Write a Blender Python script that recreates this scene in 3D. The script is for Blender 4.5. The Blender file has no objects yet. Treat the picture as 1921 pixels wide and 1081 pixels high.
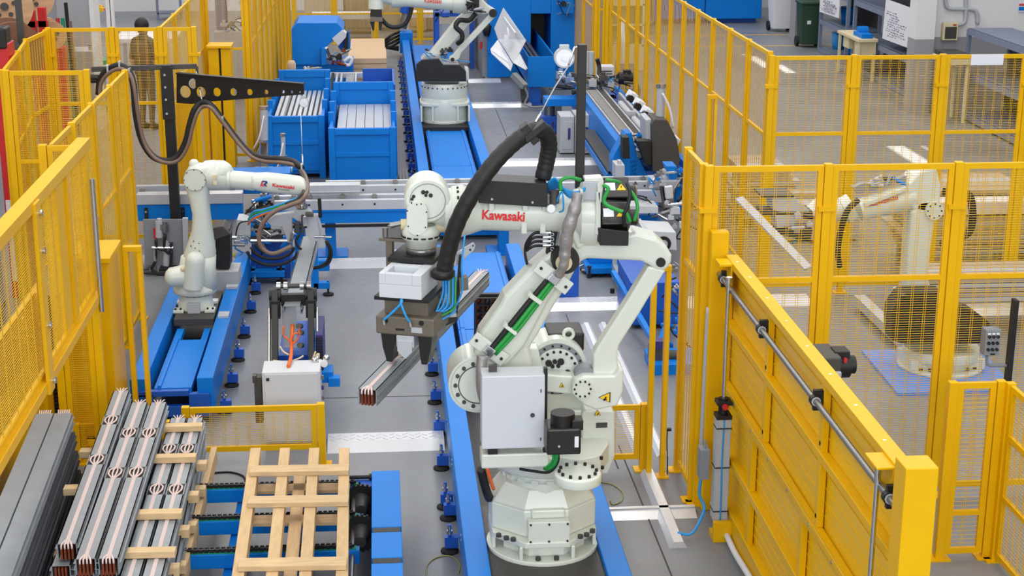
import bpy, bmesh, math, random
from mathutils import Vector, Matrix, Euler
random.seed(7)
SC = bpy.context.scene
COL = SC.collection
PI = math.pi
def V(*a): return Vector(a[0] if len(a) == 1 else a)

# ------------------------------------------------------------------ camera
FPX, CH = 2984.4, 5.0
PITCH, YAW, ROLL = math.radians(16.3229), math.radians(4.7641), math.radians(0.1928)
fwd = V(math.sin(YAW)*math.cos(PITCH), math.cos(YAW)*math.cos(PITCH), -math.sin(PITCH))
rgt = V(math.cos(YAW), -math.sin(YAW), 0)
upv = rgt.cross(fwd)
cr, sr = math.cos(ROLL), math.sin(ROLL)
RX, RU = rgt*cr + upv*sr, upv*cr - rgt*sr
cam_d = bpy.data.cameras.new('camera'); cam = bpy.data.objects.new('camera', cam_d); COL.objects.link(cam)
cam_d.sensor_width = 36.0; cam_d.lens = FPX*36.0/1921.0; cam_d.clip_end = 300
mw = Matrix(((RX.x, RU.x, -fwd.x, 0), (RX.y, RU.y, -fwd.y, 0), (RX.z, RU.z, -fwd.z, CH), (0, 0, 0, 1)))
cam.matrix_world = mw
SC.camera = cam

# measuring helpers: where a sight line meets a plane of the hall (floor heights, depths, side planes)
def _ray(px, py): return RX*((px-960.5)/FPX) - RU*((py-540.5)/FPX) + fwd
def gz(px, py, z=0.0):
    d = _ray(px, py); return V(0, 0, CH) + d*((z-CH)/d.z)
def gy(px, py, y):
    d = _ray(px, py); return V(0, 0, CH) + d*(y/d.y)
def gx(px, py, x):
    d = _ray(px, py); return V(0, 0, CH) + d*(x/d.x)

# ------------------------------------------------------------------ light
W = bpy.data.worlds.new('hall_world'); SC.world = W; W.use_nodes = True
bg = W.node_tree.nodes['Background']; bg.inputs[0].default_value = (0.90, 0.95, 1.0, 1); bg.inputs[1].default_value = 0.8
def area(name, loc, sx, sy, power, col=(1, 0.98, 0.95), rot=(0, 0, 0)):
    l = bpy.data.lights.new(name, 'AREA'); l.shape = 'RECTANGLE'; l.size = sx; l.size_y = sy; l.energy = power; l.color = col
    o = bpy.data.objects.new(name, l); o.location = loc; o.rotation_euler = rot; COL.objects.link(o); return o
for i, x in enumerate((-9.0, -3.0, 3.0, 9.0)):
    area('skylight_lamp', (x, 23.5, 9.5), 2.2, 42, 1080)
area('front_fill_light', (0.5, -6.5, 6.5), 14, 5.0, 1150, (0.97, 0.98, 1.0), (math.radians(58), 0, 0))  # added fill behind the camera to brighten the near parts, no hall lamp
sun_d = bpy.data.lights.new('sun', 'SUN'); sun_d.energy = 14; sun_d.angle = 0.009; sun_d.color = (1, 0.94, 0.84)
sun = bpy.data.objects.new('sun', sun_d); sun.rotation_euler = (math.radians(-18), math.radians(24), 0); COL.objects.link(sun)
SC.view_settings.view_transform = 'Standard'; SC.view_settings.look = 'None'
SC.view_settings.exposure = 0.3; SC.view_settings.gamma = 1.0; SC.view_settings.use_curve_mapping = False

# ------------------------------------------------------------------ materials
def lin(r, g, b):
    f = lambda c: (c/255/12.92) if c/255 <= 0.04045 else ((c/255+0.055)/1.055)**2.4
    return (f(r), f(g), f(b), 1)
MATS = {}
def mat(name, rgb, rough=0.5, metal=0.0, noise=0.0, scale=8.0, bump=0.0, coat=0.0, spec=0.5, stretch=(1, 1, 1), emit=0, alpha=1, trans=0):
    if name in MATS: return MATS[name]
    m = bpy.data.materials.new(name); m.use_nodes = True; nt = m.node_tree; b = nt.nodes['Principled BSDF']
    c = lin(*rgb); b.inputs['Base Color'].default_value = c
    b.inputs['Roughness'].default_value = rough; b.inputs['Metallic'].default_value = metal
    b.inputs['Specular IOR Level'].default_value = spec; b.inputs['Coat Weight'].default_value = coat
    b.inputs['Alpha'].default_value = alpha; b.inputs['Transmission Weight'].default_value = trans
    if emit: b.inputs['Emission Color'].default_value = c; b.inputs['Emission Strength'].default_value = emit
    if noise or bump:
        tc = nt.nodes.new('ShaderNodeTexCoord'); mp = nt.nodes.new('ShaderNodeMapping'); mp.inputs['Scale'].default_value = stretch
        n = nt.nodes.new('ShaderNodeTexNoise'); n.inputs['Scale'].default_value = scale; n.inputs['Detail'].default_value = 5
        nt.links.new(tc.outputs['Object'], mp.inputs[0]); nt.links.new(mp.outputs[0], n.inputs['Vector'])
        if noise:
            r = nt.nodes.new('ShaderNodeValToRGB')
            r.color_ramp.elements[0].position = 0.3; r.color_ramp.elements[1].position = 0.7
            r.color_ramp.elements[0].color = tuple(x*(1-noise) for x in c[:3])+(1,)
            r.color_ramp.elements[1].color = tuple(min(1, x*(1+noise*0.6)) for x in c[:3])+(1,)
            nt.links.new(n.outputs[0], r.inputs[0]); nt.links.new(r.outputs[0], b.inputs['Base Color'])
        if bump:
            bp = nt.nodes.new('ShaderNodeBump'); bp.inputs['Strength'].default_value = bump; bp.inputs['Distance'].default_value = 0.01
            nt.links.new(n.outputs[0], bp.inputs['Height']); nt.links.new(bp.outputs[0], b.inputs['Normal'])
    MATS[name] = m; return m
YEL = mat('yellow_paint', (230, 178, 0), 0.42, noise=0.05, scale=3, spec=0.25)
WIRE = mat('yellow_wire', (224, 178, 30), 0.5)
BLU = mat('blue_paint', (4, 120, 212), 0.42, noise=0.04, scale=2, spec=0.22)
DBLU = mat('dark_and_shaded_blue', (14, 84, 184), 0.42)
WHT = mat('robot_white_paint', (212, 218, 208), 0.35, coat=0.2)
CAB = mat('cabinet_grey_paint', (202, 206, 212), 0.5)
BLK = mat('black_paint', (17, 16, 16), 0.5)
SAT = mat('satin_black_plastic', (26, 24, 23), 0.38)
HOSE = mat('black_corrugated_hose', (22, 22, 23), 0.55, bump=0.25, scale=120)
RUB = mat('rubber', (30, 29, 28), 0.8)
DGR = mat('dark_grey_steel', (74, 72, 70), 0.5, 0.3)
BRZ = mat('taupe_steel', (112, 104, 92), 0.45, 0.25, noise=0.06)
GRY = mat('grey_paint', (132, 136, 142), 0.5)
LGR = mat('light_grey_paint', (176, 180, 186), 0.5)
ALU = mat('aluminium', (196, 200, 206), 0.4, 0.4, noise=0.05, scale=6, stretch=(1, 0.1, 1))
GAL = mat('galvanised_sheet', (146, 152, 158), 0.5, 0.45, noise=0.08, scale=5)
CHR = mat('polished_steel', (205, 207, 210), 0.18, 0.95)
STL = mat('brushed_steel', (140, 139, 138), 0.35, 0.8)
COP = mat('copper_bar', (136, 66, 40), 0.4, 0.6, noise=0.15, scale=20)
PNK = mat('pale_insulation_strip', (216, 196, 190), 0.6)
WD = mat('pale_pine', (208, 176, 130), 0.7, noise=0.14, scale=6, stretch=(6, 1, 6), bump=0.1)
WDL = mat('pale_pine_crosswise', (210, 180, 136), 0.7, noise=0.14, scale=6, stretch=(1, 6, 6), bump=0.1)
WDB = mat('brown_timber', (140, 98, 70), 0.75, noise=0.25, scale=5, stretch=(5, 0.6, 5), bump=0.15)
CARD = mat('cardboard', (206, 176, 142), 0.8, noise=0.06)
GRN = mat('green_cable', (32, 150, 62), 0.45)
CYA = mat('sky_blue_air_line', (40, 150, 222), 0.4)
ORG = mat('orange_cable', (226, 104, 42), 0.5)
RED = mat('red_paint', (196, 32, 34), 0.45)
KRED = mat('red_lettering', (214, 30, 30), 0.5)
NAVY = mat('navy_lettering', (50, 44, 110), 0.5)
SLV = mat('silver_heat_sleeve', (150, 146, 146), 0.42, 0.35, bump=0.8, scale=26)
PAP = mat('white_paper', (226, 228, 236), 0.8)
INK = mat('grey_pen_ink', (92, 92, 112), 0.8)
BRN = mat('brown_hose', (122, 100, 86), 0.5)
CREAM = mat('cream_plastic', (220, 206, 168), 0.5)
GWH = mat('gauge_white', (235, 236, 236), 0.4)
WARN = mat('warning_yellow', (244, 200, 20), 0.5)
GTEA = mat('green_rail_strip', (20, 140, 96), 0.5)
SKN = mat('skin', (200, 156, 130), 0.6)
CLO = mat('dark_work_clothes', (92, 82, 72), 0.85, noise=0.1)
HAIR = mat('dark_hair', (26, 22, 22), 0.6)
LOGR = mat('logo_red_orange', (214, 60, 70), 0.5)

# ------------------------------------------------------------------ mesh building
class MB:
    def __init__(s): s.v = []; s.f = []; s.s = []
    def face(s, idx, sm=False): s.f.append(tuple(idx)); s.s.append(sm)
    def hexa(s, p):                       # p: 4 bottom, 4 top
        n = len(s.v); s.v += [V(q) for q in p]
        for q in ((3, 2, 1, 0), (4, 5, 6, 7), (0, 1, 5, 4), (1, 2, 6, 5), (2, 3, 7, 6), (3, 0, 4, 7)): s.face([n+i for i in q])
        return s
    def box(s, x0, x1, y0, y1, z0, z1):
        return s.hexa([(x0, y0, z0), (x1, y0, z0), (x1, y1, z0), (x0, y1, z0), (x0, y0, z1), (x1, y0, z1), (x1, y1, z1), (x0, y1, z1)])
    def cb(s, c, sx, sy, sz, rz=0, rx=0, ry=0):
        n = len(s.v); c = V(c); s.box(-sx/2, sx/2, -sy/2, sy/2, -sz/2, sz/2)
        R = Euler((rx, ry, rz)).to_matrix()
        for i in range(n, n+8): s.v[i] = c + R @ s.v[i]
        return s
    def beam(s, a, b, w, h, up=(0, 0, 1)):
        a = V(a); b = V(b); d = (b-a).normalized(); u = V(up)
        if abs(d.dot(u)) > 0.99: u = V(0, 1, 0)
        x = d.cross(u).normalized(); u = x.cross(d).normalized(); x = x*(w/2); u = u*(h/2)
        return s.hexa([a-x-u, a+x-u, b+x-u, b-x-u, a-x+u, a+x+u, b+x+u, b-x+u])
    def wire(s, a, b, t):
        a = V(a); b = V(b); d = (b-a).normalized(); u = V(0, 0, 1) if abs(d.z) < 0.9 else V(0, 1, 0)
        x = d.cross(u).normalized()*(t/2); u = x.cross(d).normalized()*(t/2)
        n = len(s.v); s.v += [a-x-u, a+x-u, a+x+u, a-x+u, b-x-u, b+x-u, b+x+u, b-x+u]
        for i in range(4):
            j = (i+1) % 4; s.face((n+i, n+j, n+4+j, n+4+i))
        return s
    def cyl(s, a, b, r0, r1=None, n=18, caps=True):
        a = V(a); b = V(b); r1 = r0 if r1 is None else r1; d = (b-a).normalized()
        u = V(0, 0, 1) if abs(d.z) < 0.9 else V(1, 0, 0)
        x = d.cross(u).normalized(); y = d.cross(x)
        k = len(s.v); ring = [x*math.cos(2*PI*i/n) + y*math.sin(2*PI*i/n) for i in range(n)]
        s.v += [a+q*r0 for q in ring] + [b+q*r1 for q in ring]
        for i in range(n):
            j = (i+1) % n; s.face((k+i, k+j, k+n+j, k+n+i), True)
        if caps:
            k2 = len(s.v); s.v += [a+q*r0 for q in ring] + [b+q*r1 for q in ring]
            s.face([k2+i for i in range(n)][::-1]); s.face([k2+n+i for i in range(n)])
        return s
    def ring(s, a, b, ro, ri, n=28):      # flat ring / pipe
        a = V(a); b = V(b); d = (b-a).normalized(); u = V(0, 0, 1) if abs(d.z) < 0.9 else V(1, 0, 0)
        x = d.cross(u).normalized(); y = d.cross(x); k = len(s.v)
        for c, r in ((a, ro), (b, ro), (b, ri), (a, ri)):
            s.v += [c+(x*math.cos(2*PI*i/n)+y*math.sin(2*PI*i/n))*r for i in range(n)]
        for q in range(4):
            q2 = (q+1) % 4
            for i in range(n):
                j = (i+1) % n; s.face((k+q*n+i, k+q*n+j, k+q2*n+j, k+q2*n+i), False)
        return s
    def prism(s, pts, vec, sm=False):
        pts = [V(p) for p in pts]; vec = V(vec); n = len(pts); k = len(s.v)
        s.v += pts + [p+vec for p in pts]
        for i in range(n):
            j = (i+1) % n; s.face((k+i, k+j, k+n+j, k+n+i), False)
        s.face([k+i for i in range(n)][::-1]); s.face([k+n+i for i in range(n)]); return s
    def loft(s, rings, sm=True, caps=True, close=True):
        k = len(s.v); n = len(rings[0])
        for r in rings: s.v += [V(p) for p in r]
        for a in range(len(rings)-1):
            for i in range(n if close else n-1):
                j = (i+1) % n; s.face((k+a*n+i, k+a*n+j, k+(a+1)*n+j, k+(a+1)*n+i), sm)
        if caps:
            s.face([k+i for i in range(n)][::-1]); s.face([k+(len(rings)-1)*n+i for i in range(n)])
        return s
    def lathe(s, prof, c=(0, 0, 0), n=28, axis=(0, 0, 1), caps=True, sm=True):
        c = V(c); d = V(axis).normalized(); u = V(0, 0, 1) if abs(d.z) < 0.9 else V(1, 0, 0)
        x = d.cross(u).normalized(); y = d.cross(x)
        return s.loft([[c + d*h + (x*math.cos(2*PI*i/n)+y*math.sin(2*PI*i/n))*r for i in range(n)] for r, h in prof], sm, caps)
    def sph(s, c, r, sx=1, sy=1, sz=1, n=14):
        c = V(c); rings = []
        for a in range(1, n//2):
            t = PI*a/(n//2)
            rings.append([c+V(math.sin(t)*math.cos(2*PI*i/n)*r*sx, math.sin(t)*math.sin(2*PI*i/n)*r*sy, math.cos(t)*r*sz) for i in range(n)])
        return s.loft(rings, True, True)
    def tube(s, pts, r, n=8, sub=6, caps=True):
        P = [V(p) for p in pts]
        if len(P) > 2 and sub > 1:
            Q = []; E = [P[0]*2-P[1]] + P + [P[-1]*2-P[-2]]
            for i in range(1, len(E)-2):
                for t in range(sub):
                    u = t/sub; a, b, c, d = E[i-1:i+3]
                    Q.append(0.5*((2*b)+(c-a)*u+(2*a-5*b+4*c-d)*u*u+(3*b-a-3*c+d)*u**3))
            P = Q + [P[-1]]
        rings = []; x = None
        for i, p in enumerate(P):
            d = (P[min(i+1, len(P)-1)]-P[max(i-1, 0)]).normalized()
            if x is None:
                u = V(0, 0, 1) if abs(d.z) < 0.9 else V(1, 0, 0); x = d.cross(u).normalized()
            else:
                x = (x - d*x.dot(d)).normalized()
            y = d.cross(x); rr = r(i/(len(P)-1)) if callable(r) else r
            rings.append([p+(x*math.cos(2*PI*k/n)+y*math.sin(2*PI*k/n))*rr for k in range(n)])
        return s.loft(rings, True, caps)
    def o(s, name, m, parent=None, bevel=0, kind=None, label=None, fix=True, world=True, seg=2):
        me = bpy.data.meshes.new(name); off = LOC.get(parent.name, V(0, 0, 0)) if (parent and world) else V(0, 0, 0)
        me.from_pydata([tuple(p-off) for p in s.v], [], s.f)
        me.polygons.foreach_set('use_smooth', s.s); me.materials.append(m)
        if fix and len(s.f) < 6000:
            b = bmesh.new(); b.from_mesh(me); bmesh.ops.recalc_face_normals(b, faces=b.faces); b.to_mesh(me); b.free()
        ob = bpy.data.objects.new(name, me); COL.objects.link(ob)
        if parent: ob.parent = parent; LOC[ob.name] = off
        else: LOC[ob.name] = V(0, 0, 0)
        if bevel:
            md = ob.modifiers.new('bevel', 'BEVEL'); md.width = bevel; md.segments = seg; md.limit_method = 'ANGLE'; md.angle_limit = 0.7
            md.harden_normals = False
        if kind: ob['kind'] = kind
        if label: ob['label'] = label
        return ob
LOC = {}
def T(name, label, cat, loc=(0, 0, 0), group=None):
    o = bpy.data.objects.new(name, None); o.empty_display_size = 0.1; COL.objects.link(o); o.location = loc
    o['label'] = label; o['category'] = cat
    if group: o['group'] = group
    LOC[o.name] = V(loc); return o
def tag(o, label, cat, group=None):
    o['label'] = label; o['category'] = cat
    if group: o['group'] = group
    return o
def S(o): o['kind'] = 'structure'; return o
def copy_tree(src, loc=None, rz=None, label=None):
    def cp(o, par):
        c = o.copy(); COL.objects.link(c); c.parent = par
        for ch in list(o.children): cp(ch, c)
        return c
    r = cp(src, None)
    if loc is not None: r.location = loc; LOC[r.name] = V(loc)
    if rz is not None: r.rotation_euler = (0, 0, rz)
    if label: r['label'] = label
    return r
def rep(proto, name, parent, offs, rz=None):        # copies of one part under the same thing
    out = []
    for i, d in enumerate(offs):
        c = proto if i == 0 else proto.copy()
        if i: COL.objects.link(c); c.parent = parent
        out.append(c)
        c.location = d
    return out
def text(name, body, p0, p1, height, m, parent, bold=0.0, depth=.003, ydir=None):
    # raised lettering filling the span p0..p1, with the given height of its capitals
    cu = bpy.data.curves.new(name, 'FONT'); cu.body = body; cu.size = 1.0; cu.offset = bold; cu.resolution_u = 2
    tmp = bpy.data.objects.new(name, cu); COL.objects.link(tmp)
    dg = bpy.context.evaluated_depsgraph_get(); me = bpy.data.meshes.new_from_object(tmp.evaluated_get(dg))
    bpy.data.objects.remove(tmp)
    p0 = V(p0); p1 = V(p1); xd = (p1-p0).normalized(); yd = V(ydir) if ydir else V(0, 0, 1)
    yd = (yd - xd*yd.dot(xd)).normalized(); zd = xd.cross(yd)
    xs = [v.co.x for v in me.vertices]; ys = [v.co.y for v in me.vertices]
    kx = (p1-p0).length/(max(xs)-min(xs)); ky = height/(max(ys)-0); x0 = min(xs)
    off = LOC.get(parent.name, V(0, 0, 0)) if parent else V(0, 0, 0)
    for v in me.vertices: v.co = p0 + xd*((v.co.x-x0)*kx) + yd*(v.co.y*ky) + zd*depth - off
    me.materials.clear(); me.materials.append(m)
    ob = bpy.data.objects.new(name, me); COL.objects.link(ob)
    if parent: ob.parent = parent
    return ob
# ------------------------------------------------------------------ the hall
def floor_mat():
    m = bpy.data.materials.new('grey_epoxy_floor'); m.use_nodes = True; nt = m.node_tree; b = nt.nodes['Principled BSDF']
    tc = nt.nodes.new('ShaderNodeTexCoord'); n = nt.nodes.new('ShaderNodeTexNoise'); n.inputs['Scale'].default_value = 0.55; n.inputs['Detail'].default_value = 7
    n2 = nt.nodes.new('ShaderNodeTexNoise'); n2.inputs['Scale'].default_value = 9; n2.inputs['Detail'].default_value = 6
    r = nt.nodes.new('ShaderNodeValToRGB'); r.color_ramp.elements[0].position = 0.35; r.color_ramp.elements[1].position = 0.66
    r.color_ramp.elements[0].color = lin(120, 123, 128); r.color_ramp.elements[1].color = lin(138, 141, 146)
    mx = nt.nodes.new('ShaderNodeMix'); mx.data_type = 'RGBA'; mx.blend_type = 'MULTIPLY'; mx.inputs[0].default_value = 0.18
    nt.links.new(tc.outputs['Object'], n.inputs['Vector']); nt.links.new(tc.outputs['Object'], n2.inputs['Vector'])
    nt.links.new(n.outputs[0], r.inputs[0]); nt.links.new(r.outputs[0], mx.inputs[6]); nt.links.new(n2.outputs['Color'], mx.inputs[7])
    nt.links.new(mx.outputs[2], b.inputs['Base Color'])
    mr = nt.nodes.new('ShaderNodeMapRange'); mr.inputs['To Min'].default_value = 0.28; mr.inputs['To Max'].default_value = 0.5
    nt.links.new(n2.outputs[0], mr.inputs[0]); nt.links.new(mr.outputs[0], b.inputs['Roughness'])
    b.inputs['Specular IOR Level'].default_value = 0.45
    return m
FLOORM = floor_mat()
fl = S(MB().box(-22, 24, -8, 46, -0.3, 0).o('floor', FLOORM))
seam = mat('dark_floor_joint', (66, 64, 62), 0.8)
PLAST = mat('white_plaster', (222, 222, 224), 0.85, noise=0.03, scale=1.2)
PLASTG = mat('grey_plaster_dado', (150, 150, 156), 0.85)
S(MB().box(-22, 24, 44.6, 45, 0, 10).o('wall_back', PLAST))
S(MB().box(-22.4, -22, -8, 45, 0, 10).o('wall_left', PLAST))
CEILM = mat('white_sheet_ceiling', (205, 206, 208), 0.8)
# ------------------------------------------------------------------ linear tracks
YA1 = gz(955, 457, .4).y
def leveling_foot(parent, x, y, s=1):
    f = MB(); f.box(x-.035, x+.06, y-.03, y+.03, .04, .12).cyl((x, y, .02), (x, y, .21), .012, n=8)
    p = f.o('foot_bracket', DBLU, parent)  # darker blue puts the shade around the feet into the bracket colour
    MB().lathe([(.065, 0), (.065, .015), (.02, .03)], (x, y, 0), 12).o('foot_pad', RUB, p)
    MB().cyl((x, y, .14), (x, y, .165), .024, n=6).cyl((x, y, .17), (x, y, .2), .014, n=8).o('nut', CHR, p)
    return p
def rails(t, y0, y1, decks):
    MB().box(.49, .64, y0, y1, .10, .40).o('side_beam', BLU, t, .006)
    MB().box(1.38, 1.535, y0, y1, .10, .40).o('side_beam', BLU, t, .006)
    MB().box(.64, 1.38, y0+.05, y1, .08, .14).o('floor_tray', DGR, t)
    for a, b in decks:
        MB().box(.70, 1.32, a, b, .22, .30).o('deck_plate', BLU, t, .004)
        for x in (.72, 1.26): MB().box(x, x+.04, a, b, .30, .315).o('deck_strip', BLU, t, .003)
trk_near = T('robot_track', 'blue floor track carrying the big centre robot, running out at the bottom', 'robot track', (1.02, 12, 0))
rails(trk_near, 8.3, YA1, ((12.9, 14.6), (14.62, YA1)))
trk = T('robot_track', 'long blue floor track carrying the far robot, behind the cross conveyor', 'robot track', (1.02, 27, 0))
rails(trk, 19.25, 35.2, ((19.3, 22.2), (22.22, 24.9), (27.5, 30), (30.02, 32.4), (32.42, 35)))
MB().box(.49, 1.535, 19.2, 19.26, .05, .30).o('end_plate', BLU, trk, .004)
y = 10.37; k = 0
while y < 34.5:
    if y < YA1-.1 or y > 19.4: leveling_foot(trk_near if y < 18 else trk, .425, y)
    if k == 1: leveling_foot(trk_near, .44, y-.2)
    y += .76; k += 1
MB().box(.44, .72, 35.2, 35.75, .1, .55).o('end_box', BLU, trk, .01)
tb = MB()
for yy in (9.0, 10.0, 11.35, 12.2, 13.9, 15.4, 16.4): tb.cyl((.488, yy, .3), (.484, yy, .3), .012, n=8).cyl((.488, yy, .26), (.484, yy, .26), .012, n=8)
tb.o('track_bolt', CHR, trk_near, kind='stuff')

ltk = T('robot_track', 'short blue floor track with open end box under the small left robot', 'robot track', (-1.85, 15, 0))
MB().box(-2.2, -2.06, 13.1, 17.3, .10, .40).o('side_beam', BLU, ltk, .006)
MB().box(-1.63, -1.49, 13.1, 17.3, .10, .40).o('side_beam', BLU, ltk, .006)
MB().box(-2.06, -1.63, 13.15, 17.3, .08, .12).o('floor_tray', DGR, ltk)
MB().box(-2.0, -1.68, 13.12, 14.45, .25, .31).o('deck_plate', BLU, ltk, .004); MB().box(-1.97, -1.94, 13.12, 14.45, .31, .33).o('deck_strip', BLU, ltk, .003)
for a, b in ((-2.0, -1.93), (-1.74, -1.68)): MB().box(a, b, 14.45, 14.8, .25, .31).o('deck_plate', BLU, ltk, .004)
MB().box(-2.02, -1.6, 14.47, 14.85, .13, .2).o('drive_chain_tray', BLK, ltk)
# end box with a rectangular opening
eb = MB(); eb.box(-2.14, -1.52, 13.06, 13.12, .06, .16).box(-2.14, -2.0, 13.06, 13.12, .16, .27).box(-1.70, -1.52, 13.06, 13.12, .16, .27).box(-2.14, -1.70, 13.06, 13.12, .25, .30)
eb.o('end_plate', DBLU, ltk, .004)
for yy in (13.3, 14.0, 14.72, 15.45, 16.3, 17.0): leveling_foot(ltk, -1.425, yy)
MB().cb((-1.56, 14.9, .41), .1, .16, .02).o('index_plate', LGR, ltk)

# ------------------------------------------------------------------ the big robot in the middle
RC = V(1.02, 9.72, .36)
rob = T('industrial_robot', 'large white palletising robot in front centre holding a busbar', 'robot', RC)
Yc = 9.7
def zat(px, py, Y): return gy(px, py, Y).z
def disc(mb, px, py, Y, r, th, n=28):      # round plate facing the viewer side of the hall (axis along Y)
    c = gy(px, py, Y); return mb.cyl(c, c+V(0, th, 0), r, n=n)
def slabp(mb, pts, Y, th):                 # plate of real thickness whose front lies at depth Y
    return mb.prism([gy(a, b, Y) for a, b in pts], (0, th, 0))
def se(cx, cy, z, rx, ry, p=2.0, n=28):    # super-ellipse ring
    out = []
    for i in range(n):
        t = 2*PI*i/n; c, s = math.cos(t), math.sin(t)
        out.append(V(cx+rx*math.copysign(abs(c)**(2/p), c), cy+ry*math.copysign(abs(s)**(2/p), s), z))
    return out
MB().box(.62, 1.42, 9.1, 10.35, .30, .355).o('carriage_plate', DGR, rob, .005)
MB().lathe([(.375, .355), (.375, .385)], (1.02, 9.73, 0), 40).o('base_plate', WHT, rob, .004)
oc = lambda r, z, f=.42: [V(1.02+a*r, 9.73+b*r, z) for a, b in ((-1, -f), (-f, -1), (f, -1), (1, -f), (1, f+.2), (f, 1), (-f, 1), (-1, f+.2))]
bf = MB(); bf.loft([oc(.345, .475), oc(.345, .515)], False); bf.loft([oc(.27, .385), oc(.27, .475)], False)
for xx in (-.17, .17): bf.box(1.02+xx-.012, 1.02+xx+.012, 9.40, 9.6, .385, .478)
for xx in (-1, 1): bf.box(1.02+xx*.335-.012, 1.02+xx*.335+.012, 9.6, 9.95, .385, .48)
bf.o('base_flange', WHT, rob, .006)
zt = .83
oc2 = lambda rx, ry, z, f=.42: [V(1.02+a*rx, 9.77+b*ry, z) for a, b in ((-1, -f), (-f, -1), (f, -1), (1, -f), (1, f+.2), (f, 1), (-f, 1), (-1, f+.2))]
bb = MB(); bb.loft([oc2(.345, .29, .515), oc2(.345, .29, .70)], False); bb.loft([oc2(.345, .29, .70), oc2(.255, .24, zt)], False); bb.lathe([(.25, .70), (.235, zt+.05)], (1.02, 9.76, 0), 36)
bb.o('base_body', WHT, rob, .012)
MB().box(.895, 1.165, 9.395, 9.52, .50, .655).o('base_cover', WHT, rob, .004)
cv = MB()
for xx in (.91, 1.03, 1.15):
    for zz in (.52, .64): cv.cyl((xx, 9.395, zz), (xx, 9.386, zz), .007, n=8)
cv.o('cover_screw', BLK, rob, kind='stuff')
MB().box(.92, 1.14, 9.45, 9.56, .655, .715).o('cover_hump', WHT, rob, .012)
bp = MB().cyl((0, 0, 0), (0, 0, .022), .019, n=6).o('base_bolt', DGR, rob, world=False)
rep(bp, 'base_bolt', rob, [V(x, yy, z)-RC for x, yy, z in ((.71, 9.50, .515), (.80, 9.43, .515), (1.24, 9.44, .515), (1.33, 9.52, .515), (.96, 9.40, .385), (1.08, 9.40, .385), (.757, 9.46, .512), (1.285, 9.47, .512))])
# slewing ring and turret
MB().lathe([(.24, zt+.03), (.30, zt+.05), (.31, zt+.10)], (1.04, 9.78, 0), 40).o('slewing_ring', WHT, rob)
nt_ = MB()
for i in range(20):
    t = 2*PI*i/20; nt_.cb((1.04+.30*math.cos(t), 9.78+.30*math.sin(t), zt+.065), .05, .03, .03, rz=t+PI/2)
nt_.o('ring_block', WHT, rob, kind='stuff')
ts = MB(); z0, z1 = zt+.10, zt+.25
ts.lathe([(.355, z0), (.375, z0+.03), (.375, z1), (.35, z1+.015)], (1.04, 9.80, 0), 40)
ext = [(1.04, 9.44), (1.22, 9.36), (1.36, 9.42), (1.44, 9.62), (1.46, 10.1), (1.1, 10.18)]
ts.prism([(a, b, z0+.04) for a, b in ext], (0, 0, .13)); ts.prism([(1.1, 9.46, z0-.03), (1.34, 9.46, z0-.03), (1.4, 9.6, z0-.03), (1.4, 9.95, z0-.03), (1.1, 9.95, z0-.03)], (0, 0, .12))
ts.o('turret', WHT, rob, .008)
zs = z0+.17
g = gz(1084, 884, zs+.07)
MB().lathe([(.145, zs+.0), (.145, zs+.055), (.135, zs+.065)], (g.x, g.y, 0), 32).o('gearbox', WHT, rob, .004)
gb = MB()
for i in range(12):
    t = 2*PI*i/12; gb.cyl((g.x+.115*math.cos(t), g.y+.115*math.sin(t), zs+.06), (g.x+.115*math.cos(t), g.y+.115*math.sin(t), zs+.082), .011, n=6)
for a, b in ((1052, 905), (1083, 910), (1118, 900), (1130, 880), (1128, 862)):
    q = gz(a, b, zs); gb.cyl(q, q+V(0, 0, .02), .012, n=6)
gb.o('gearbox_bolt', BLK, rob, kind='stuff')
# turret motor (black servo)
q = gy(1057, 852, g.y-.02); mz = q.z
mt = MB(); mt.box(q.x-.105, q.x+.105, q.y-.02, q.y+.17, mz, mz+.17); m1 = mt.o('turret_motor', SAT, rob, .012)
MB().cyl((q.x+.0, q.y+.07, mz+.16), (q.x, q.y+.07, mz+.245), .075, n=20).o('motor_cap', BLK, m1, .004)
MB().box(q.x+.05, q.x+.12, q.y+.0, q.y+.1, mz+.15, mz+.215).o('motor_connector', BLK, m1, .006)
MB().box(q.x+.065, q.x+.09, q.y-.0225, q.y-.0195, mz+.05, mz+.12).o('motor_label', PAP, m1)
MB().cyl((q.x-.03, q.y-.02, mz+.06), (q.x-.03, q.y-.026, mz+.06), .008, n=8).o('motor_screw', CHR, m1)
# upright column on the right of the turret
cl = MB(); Yq = 9.72
slabp(cl, [(1092, 852), (1092, 775), (1098, 770), (1150, 770), (1153, 776), (1153, 858), (1140, 890), (1110, 890)], Yq, .30)
slabp(cl, [(1020, 850), (1020, 730), (1095, 720), (1095, 850)], Yq+.10, .25)
slabp(cl, [(1052, 770), (1100, 770), (1100, 856), (1066, 856)], Yq+.05, .2)
cl.o('turret_frame', WHT, rob, .012)
cp = MB(); disc(cp, 1126, 837, Yq-.012, .05, .03); cp2 = cp.o('cable_port', WHT, rob)
cp = MB(); disc(cp, 1127, 838, Yq-.02, .04, .02); cp.o('port_plug', BLK, cp2)
q = gy(1118, 803, Yq-.003)
MB().box(q.x-.0, q.x+.075, Yq-.004, Yq, q.z, q.z+.035).o('rating_plate', DGR, rob)
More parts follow.
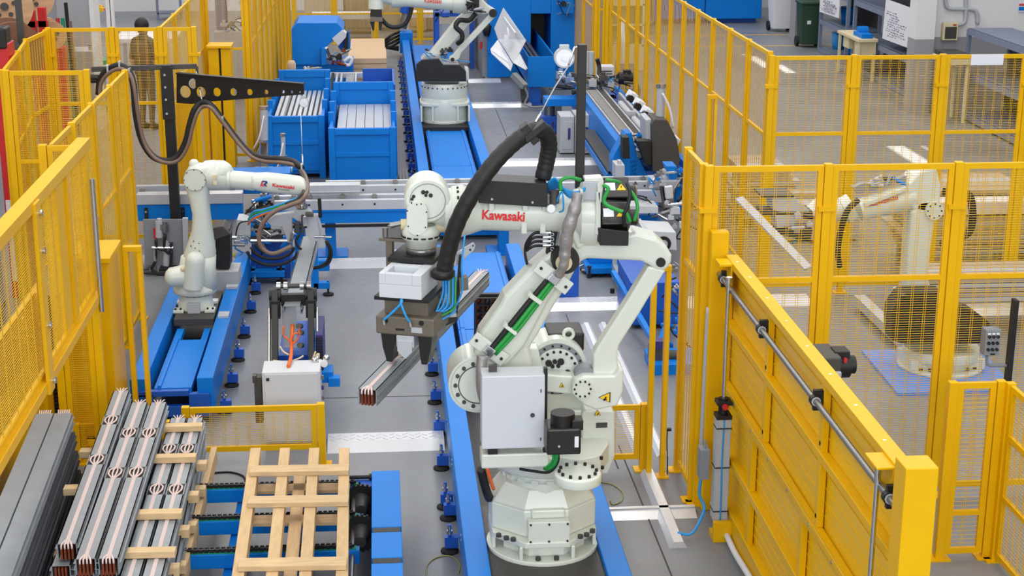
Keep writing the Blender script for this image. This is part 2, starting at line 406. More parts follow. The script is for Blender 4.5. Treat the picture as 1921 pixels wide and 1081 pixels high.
# lower arm drive: disc housing on the left
ld = MB(); disc(ld, 897, 722, 9.56, .19, .30, 36); disc(ld, 897, 722, 9.535, .17, .03, 36)
slabp(ld, [(905, 690), (905, 660), (930, 655), (1010, 655), (1020, 700), (1020, 800), (930, 800), (915, 770)], 9.72, .3)
ld.o('shoulder_housing', WHT, rob, .008)
MB().box(*sorted((gy(846, 733, 9.6).x, gy(872, 733, 9.6).x)), 9.58, 9.66, zat(850, 742, 9.6), zat(850, 724, 9.6)).o('stop_lug', WHT, rob, .008)
lb = MB(); lc = gy(897, 722, 9.535)
for i in range(14):
    t = 2*PI*i/14; p = lc+V(.145*math.cos(t), 0, .145*math.sin(t)); lb.cyl(p, p+V(0, -.014, 0), .013, n=8)
lb.o('shoulder_bolt', DGR, rob, kind='stuff')
lr = MB(); lr.ring(lc+V(0, -.004, 0), lc+V(0, .01, 0), .128, .122, 36); lr.o('seal_ring', DGR, rob)
# lower arm (big slanted arm)
la = MB()
slabp(la, [(905, 735), (884, 722), (876, 700), (888, 668), (900, 625), (938, 572), (946, 556), (1000, 500), (1030, 474), (1050, 464), (1078, 474), (1086, 496), (1066, 535), (1040, 575), (1008, 632), (993, 655), (1000, 690), (960, 720)], 9.62, .2)
slabp(la, [(905, 690), (918, 650), (1040, 505), (1060, 520), (1030, 565), (985, 650), (950, 690)], 9.56, .08)
la.o('lower_arm', WHT, rob, .03, seg=3)
# cable duct on the lower arm
du = MB(); A, B = gy(922, 660, 9.52), gy(1030, 528, 9.52)
for off, r, m, nm in ((-.012, .017, GRN, 'green_cable'), (.014, .018, HOSE, 'black_cable'), (-.032, .012, GRN, 'green_cable')):
    d = (B-A).normalized(); nrm = V(-d.z, 0, d.x)
    MB().tube([A+nrm*off, A.lerp(B, .35)+nrm*(off*1.3)+V(0, -.01, 0), A.lerp(B, .7)+nrm*off*1.2, B+nrm*off], r, 8).o(nm, m, rob)
for t in (.33, .76):
    p = A.lerp(B, t); MB().beam(p-nrm*.045+V(0, -.03, 0), p+nrm*.045+V(0, -.03, 0), .022, .02, up=(0, 1, 0)).beam(p-nrm*.05+V(0, .02, 0), p+nrm*.05+V(0, .02, 0), .03, .08, up=(0, 1, 0)).o('cable_clamp', WHT, rob, .004)
for (a, b) in ((1038, 520), (917, 655)):
    p = gy(a, b, 9.53); br = MB(); br.beam(p-nrm*.13, p+nrm*.13, .09, .02, up=(0, 1, 0)); k_ = br.o('cable_bracket', WHT, rob, .004)
    MB().beam(p-nrm*.035+V(0, -.03, 0), p+nrm*.035+V(0, -.03, 0), .06, .05, up=(0, 1, 0)).o('bracket_clip', CHR, k_, .006)
    bl = MB()
    for s_ in (-.1, .1): bl.cyl(p+nrm*s_+V(0, -.01, 0), p+nrm*s_+V(0, -.02, 0), .01, n=8)
    bl.o('bracket_screw', BLK, k_)
# elbow joint
ej = MB(); disc(ej, 1061, 489, 9.545, .088, .1); e_ = ej.o('elbow_ring', BLK, rob)
ej = MB(); disc(ej, 1058, 494, 9.53, .052, .03); ej.o('elbow_hub', CREAM, e_)
# rear drive disc
rd = MB(); disc(rd, 1045, 690, 9.80, .198, .28, 40); slabp(rd, [(993, 680), (975, 660), (1000, 640), (1090, 690), (1096, 720), (1090, 770), (1000, 770)], 9.84, .25); rd.o('drive_housing', WHT, rob, .01)
c = gy(1044, 692, 9.80)
MB().ring(c+V(0, -.012, 0), c+V(0, .02, 0), .176, .15, 40).o('drive_ring', GRY, rob)
MB().cyl(c+V(0, -.02, 0), c+V(0, .02, 0), .146, n=40).o('drive_disc', WHT, rob)
db = MB()
for i in range(18):
    t = 2*PI*i/18; p = c+V(.125*math.cos(t), -.02, .125*math.sin(t)); db.cyl(p, p+V(0, -.012, 0), .009, n=8)
    p = c+V(.163*math.cos(t), -.012, .163*math.sin(t)); db.cyl(p, p+V(0, -.008, 0), .008, n=8)
for dx, dz, r in ((-.055, .05, .022), (-.015, .06, .015), (.025, .058, .022), (-.03, .028, .013), (.008, .03, .013), (.07, -.02, .021), (.045, -.03, .015)):
    p = c+V(dx, -.02, dz); db.cyl(p, p+V(0, -.02, 0), r, n=12)
db.o('drive_bolt', BLK, rob, kind='stuff')
MB().ring(gy(1067, 628, 9.86), gy(1067, 628, 9.86)+V(0, .03, 0), .042, .022, 20).o('lifting_eye', WHT, rob, .006)
dm = MB(); p = gy(1058, 632, 10.02); dm.cb(p, .24, .26, .13, rx=.0); dm.o('drive_motor', BLK, rob, .015)
# crank between disc and pivot
ck = MB(); slabp(ck, [(1022, 703), (1075, 707), (1095, 712), (1100, 735), (1085, 742), (1022, 735)], 9.66, .12); ck.o('crank_lever', WHT, rob, .01)
# rear link with boot and pivot
lk = MB()
slabp(lk, [(1113, 705), (1113, 668), (1119, 655), (1180, 560), (1216, 500), (1249, 508), (1216, 561), (1200, 588), (1162, 648), (1159, 660), (1159, 706)], 9.60, .11)
slabp(lk, [(1094, 706), (1153, 705), (1164, 690), (1170, 694), (1169, 735), (1158, 762), (1118, 770), (1095, 760), (1078, 745), (1074, 730), (1078, 715)], 9.55, .2)
lk.o('rear_link', WHT, rob, .018, seg=3)
pv = MB(); disc(pv, 1093, 730, 9.535, .066, .04); pv_ = pv.o('pivot_cap', WHT, rob, .004)
pb = MB(); pc = gy(1093, 730, 9.535)
for i in range(10):
    t = 2*PI*i/10; p = pc+V(.052*math.cos(t), 0, .052*math.sin(t)); pb.cyl(p, p+V(0, -.008, 0), .007, n=8)
pb.o('pivot_screw', BLK, pv_, kind='stuff')
pd = MB(); disc(pd, 1100, 712, 9.62, .08, .1); pd.o('pivot_boss', GRY, rob)
# upper arm: rear lever + housing + tube
ua = MB()
slabp(ua, [(1045, 478), (1052, 430), (1064, 405), (1120, 405), (1180, 440), (1193, 436), (1233, 447), (1252, 464), (1261, 480), (1260, 493), (1251, 508), (1236, 510), (1215, 497), (1202, 491), (1164, 489), (1100, 486), (1089, 494), (1076, 508), (1050, 506)], 9.60, .22)
ua.o('rear_lever', WHT, rob, .025, seg=3)
rp = MB(); disc(rp, 1240, 493, 9.585, .03, .03); rp.o('rear_pivot', BLK, rob)
axA, axB = gy(868, 396, Yc), gy(1112, 400, Yc)
ax = (axB-axA).normalized()
def along(px, dy=0): t = (px-868)/(1112-868); return axA.lerp(axB, t)+V(0, 0, dy)
tu = MB(); tu.cyl(along(902), along(1075), .118, .128, 32); tu.cyl(along(866), along(904), .165, .12, 32); tu.cyl(along(846), along(866), .155, .165, 32)
tu.o('arm_tube', WHT, rob, .004)
hs = MB(); hs.cyl(along(1068), along(1085), .128, .17, 28); hs.cyl(along(1085), along(1116), .17, n=28); hs.cyl(along(1085, -.05), along(1116, -.05), .17, n=28)
slabp(hs, [(1090, 372), (1093, 350), (1120, 350), (1124, 372), (1124, 440), (1084, 470), (1070, 440)], 9.58, .26)
hs.o('arm_housing', WHT, rob, .015)
MB().sph(gy(1103, 425, 9.60), .085, 1, .55, 1.25).o('housing_boss', WHT, rob)
fp = MB(); slabp(fp, [(1116, 440), (1119, 362), (1127, 358), (1127, 442)], 9.52, .34); fp.o('motor_flange', WHT, rob, .006)
gp = MB(); slabp(gp, [(1093, 342), (1121, 342), (1122, 376), (1094, 376)], 9.55, .02); gp.o('junction_panel', LGR, rob, .003)
gp = MB(); slabp(gp, [(1088, 356), (1094, 356), (1094, 379), (1089, 379)], 9.53, .05); slabp(gp, [(1121, 348), (1129, 335), (1133, 340), (1128, 380), (1122, 380)], 9.52, .05); slabp(gp, [(1097, 335), (1130, 333), (1133, 341), (1097, 341)], 9.56, .1); gp.o('panel_bracket', WHT, rob, .004)
# arm motors, square section turned on their corner
def arm_motor(px0, px1, py, Y, a, tri_px):
    c0, c1 = gy(px0, py, Y), gy(px1, py, Y); cm = (c0+c1)/2; L = (c1-c0).length
    b = MB(); b.cb(cm, L, .15, .15, rx=a); mo = b.o('arm_motor', SAT, rob, .008)
    b = MB(); b.cyl(c1-V(.02, 0, 0), c1+V(.045, 0, 0), .05, n=20); b.o('motor_cap', BLK, mo, .004)
    b = MB(); b.cyl(c1+V(.045, 0, 0), c1+V(.055, 0, 0), .052, n=20); b.o('motor_end_plate', BRN, mo)
    Rm = Euler((a, 0, 0)).to_matrix(); n = Rm @ V(0, -1, 0); u = Rm @ V(0, 0, 1); f = cm + n*.0755
    lab = MB(); lx = -L*.25
    lab.prism([f+V(lx-.035, 0, 0)+u*-.025+n*-.001, f+V(lx+.03, 0, 0)+u*-.025+n*-.001, f+V(lx+.03, 0, 0)+u*.03+n*-.001, f+V(lx-.035, 0, 0)+u*.03+n*-.001], n*.003); lab.o('motor_label', PAP, mo)
    w_ = MB(); tx = L*.17
    w_.prism([f+V(tx-.03, 0, 0)+u*-.025, f+V(tx+.03, 0, 0)+u*-.025, f+V(tx, 0, 0)+u*.025], n*.002); w_.o('warning_sticker', WARN, mo)
    w_ = MB(); w_.prism([f+V(tx-.004, 0, 0)+u*-.015, f+V(tx+.005, 0, 0)+u*-.003, f+V(tx+.001, 0, 0)+u*.0, f+V(tx+.004, 0, 0)+u*.012, f+V(tx-.006, 0, 0)+u*-.001, f+V(tx-.001, 0, 0)+u*-.004], n*.003); w_.o('warning_flash', BLK, mo)
    return mo
arm_motor(1131, 1178, 362, 9.78, -.75, 0)
arm_motor(1126, 1180, 408, 9.60, -.62, 0)
lm = MB(); slabp(lm, [(1122, 428), (1180, 434), (1179, 462), (1125, 461)], 9.50, .16); lm.o('motor_housing', SAT, rob, .006)
lm = MB(); slabp(lm, [(1128, 380), (1182, 384), (1182, 394), (1128, 392)], 9.58, .14); lm.o('motor_housing', BLK, rob, .006)
# black valve box on top of the arm
vb = MB(); a, b = gy(899, 361, 9.54), gy(1027, 366, 9.54)
slabp(vb, [(898, 338), (1027, 345), (1027, 389), (898, 381)], 9.54, .21); v_ = vb.o('valve_box', BLK, rob, .004)
vs = MB()
for (pa, pb_) in ((923, 374), (999, 380)): disc(vs, pa, pb_, 9.532, .008, .01, 10)
vs.o('box_screw', CHR, v_)
for pa in (922, 985, 1022):
    p = gy(pa, 388, 9.57); MB().cb(p, .03, .02, .05).o('box_foot', WHT, v_, .002)
for pa in (983, 1018):
    p = gy(pa, 426, 9.6); MB().cb(p, .035, .03, .08).o('cable_clamp', WHT, rob, .004)
# regulator with gauge beside the valve box
rg = MB(); p = gy(1040, 372, 9.56); rg.cyl(p-V(0, 0, .03), p+V(0, 0, .05), .03, n=16); r_ = rg.o('air_regulator', DGR, rob)
gc = gy(1034, 392, 9.5); MB().cyl(gc, gc+V(0, .03, 0), .03, n=20).o('gauge_case', CHR, r_); MB().cyl(gc+V(0, -.003, 0), gc, .025, n=20).o('gauge_face', GWH, r_)
for i in range(7):
    t = i/6; s0 = gy(1026, 346+i*3, 9.62+.02*i); s1 = gy(1056+i*2, 352+i*3, 9.56); s2 = gy(1098, 357-i, 9.55)
    MB().tube([s0, s0.lerp(s1, .5)+V(0, 0, .05), s1, s1.lerp(s2, .5)+V(0, 0, -.02), s2], .007, 6, 4).o('air_line', CYA, rob)
MB().tube([gy(1042, 384, 9.55), gy(1054, 360, 9.5), gy(1057, 392, 9.5), gy(1050, 398, 9.53)], .006, 6, 5).o('air_line', CYA, rob)
# green cables round the motors
MB().tube([gy(1052, 358, 9.5), gy(1052, 340, 9.5), gy(1068, 333, 9.5), gy(1090, 338, 9.52)], .012, 8).o('green_cable', GRN, rob)
MB().tube([gy(1136, 337, 9.5), gy(1150, 339, 9.5), gy(1164, 343, 9.55)], .01, 8).o('green_cable', GRN, rob)
MB().tube([gy(1132, 347, 9.46), gy(1141, 355, 9.44), gy(1133, 375, 9.44), gy(1140, 386, 9.43), gy(1160, 395, 9.43), gy(1174, 400, 9.43), gy(1182, 416, 9.44)], .013, 8).o('green_cable', GRN, rob)
MB().tube([gy(1180, 355, 9.5), gy(1192, 372, 9.46), gy(1196, 392, 9.44), gy(1190, 415, 9.44)], .011, 8).o('green_cable', GRN, rob)
MB().tube([gy(1176, 344, 9.5), gy(1182, 362, 9.44), gy(1178, 385, 9.42), gy(1170, 405, 9.42), gy(1172, 425, 9.44)], .012, 8).o('black_cable', HOSE, rob)
# silver sleeve over the cables
MB().tube([gy(1084, 362, 9.45), gy(1078, 392, 9.42), gy(1066, 430, 9.42), gy(1060, 470, 9.44), gy(1058, 495, 9.44), gy(1048, 516, 9.48)], lambda t: .03+.012*math.sin(PI*min(1, t*1.25))+.003*math.sin(40*t), 14, 8).o('cable_sleeve', SLV, rob)
MB().tube([gy(905, 668, 9.44), gy(902, 700, 9.42), gy(902, 730, 9.42), gy(908, 760, 9.45)], lambda t: .036-.012*t, 12, 6).o('cable_sleeve', SLV, rob)
# manifold with black hoses under the arm
mf = MB(); p = gy(1035, 452, 9.66); mf.cb(p, .05, .05, .17, ry=.15); m_ = mf.o('valve_manifold', BLK, rob, .004)
for i in range(4):
    s = gy(1020, 437+i*8, 9.62); mm = MB(); mm.cyl(s+V(.045, 0, 0), s-V(.02, 0, 0), .011, n=10); mm.o('hose_fitting', CHR, m_)
    MB().tube([s, gy(1002, 438+i*8, 9.6), gy(988, 455+i*5, 9.62), gy(985, 475, 9.66), gy(990, 500, 9.8), gy(997, 520, 9.95)], .009, 6, 5).o('black_hose', HOSE, m_)
    mm = MB(); mm.ring(gy(1036, 440+i*9, 9.625), gy(1036, 440+i*9, 9.635), .012, .007, 12); mm.o('port_ring', LGR, m_)
# wrist
c = gy(802, 376, 9.6)
wr = MB(); wr.cyl(c, c+V(0, .22, 0), .142, n=40); wr.cyl(c+V(0, -.02, 0), c, .13, .142, 40); wr.cyl(c+V(.0, .1, -.05), along(842)+V(0, 0, -.0), .10, .11, 28); wr.cyl(along(834), along(850), .135, .15, 28)
wr.o('wrist_housing', WHT, rob, .006)
MB().ring(c+V(0, -.024, 0), c+V(0, -.015, 0), .112, .108, 40).o('wrist_seam', GRY, rob)
wb = MB()
for (a, b, r) in ((794, 361, .014), (801, 361, .011), (799, 367, .01), (808, 367, .013), (776, 369, .011), (773, 374, .01)): p = gy(a, b, 9.575); wb.cyl(p, p+V(0, .03, 0), r, n=10)
for a in range(9):
    p = along(858)+V(0, -.158*math.cos(-.9+a*.28), .158*math.sin(-.9+a*.28)); wb.cb(p, .012, .02, .02)
wb.o('wrist_bolt', BLK, rob, kind='stuff')
wl = MB(); pts = []
cx, r = 782.5, 19.5
for i in range(9): t = PI*i/8; pts.append((cx+r*math.cos(t), 396-r*.95*math.sin(t)))
for i in range(9): t = PI+PI*i/8; pts.append((cx+r*math.cos(t), 424-r*.95*math.sin(t)))
slabp(wl, pts, 9.53, .12); wl.o('wrist_side_plate', WHT, rob, .004)
ws = MB()
for (a, b) in ((782, 384), (772, 381), (790, 383), (764, 396), (800, 398), (766, 425), (798, 427), (783, 442)): p = gy(a, b, 9.528); ws.cyl(p, p+V(0, .01, 0), .005, n=8)
ws.o('plate_screw', BLK, rob, kind='stuff')
fz = lambda py: gy(790, py, 9.62).z
fx = gy(790, 450, 9.66)
wf = MB(); wf.lathe([(.10, fz(425)), (.118, fz(436)), (.118, fz(450)), (.10, fz(452)), (.10, fz(466))], (fx.x, 9.68, 0), 32); wf.o('wrist_flange', WHT, rob)
MB().lathe([(.095, fz(466)), (.095, fz(478))], (fx.x, 9.68, 0), 32).o('tool_ring', STL, rob)
fb = MB()
for i in range(16):
    t = 2*PI*i/16+.1; fb.cb((fx.x+.118*math.cos(t), 9.68+.118*math.sin(t), fz(445)), .012, .03, .01, rz=t)
fb.o('flange_slot', BLK, rob, kind='stuff')
for (a, b) in ((761, 421), (826, 426)):
    p = gy(a, b, 9.68); MB().cyl(p-V(.03, 0, 0), p+V(.03, 0, 0), .034, n=16).o('cream_cap', CREAM, rob, .004)
# control box on the turret
cz0, cz1 = zat(960, 842, 9.22), zat(960, 706, 9.22); x0, x1 = gy(904, 770, 9.22).x, gy(1022, 770, 9.22).x
MB().box(x0, x1, 9.22, 9.40, cz0, cz1).o('control_box', CAB, rob, .006)
cbx = [o for o in rob.children if o.name.startswith('control_box')][0]
MB().box(x1-.002, x1+.02, 9.26, 9.30, cz0-.07, cz1+.03).o('box_bracket', BLK, rob)
MB().box(x0+.05, x0+.1, 9.3, 9.34, cz1-.01, cz1+.045).o('box_bracket', DGR, rob)
p = gy(999, 779, 9.218); MB().cyl(p, p+V(0, -.006, 0), .014, n=16).cyl(p+V(0, -.006, 0), p+V(0, -.01, 0), .007, n=10).o('box_lock', DGR, cbx)
for zz in (cz1-.11, cz0+.05): MB().box(x1-.028, x1-.022, 9.214, 9.22, zz, zz+.02).o('hinge_slot', DGR, cbx)
bz0, bz1 = zat(960, 879, 9.25), zat(960, 852, 9.25)
MB().box(gy(903, 865, 9.25).x, gy(1030, 865, 9.25).x, 9.25, 9.42, bz0, bz1).o('box_shelf', WHT, rob, .012)
MB().cb((x0+.07, 9.27, cz0-.02), .06, .05, .05).o('box_mount', BLK, rob)
MB().tube([gy(1022, 850, 9.3), gy(1032, 830, 9.2), gy(1044, 850, 9.18), gy(1040, 872, 9.2), gy(1026, 884, 9.25)], .012, 8).o('green_cable', GRN, rob)
MB().tube([gy(1020, 846, 9.32), gy(1030, 827, 9.22), gy(1039, 850, 9.2), gy(1036, 868, 9.22), gy(1022, 880, 9.27)], .012, 8).o('green_cable', GRN, rob)
MB().tube([gy(1047, 845, 9.2), gy(1046, 868, 9.2), gy(1030, 886, 9.22), gy(1000, 884, 9.28), gy(975, 880, 9.32)], .009, 8).o('black_cable', HOSE, rob)
MB().tube([gy(902, 880, 9.6), gy(908, 905, 9.62), gy(914, 925, 9.65), gy(918, 935, 9.7)], .03, 10).o('drag_hose', HOSE, rob)
MB().tube([gy(914, 878, 9.58), gy(920, 900, 9.6), gy(926, 918, 9.63)], .012, 8).o('orange_cable', ORG, rob)
# warning triangles and lettering
def warn(px, py, Y, s, parent, flip=0):
    p = gy(px, py, Y); w = MB()
    tri = [(-1, -.8), (1, -.8), (0, 1)] if not flip else [(1, -.95), (1, .95), (-1, .05)]
    w.prism([p+V(a*s*1.12, -.001, b*s*1.12) for a, b in tri], (0, .004, 0)); b_ = w.o('warning_border', BLK, parent)
    MB().prism([p+V(a*s*.92, -.003, b*s*.92) for a, b in tri], (0, .004, 0)).o('warning_sticker', WARN, b_)
    MB().cb(p+V(.1*s, -.004, -.2*s), s*.25, .003, s*.9, ry=.5).cb(p+V(.1*s, -.004, -.35*s), s*.7, .003, s*.2).o('warning_figure', BLK, b_)
warn(1134, 746, 9.545, .034, rob, 1)
warn(1054, 723, 9.655, .016, rob)
warn(1121, 775, 9.71, .02, rob)
ty = 9.575
p0 = gy(904, 411, ty); p1 = gy(984, 415, ty)
text('lettering', 'Kawasaki', p0, p1, .060, KRED, rob, bold=.028)
SLM = mat('yellow_slat', (236, 186, 10), 0.4)
# ------------------------------------------------------------------ yellow safety fences
def mesh_panel(parent, a, b, z0, z1, mids=(), pitch=.0186, vp=.1, fw=.042, frame=True, ht=.0030):
    a = V(a[0], a[1], 0); b = V(b[0], b[1], 0); d = (b-a).normalized()
    P = lambda t, z: V(a.x+d.x*t, a.y+d.y*t, z)
    L = (b-a).length; m = MB(); h = fw/2
    if frame:
        m.beam(P(0, z1-h), P(L, z1-h), .03, fw).beam(P(0, z0+h), P(L, z0+h), .03, fw)
        m.beam(P(h, z0+fw), P(h, z1-fw), fw, .03, up=d.cross(V(0, 0, 1))).beam(P(L-h, z0+fw), P(L-h, z1-fw), fw, .03, up=d.cross(V(0, 0, 1)))
        for z in mids: m.beam(P(fw, z), P(L-fw, z), .03, .036)
        fr = m.o('panel_frame', YEL, parent)
    else: fr = parent
    w = MB(); z = z0+fw
    while z < z1-fw:
        w.wire(P(fw*.5, z), P(L-fw*.5, z), ht); z += pitch
    n = d.cross(V(0, 0, 1))*.005; t = vp*.6
    while t < L-.03:
        for e in (-.008, .008): w.wire(P(t+e, z0+.01)+n, P(t+e, z1-.01)+n, .0030)
        t += vp
    w.o('wire_mesh', WIRE, fr, kind='stuff', fix=False)
    return fr
def post(parent, x, y, z1, w=.06, foot=True, z0=0, d=None):
    p = MB().box(x-w/2, x+w/2, y-(d or w)/2, y+(d or w)/2, z0, z1).o('post', YEL, parent, .003)
    if foot: MB().box(x-.075, x+.075, y-.06, y+.06, 0, .012).o('foot_plate', YEL, p)
    return p
def fence(label, pts, z0=.08, z1=2.63, mids=(1.77,), posts=True, name='safety_fence', vp=.1, clip=True, pitch=.0186, ht=.0030):
    t = T(name, label, 'fence', (pts[0][0], pts[0][1], 0), 'yellow mesh safety fences')
    for i, p in enumerate(pts):
        if posts:
            q = post(t, p[0], p[1], z1+.01)
            if clip: MB().cb((p[0], p[1], z1-.32), .13 if len(pts) > 1 and abs(pts[0][1]-pts[-1][1]) < .1 else .075, .13 if abs(pts[0][0]-pts[-1][0]) < .1 else .075, .035).o('clip', YEL, q)
    for a, b in zip(pts, pts[1:]):
        A = V(a[0], a[1], 0); B = V(b[0], b[1], 0); d = (B-A).normalized()*.034
        mesh_panel(t, A+d, B-d, z0, z1, mids, vp=vp, pitch=pitch, ht=ht)
    return t
fence('near cross fence on the right, in front of the robot on the blue plate', [(2.34, 11.06), (3.215, 11.06), (4.185, 11.06), (5.15, 11.06)])
fence('narrow mesh fence end beside the lift gate post, right of the big robot', [(2.315, 11.72), (2.315, 11.13)], mids=(1.77,), clip=False)
fence('far cross fence on the right, behind the robot on the blue plate', [(4.14, 16.58), (5.03, 16.58), (6.0, 16.58), (6.95, 16.58), (7.9, 16.58)], mids=(1.79,))
fence('long tall fence running back along the right of the line', [(4.14, 16.68+i*.985) for i in range(0, 13)], mids=(1.76,), clip=False, z1=2.66, ht=.0016)
fence('short far return of the tall fence at its back end', [(3.9, 28.75), (4.1, 28.75)], mids=(1.76,), clip=False)
fence('furthest run of the tall fence beside the blue machine', [(3.9, 29.0), (3.9, 30.5), (3.9, 32.0), (3.9, 33.5)], mids=(1.76,), clip=False)
fence('left fence between the crane and the raised lift gate', [(-2.55, 13.25), (-2.55, 14.2), (-2.55, 15.2), (-2.55, 16.15)], mids=(1.6,), z1=2.6, clip=False)
fence('short upper fence above the yellow guide column on the left', [(-2.55, 12.32), (-2.55, 13.18)], z0=1.68, mids=(), z1=2.6, clip=False, posts=False)
fence('short cross fence at the end of the raised lift gate', [(-2.58, 12.2), (-2.27, 12.2)], mids=(1.75,), z1=2.62, clip=False)
fence('left enclosure fence facing front with the low corner post', [(-3.68, 16.0), (-2.9, 16.0)], mids=(1.72,), clip=False)
fence('left enclosure side fence by the cable drums', [(-3.72, 16.05), (-3.86, 17.4), (-3.98, 18.4), (-3.92, 19.2)], mids=(1.75,), clip=False)
fence('left enclosure back fence in front of the person', [(-3.9, 19.25), (-3.16, 19.25), (-2.6, 19.25), (-2.2, 19.25)], mids=(1.75,), z1=2.65)
fence('fence running back from the left enclosure past the guide cabinet', [(-2.62, 19.4), (-2.62, 20.8), (-2.62, 22.3), (-2.62, 24.1)], mids=(1.75,), clip=False)
fence('cross fence with open upper window behind the crane arm', [(-2.62, 24.2), (-1.98, 24.2)], mids=(1.72,), z1=2.95, clip=False)
fence('dense fence run beside the blue hood machine', [(-1.95, 24.3+i*1.2) for i in range(0, 10)], mids=(1.75,), z1=2.9, clip=False)
fence('back fence behind the blue hood, along the storage racks', [(-2.0, 37.6), (-1.05, 37.6), (-.1, 37.6), (.95, 37.6), (2.1, 37.6)], mids=(.7,), z1=2.6, clip=False)
fence('low fence in front of the grey cabinet and the busbar stack', [(-1.6, 12.05), (-.53, 12.05)], z0=.14, z1=.52, mids=(), clip=False, pitch=.016)
fence('low fence to the right of the big robot base', [(1.45, 11.75), (2.04, 11.75)], z0=.10, z1=.56, mids=(), clip=False, vp=.2)
fence('low mesh gate at the bottom right corner', [(3.87, 10.0), (4.21, 10.0)], z0=.04, z1=1.32, mids=(.35,), clip=False, vp=.2, pitch=.032)
fence('low mesh side panel at the right edge of the picture', [(4.26, 9.95), (4.26, 8.6), (4.26, 7.6)], z0=.04, z1=1.32, mids=(.5, .95), clip=False, pitch=.026)
# light-curtain posts standing free
def upost(label, x0, x1, y, z1, w=.035, rail=True):
    t = T('guard_post', label, 'post', ((x0+x1)/2, y, 0), 'yellow guard posts')
    MB().box(x0-w/2, x0+w/2, y-.03, y+.03, 0, z1-.01).o('upright', YEL, t)
    MB().box(x1-w/2, x1+w/2, y-.03, y+.03, 0, z1-.01).o('upright', YEL, t)
    MB().box(x0-w/2, x1+w/2, y-.035, y+.035, z1-.01, z1+.03).o('cap_rail', YEL, t)
    MB().box(x0-.05, x1+.05, y-.05, y+.05, 0, .012).o('foot_plate', YEL, t)
    MB().box(x1-.012, x1+.012, y-.034, y-.03, .2, z1-.08).o('sensor_strip', SLM, t)
    return t
upost('yellow twin guard post standing left of the right lift gate', 2.06, 2.17, 11.6, 1.72, .04)
upost('yellow twin guard post at the end of the short left track', -2.14, -2.03, 13.0, 1.58, .04)
upost('small yellow guard post in front of the tall right fence', 3.72, 3.8, 17.75, 2.0, .03)

# ------------------------------------------------------------------ right lift gate with slatted leaves
gt = T('lift_gate', 'big yellow slatted lift gate with steel shaft, lower right', 'gate', (2.55, 9, 0))
GX, GY0, GY1 = 2.495, 6.80, 10.90
levels = [.19, .585, 1.05, 1.53, 1.99]
for k in range(4):
    za, zb = levels[k]+.03, levels[k+1]-.02
    n = 5; h = (zb-za)/n
    for i in range(n):
        a_, b_ = za+i*h+.001, za+(i+1)*h-.001; MB().prism([V(GX+.012, GY0+.06, a_), V(GX+.012, GY0+.06, b_-.006), V(GX+.006, GY0+.06, b_-.006), V(GX+.006, GY0+.06, b_), V(GX+.02, GY0+.06, b_), V(GX+.02, GY0+.06, a_)], (0, GY1-GY0-.1, 0)).o('slat', SLM, gt)
MB().box(GX+.021, GX+.03, GY0+.06, GY1-.05, .2, 1.97).o('backing_sheet', WIRE, gt)
for k, z in enumerate(levels):
    MB().box(GX-.045, GX+.045, GY0, GY1, z-.026, z+.026).o('cross_rail', YEL, gt, .004)
for yy in (10.85, 9.62, 8.3, 6.95):
    MB().box(GX-.035, GX+.004, yy-.035, yy+.035, 1.09, 1.97).o('stiffener', YEL, gt, .003)
    MB().box(GX-.035, GX+.004, min(yy+.265, GY1-.08), min(yy+.335, GY1-.01), .2, 1.01).o('stiffener', YEL, gt, .003)
MB().box(GX-.045, GX+.0, GY0, GY1, 1.012, 1.03).o('leaf_joint', YEL, gt)
MB().box(GX-.04, GX+.0, GY0, GY1, 1.075, 1.09).o('leaf_joint', YEL, gt)
bs = MB()
for yy in (7.3, 7.8, 8.3, 8.8, 9.3, 9.8, 10.3, 10.7):
    bs.cyl((GX+.0, yy, 2.005), (GX+.0, yy, 2.018), .010, n=6).cyl((GX-.036, yy+.1, 1.05), (GX-.05, yy+.1, 1.05), .013, n=6)
for yy in (10.85, 9.62, 8.3):
    for z in (1.6, 1.8, 1.15): bs.cyl((GX-.02, yy, z), (GX-.035, yy, z), .016, n=8)
bs.o('gate_bolt', CHR, gt, kind='stuff')
SH0, SH1 = gx(1690, 962, GX-.08), gx(1347, 512, GX-.08); SZ = (SH0.z+SH1.z)/2; SH0.z = SH1.z = SZ
sh = MB().cyl(SH0, SH1, .018, n=12).o('synchro_shaft', STL, gt)
for yy in (6.95, 8.3, 9.62, 10.8):
    b_ = MB().cb((GX-.06, yy, SZ), .06, .03, .12).o('bearing_bracket', BLK, gt)
    MB().ring((GX-.08, yy-.03, SZ), (GX-.08, yy+.01, SZ), .034, .028, 18).o('bearing_ring', BLK, b_); MB().ring((GX-.08, yy-.034, SZ), (GX-.08, yy-.03, SZ), .027, .019, 18).o('bearing_seal', LGR, b_)
# posts of the gate
gpst = MB(); CA, CB = gy(1700, 880, 6.63), gy(1762, 882, 6.63); gpst.box(CA.x, CB.x, 6.63, 6.79, 0, CA.z); q = gpst.o('end_column', YEL, gt, .006)
gp2 = MB(); CA, CB = gy(1336, 436, 10.93), gy(1369, 434, 10.93); gp2.box(CA.x, CB.x, 10.93, 11.02, 0, CA.z); gp2.o('guide_column', YEL, gt, .008)
gp2 = MB(); gp2.box(2.36, 2.45, 10.66, 10.82, 1.99, 2.01).box(2.44, 2.455, 10.66, 10.82, 1.7, 1.99); gp2.o('cylinder_bracket', YEL, gt, .004)
gp2 = MB(); BK = gx(1652, 868, 2.41); gp2.box(2.36, 2.455, BK.y-.1, BK.y+.1, BK.z, BK.z+.014).box(2.44, 2.455, BK.y-.1, BK.y+.1, BK.z-.17, BK.z); gp2.o('cylinder_bracket', YEL, gt, .004)
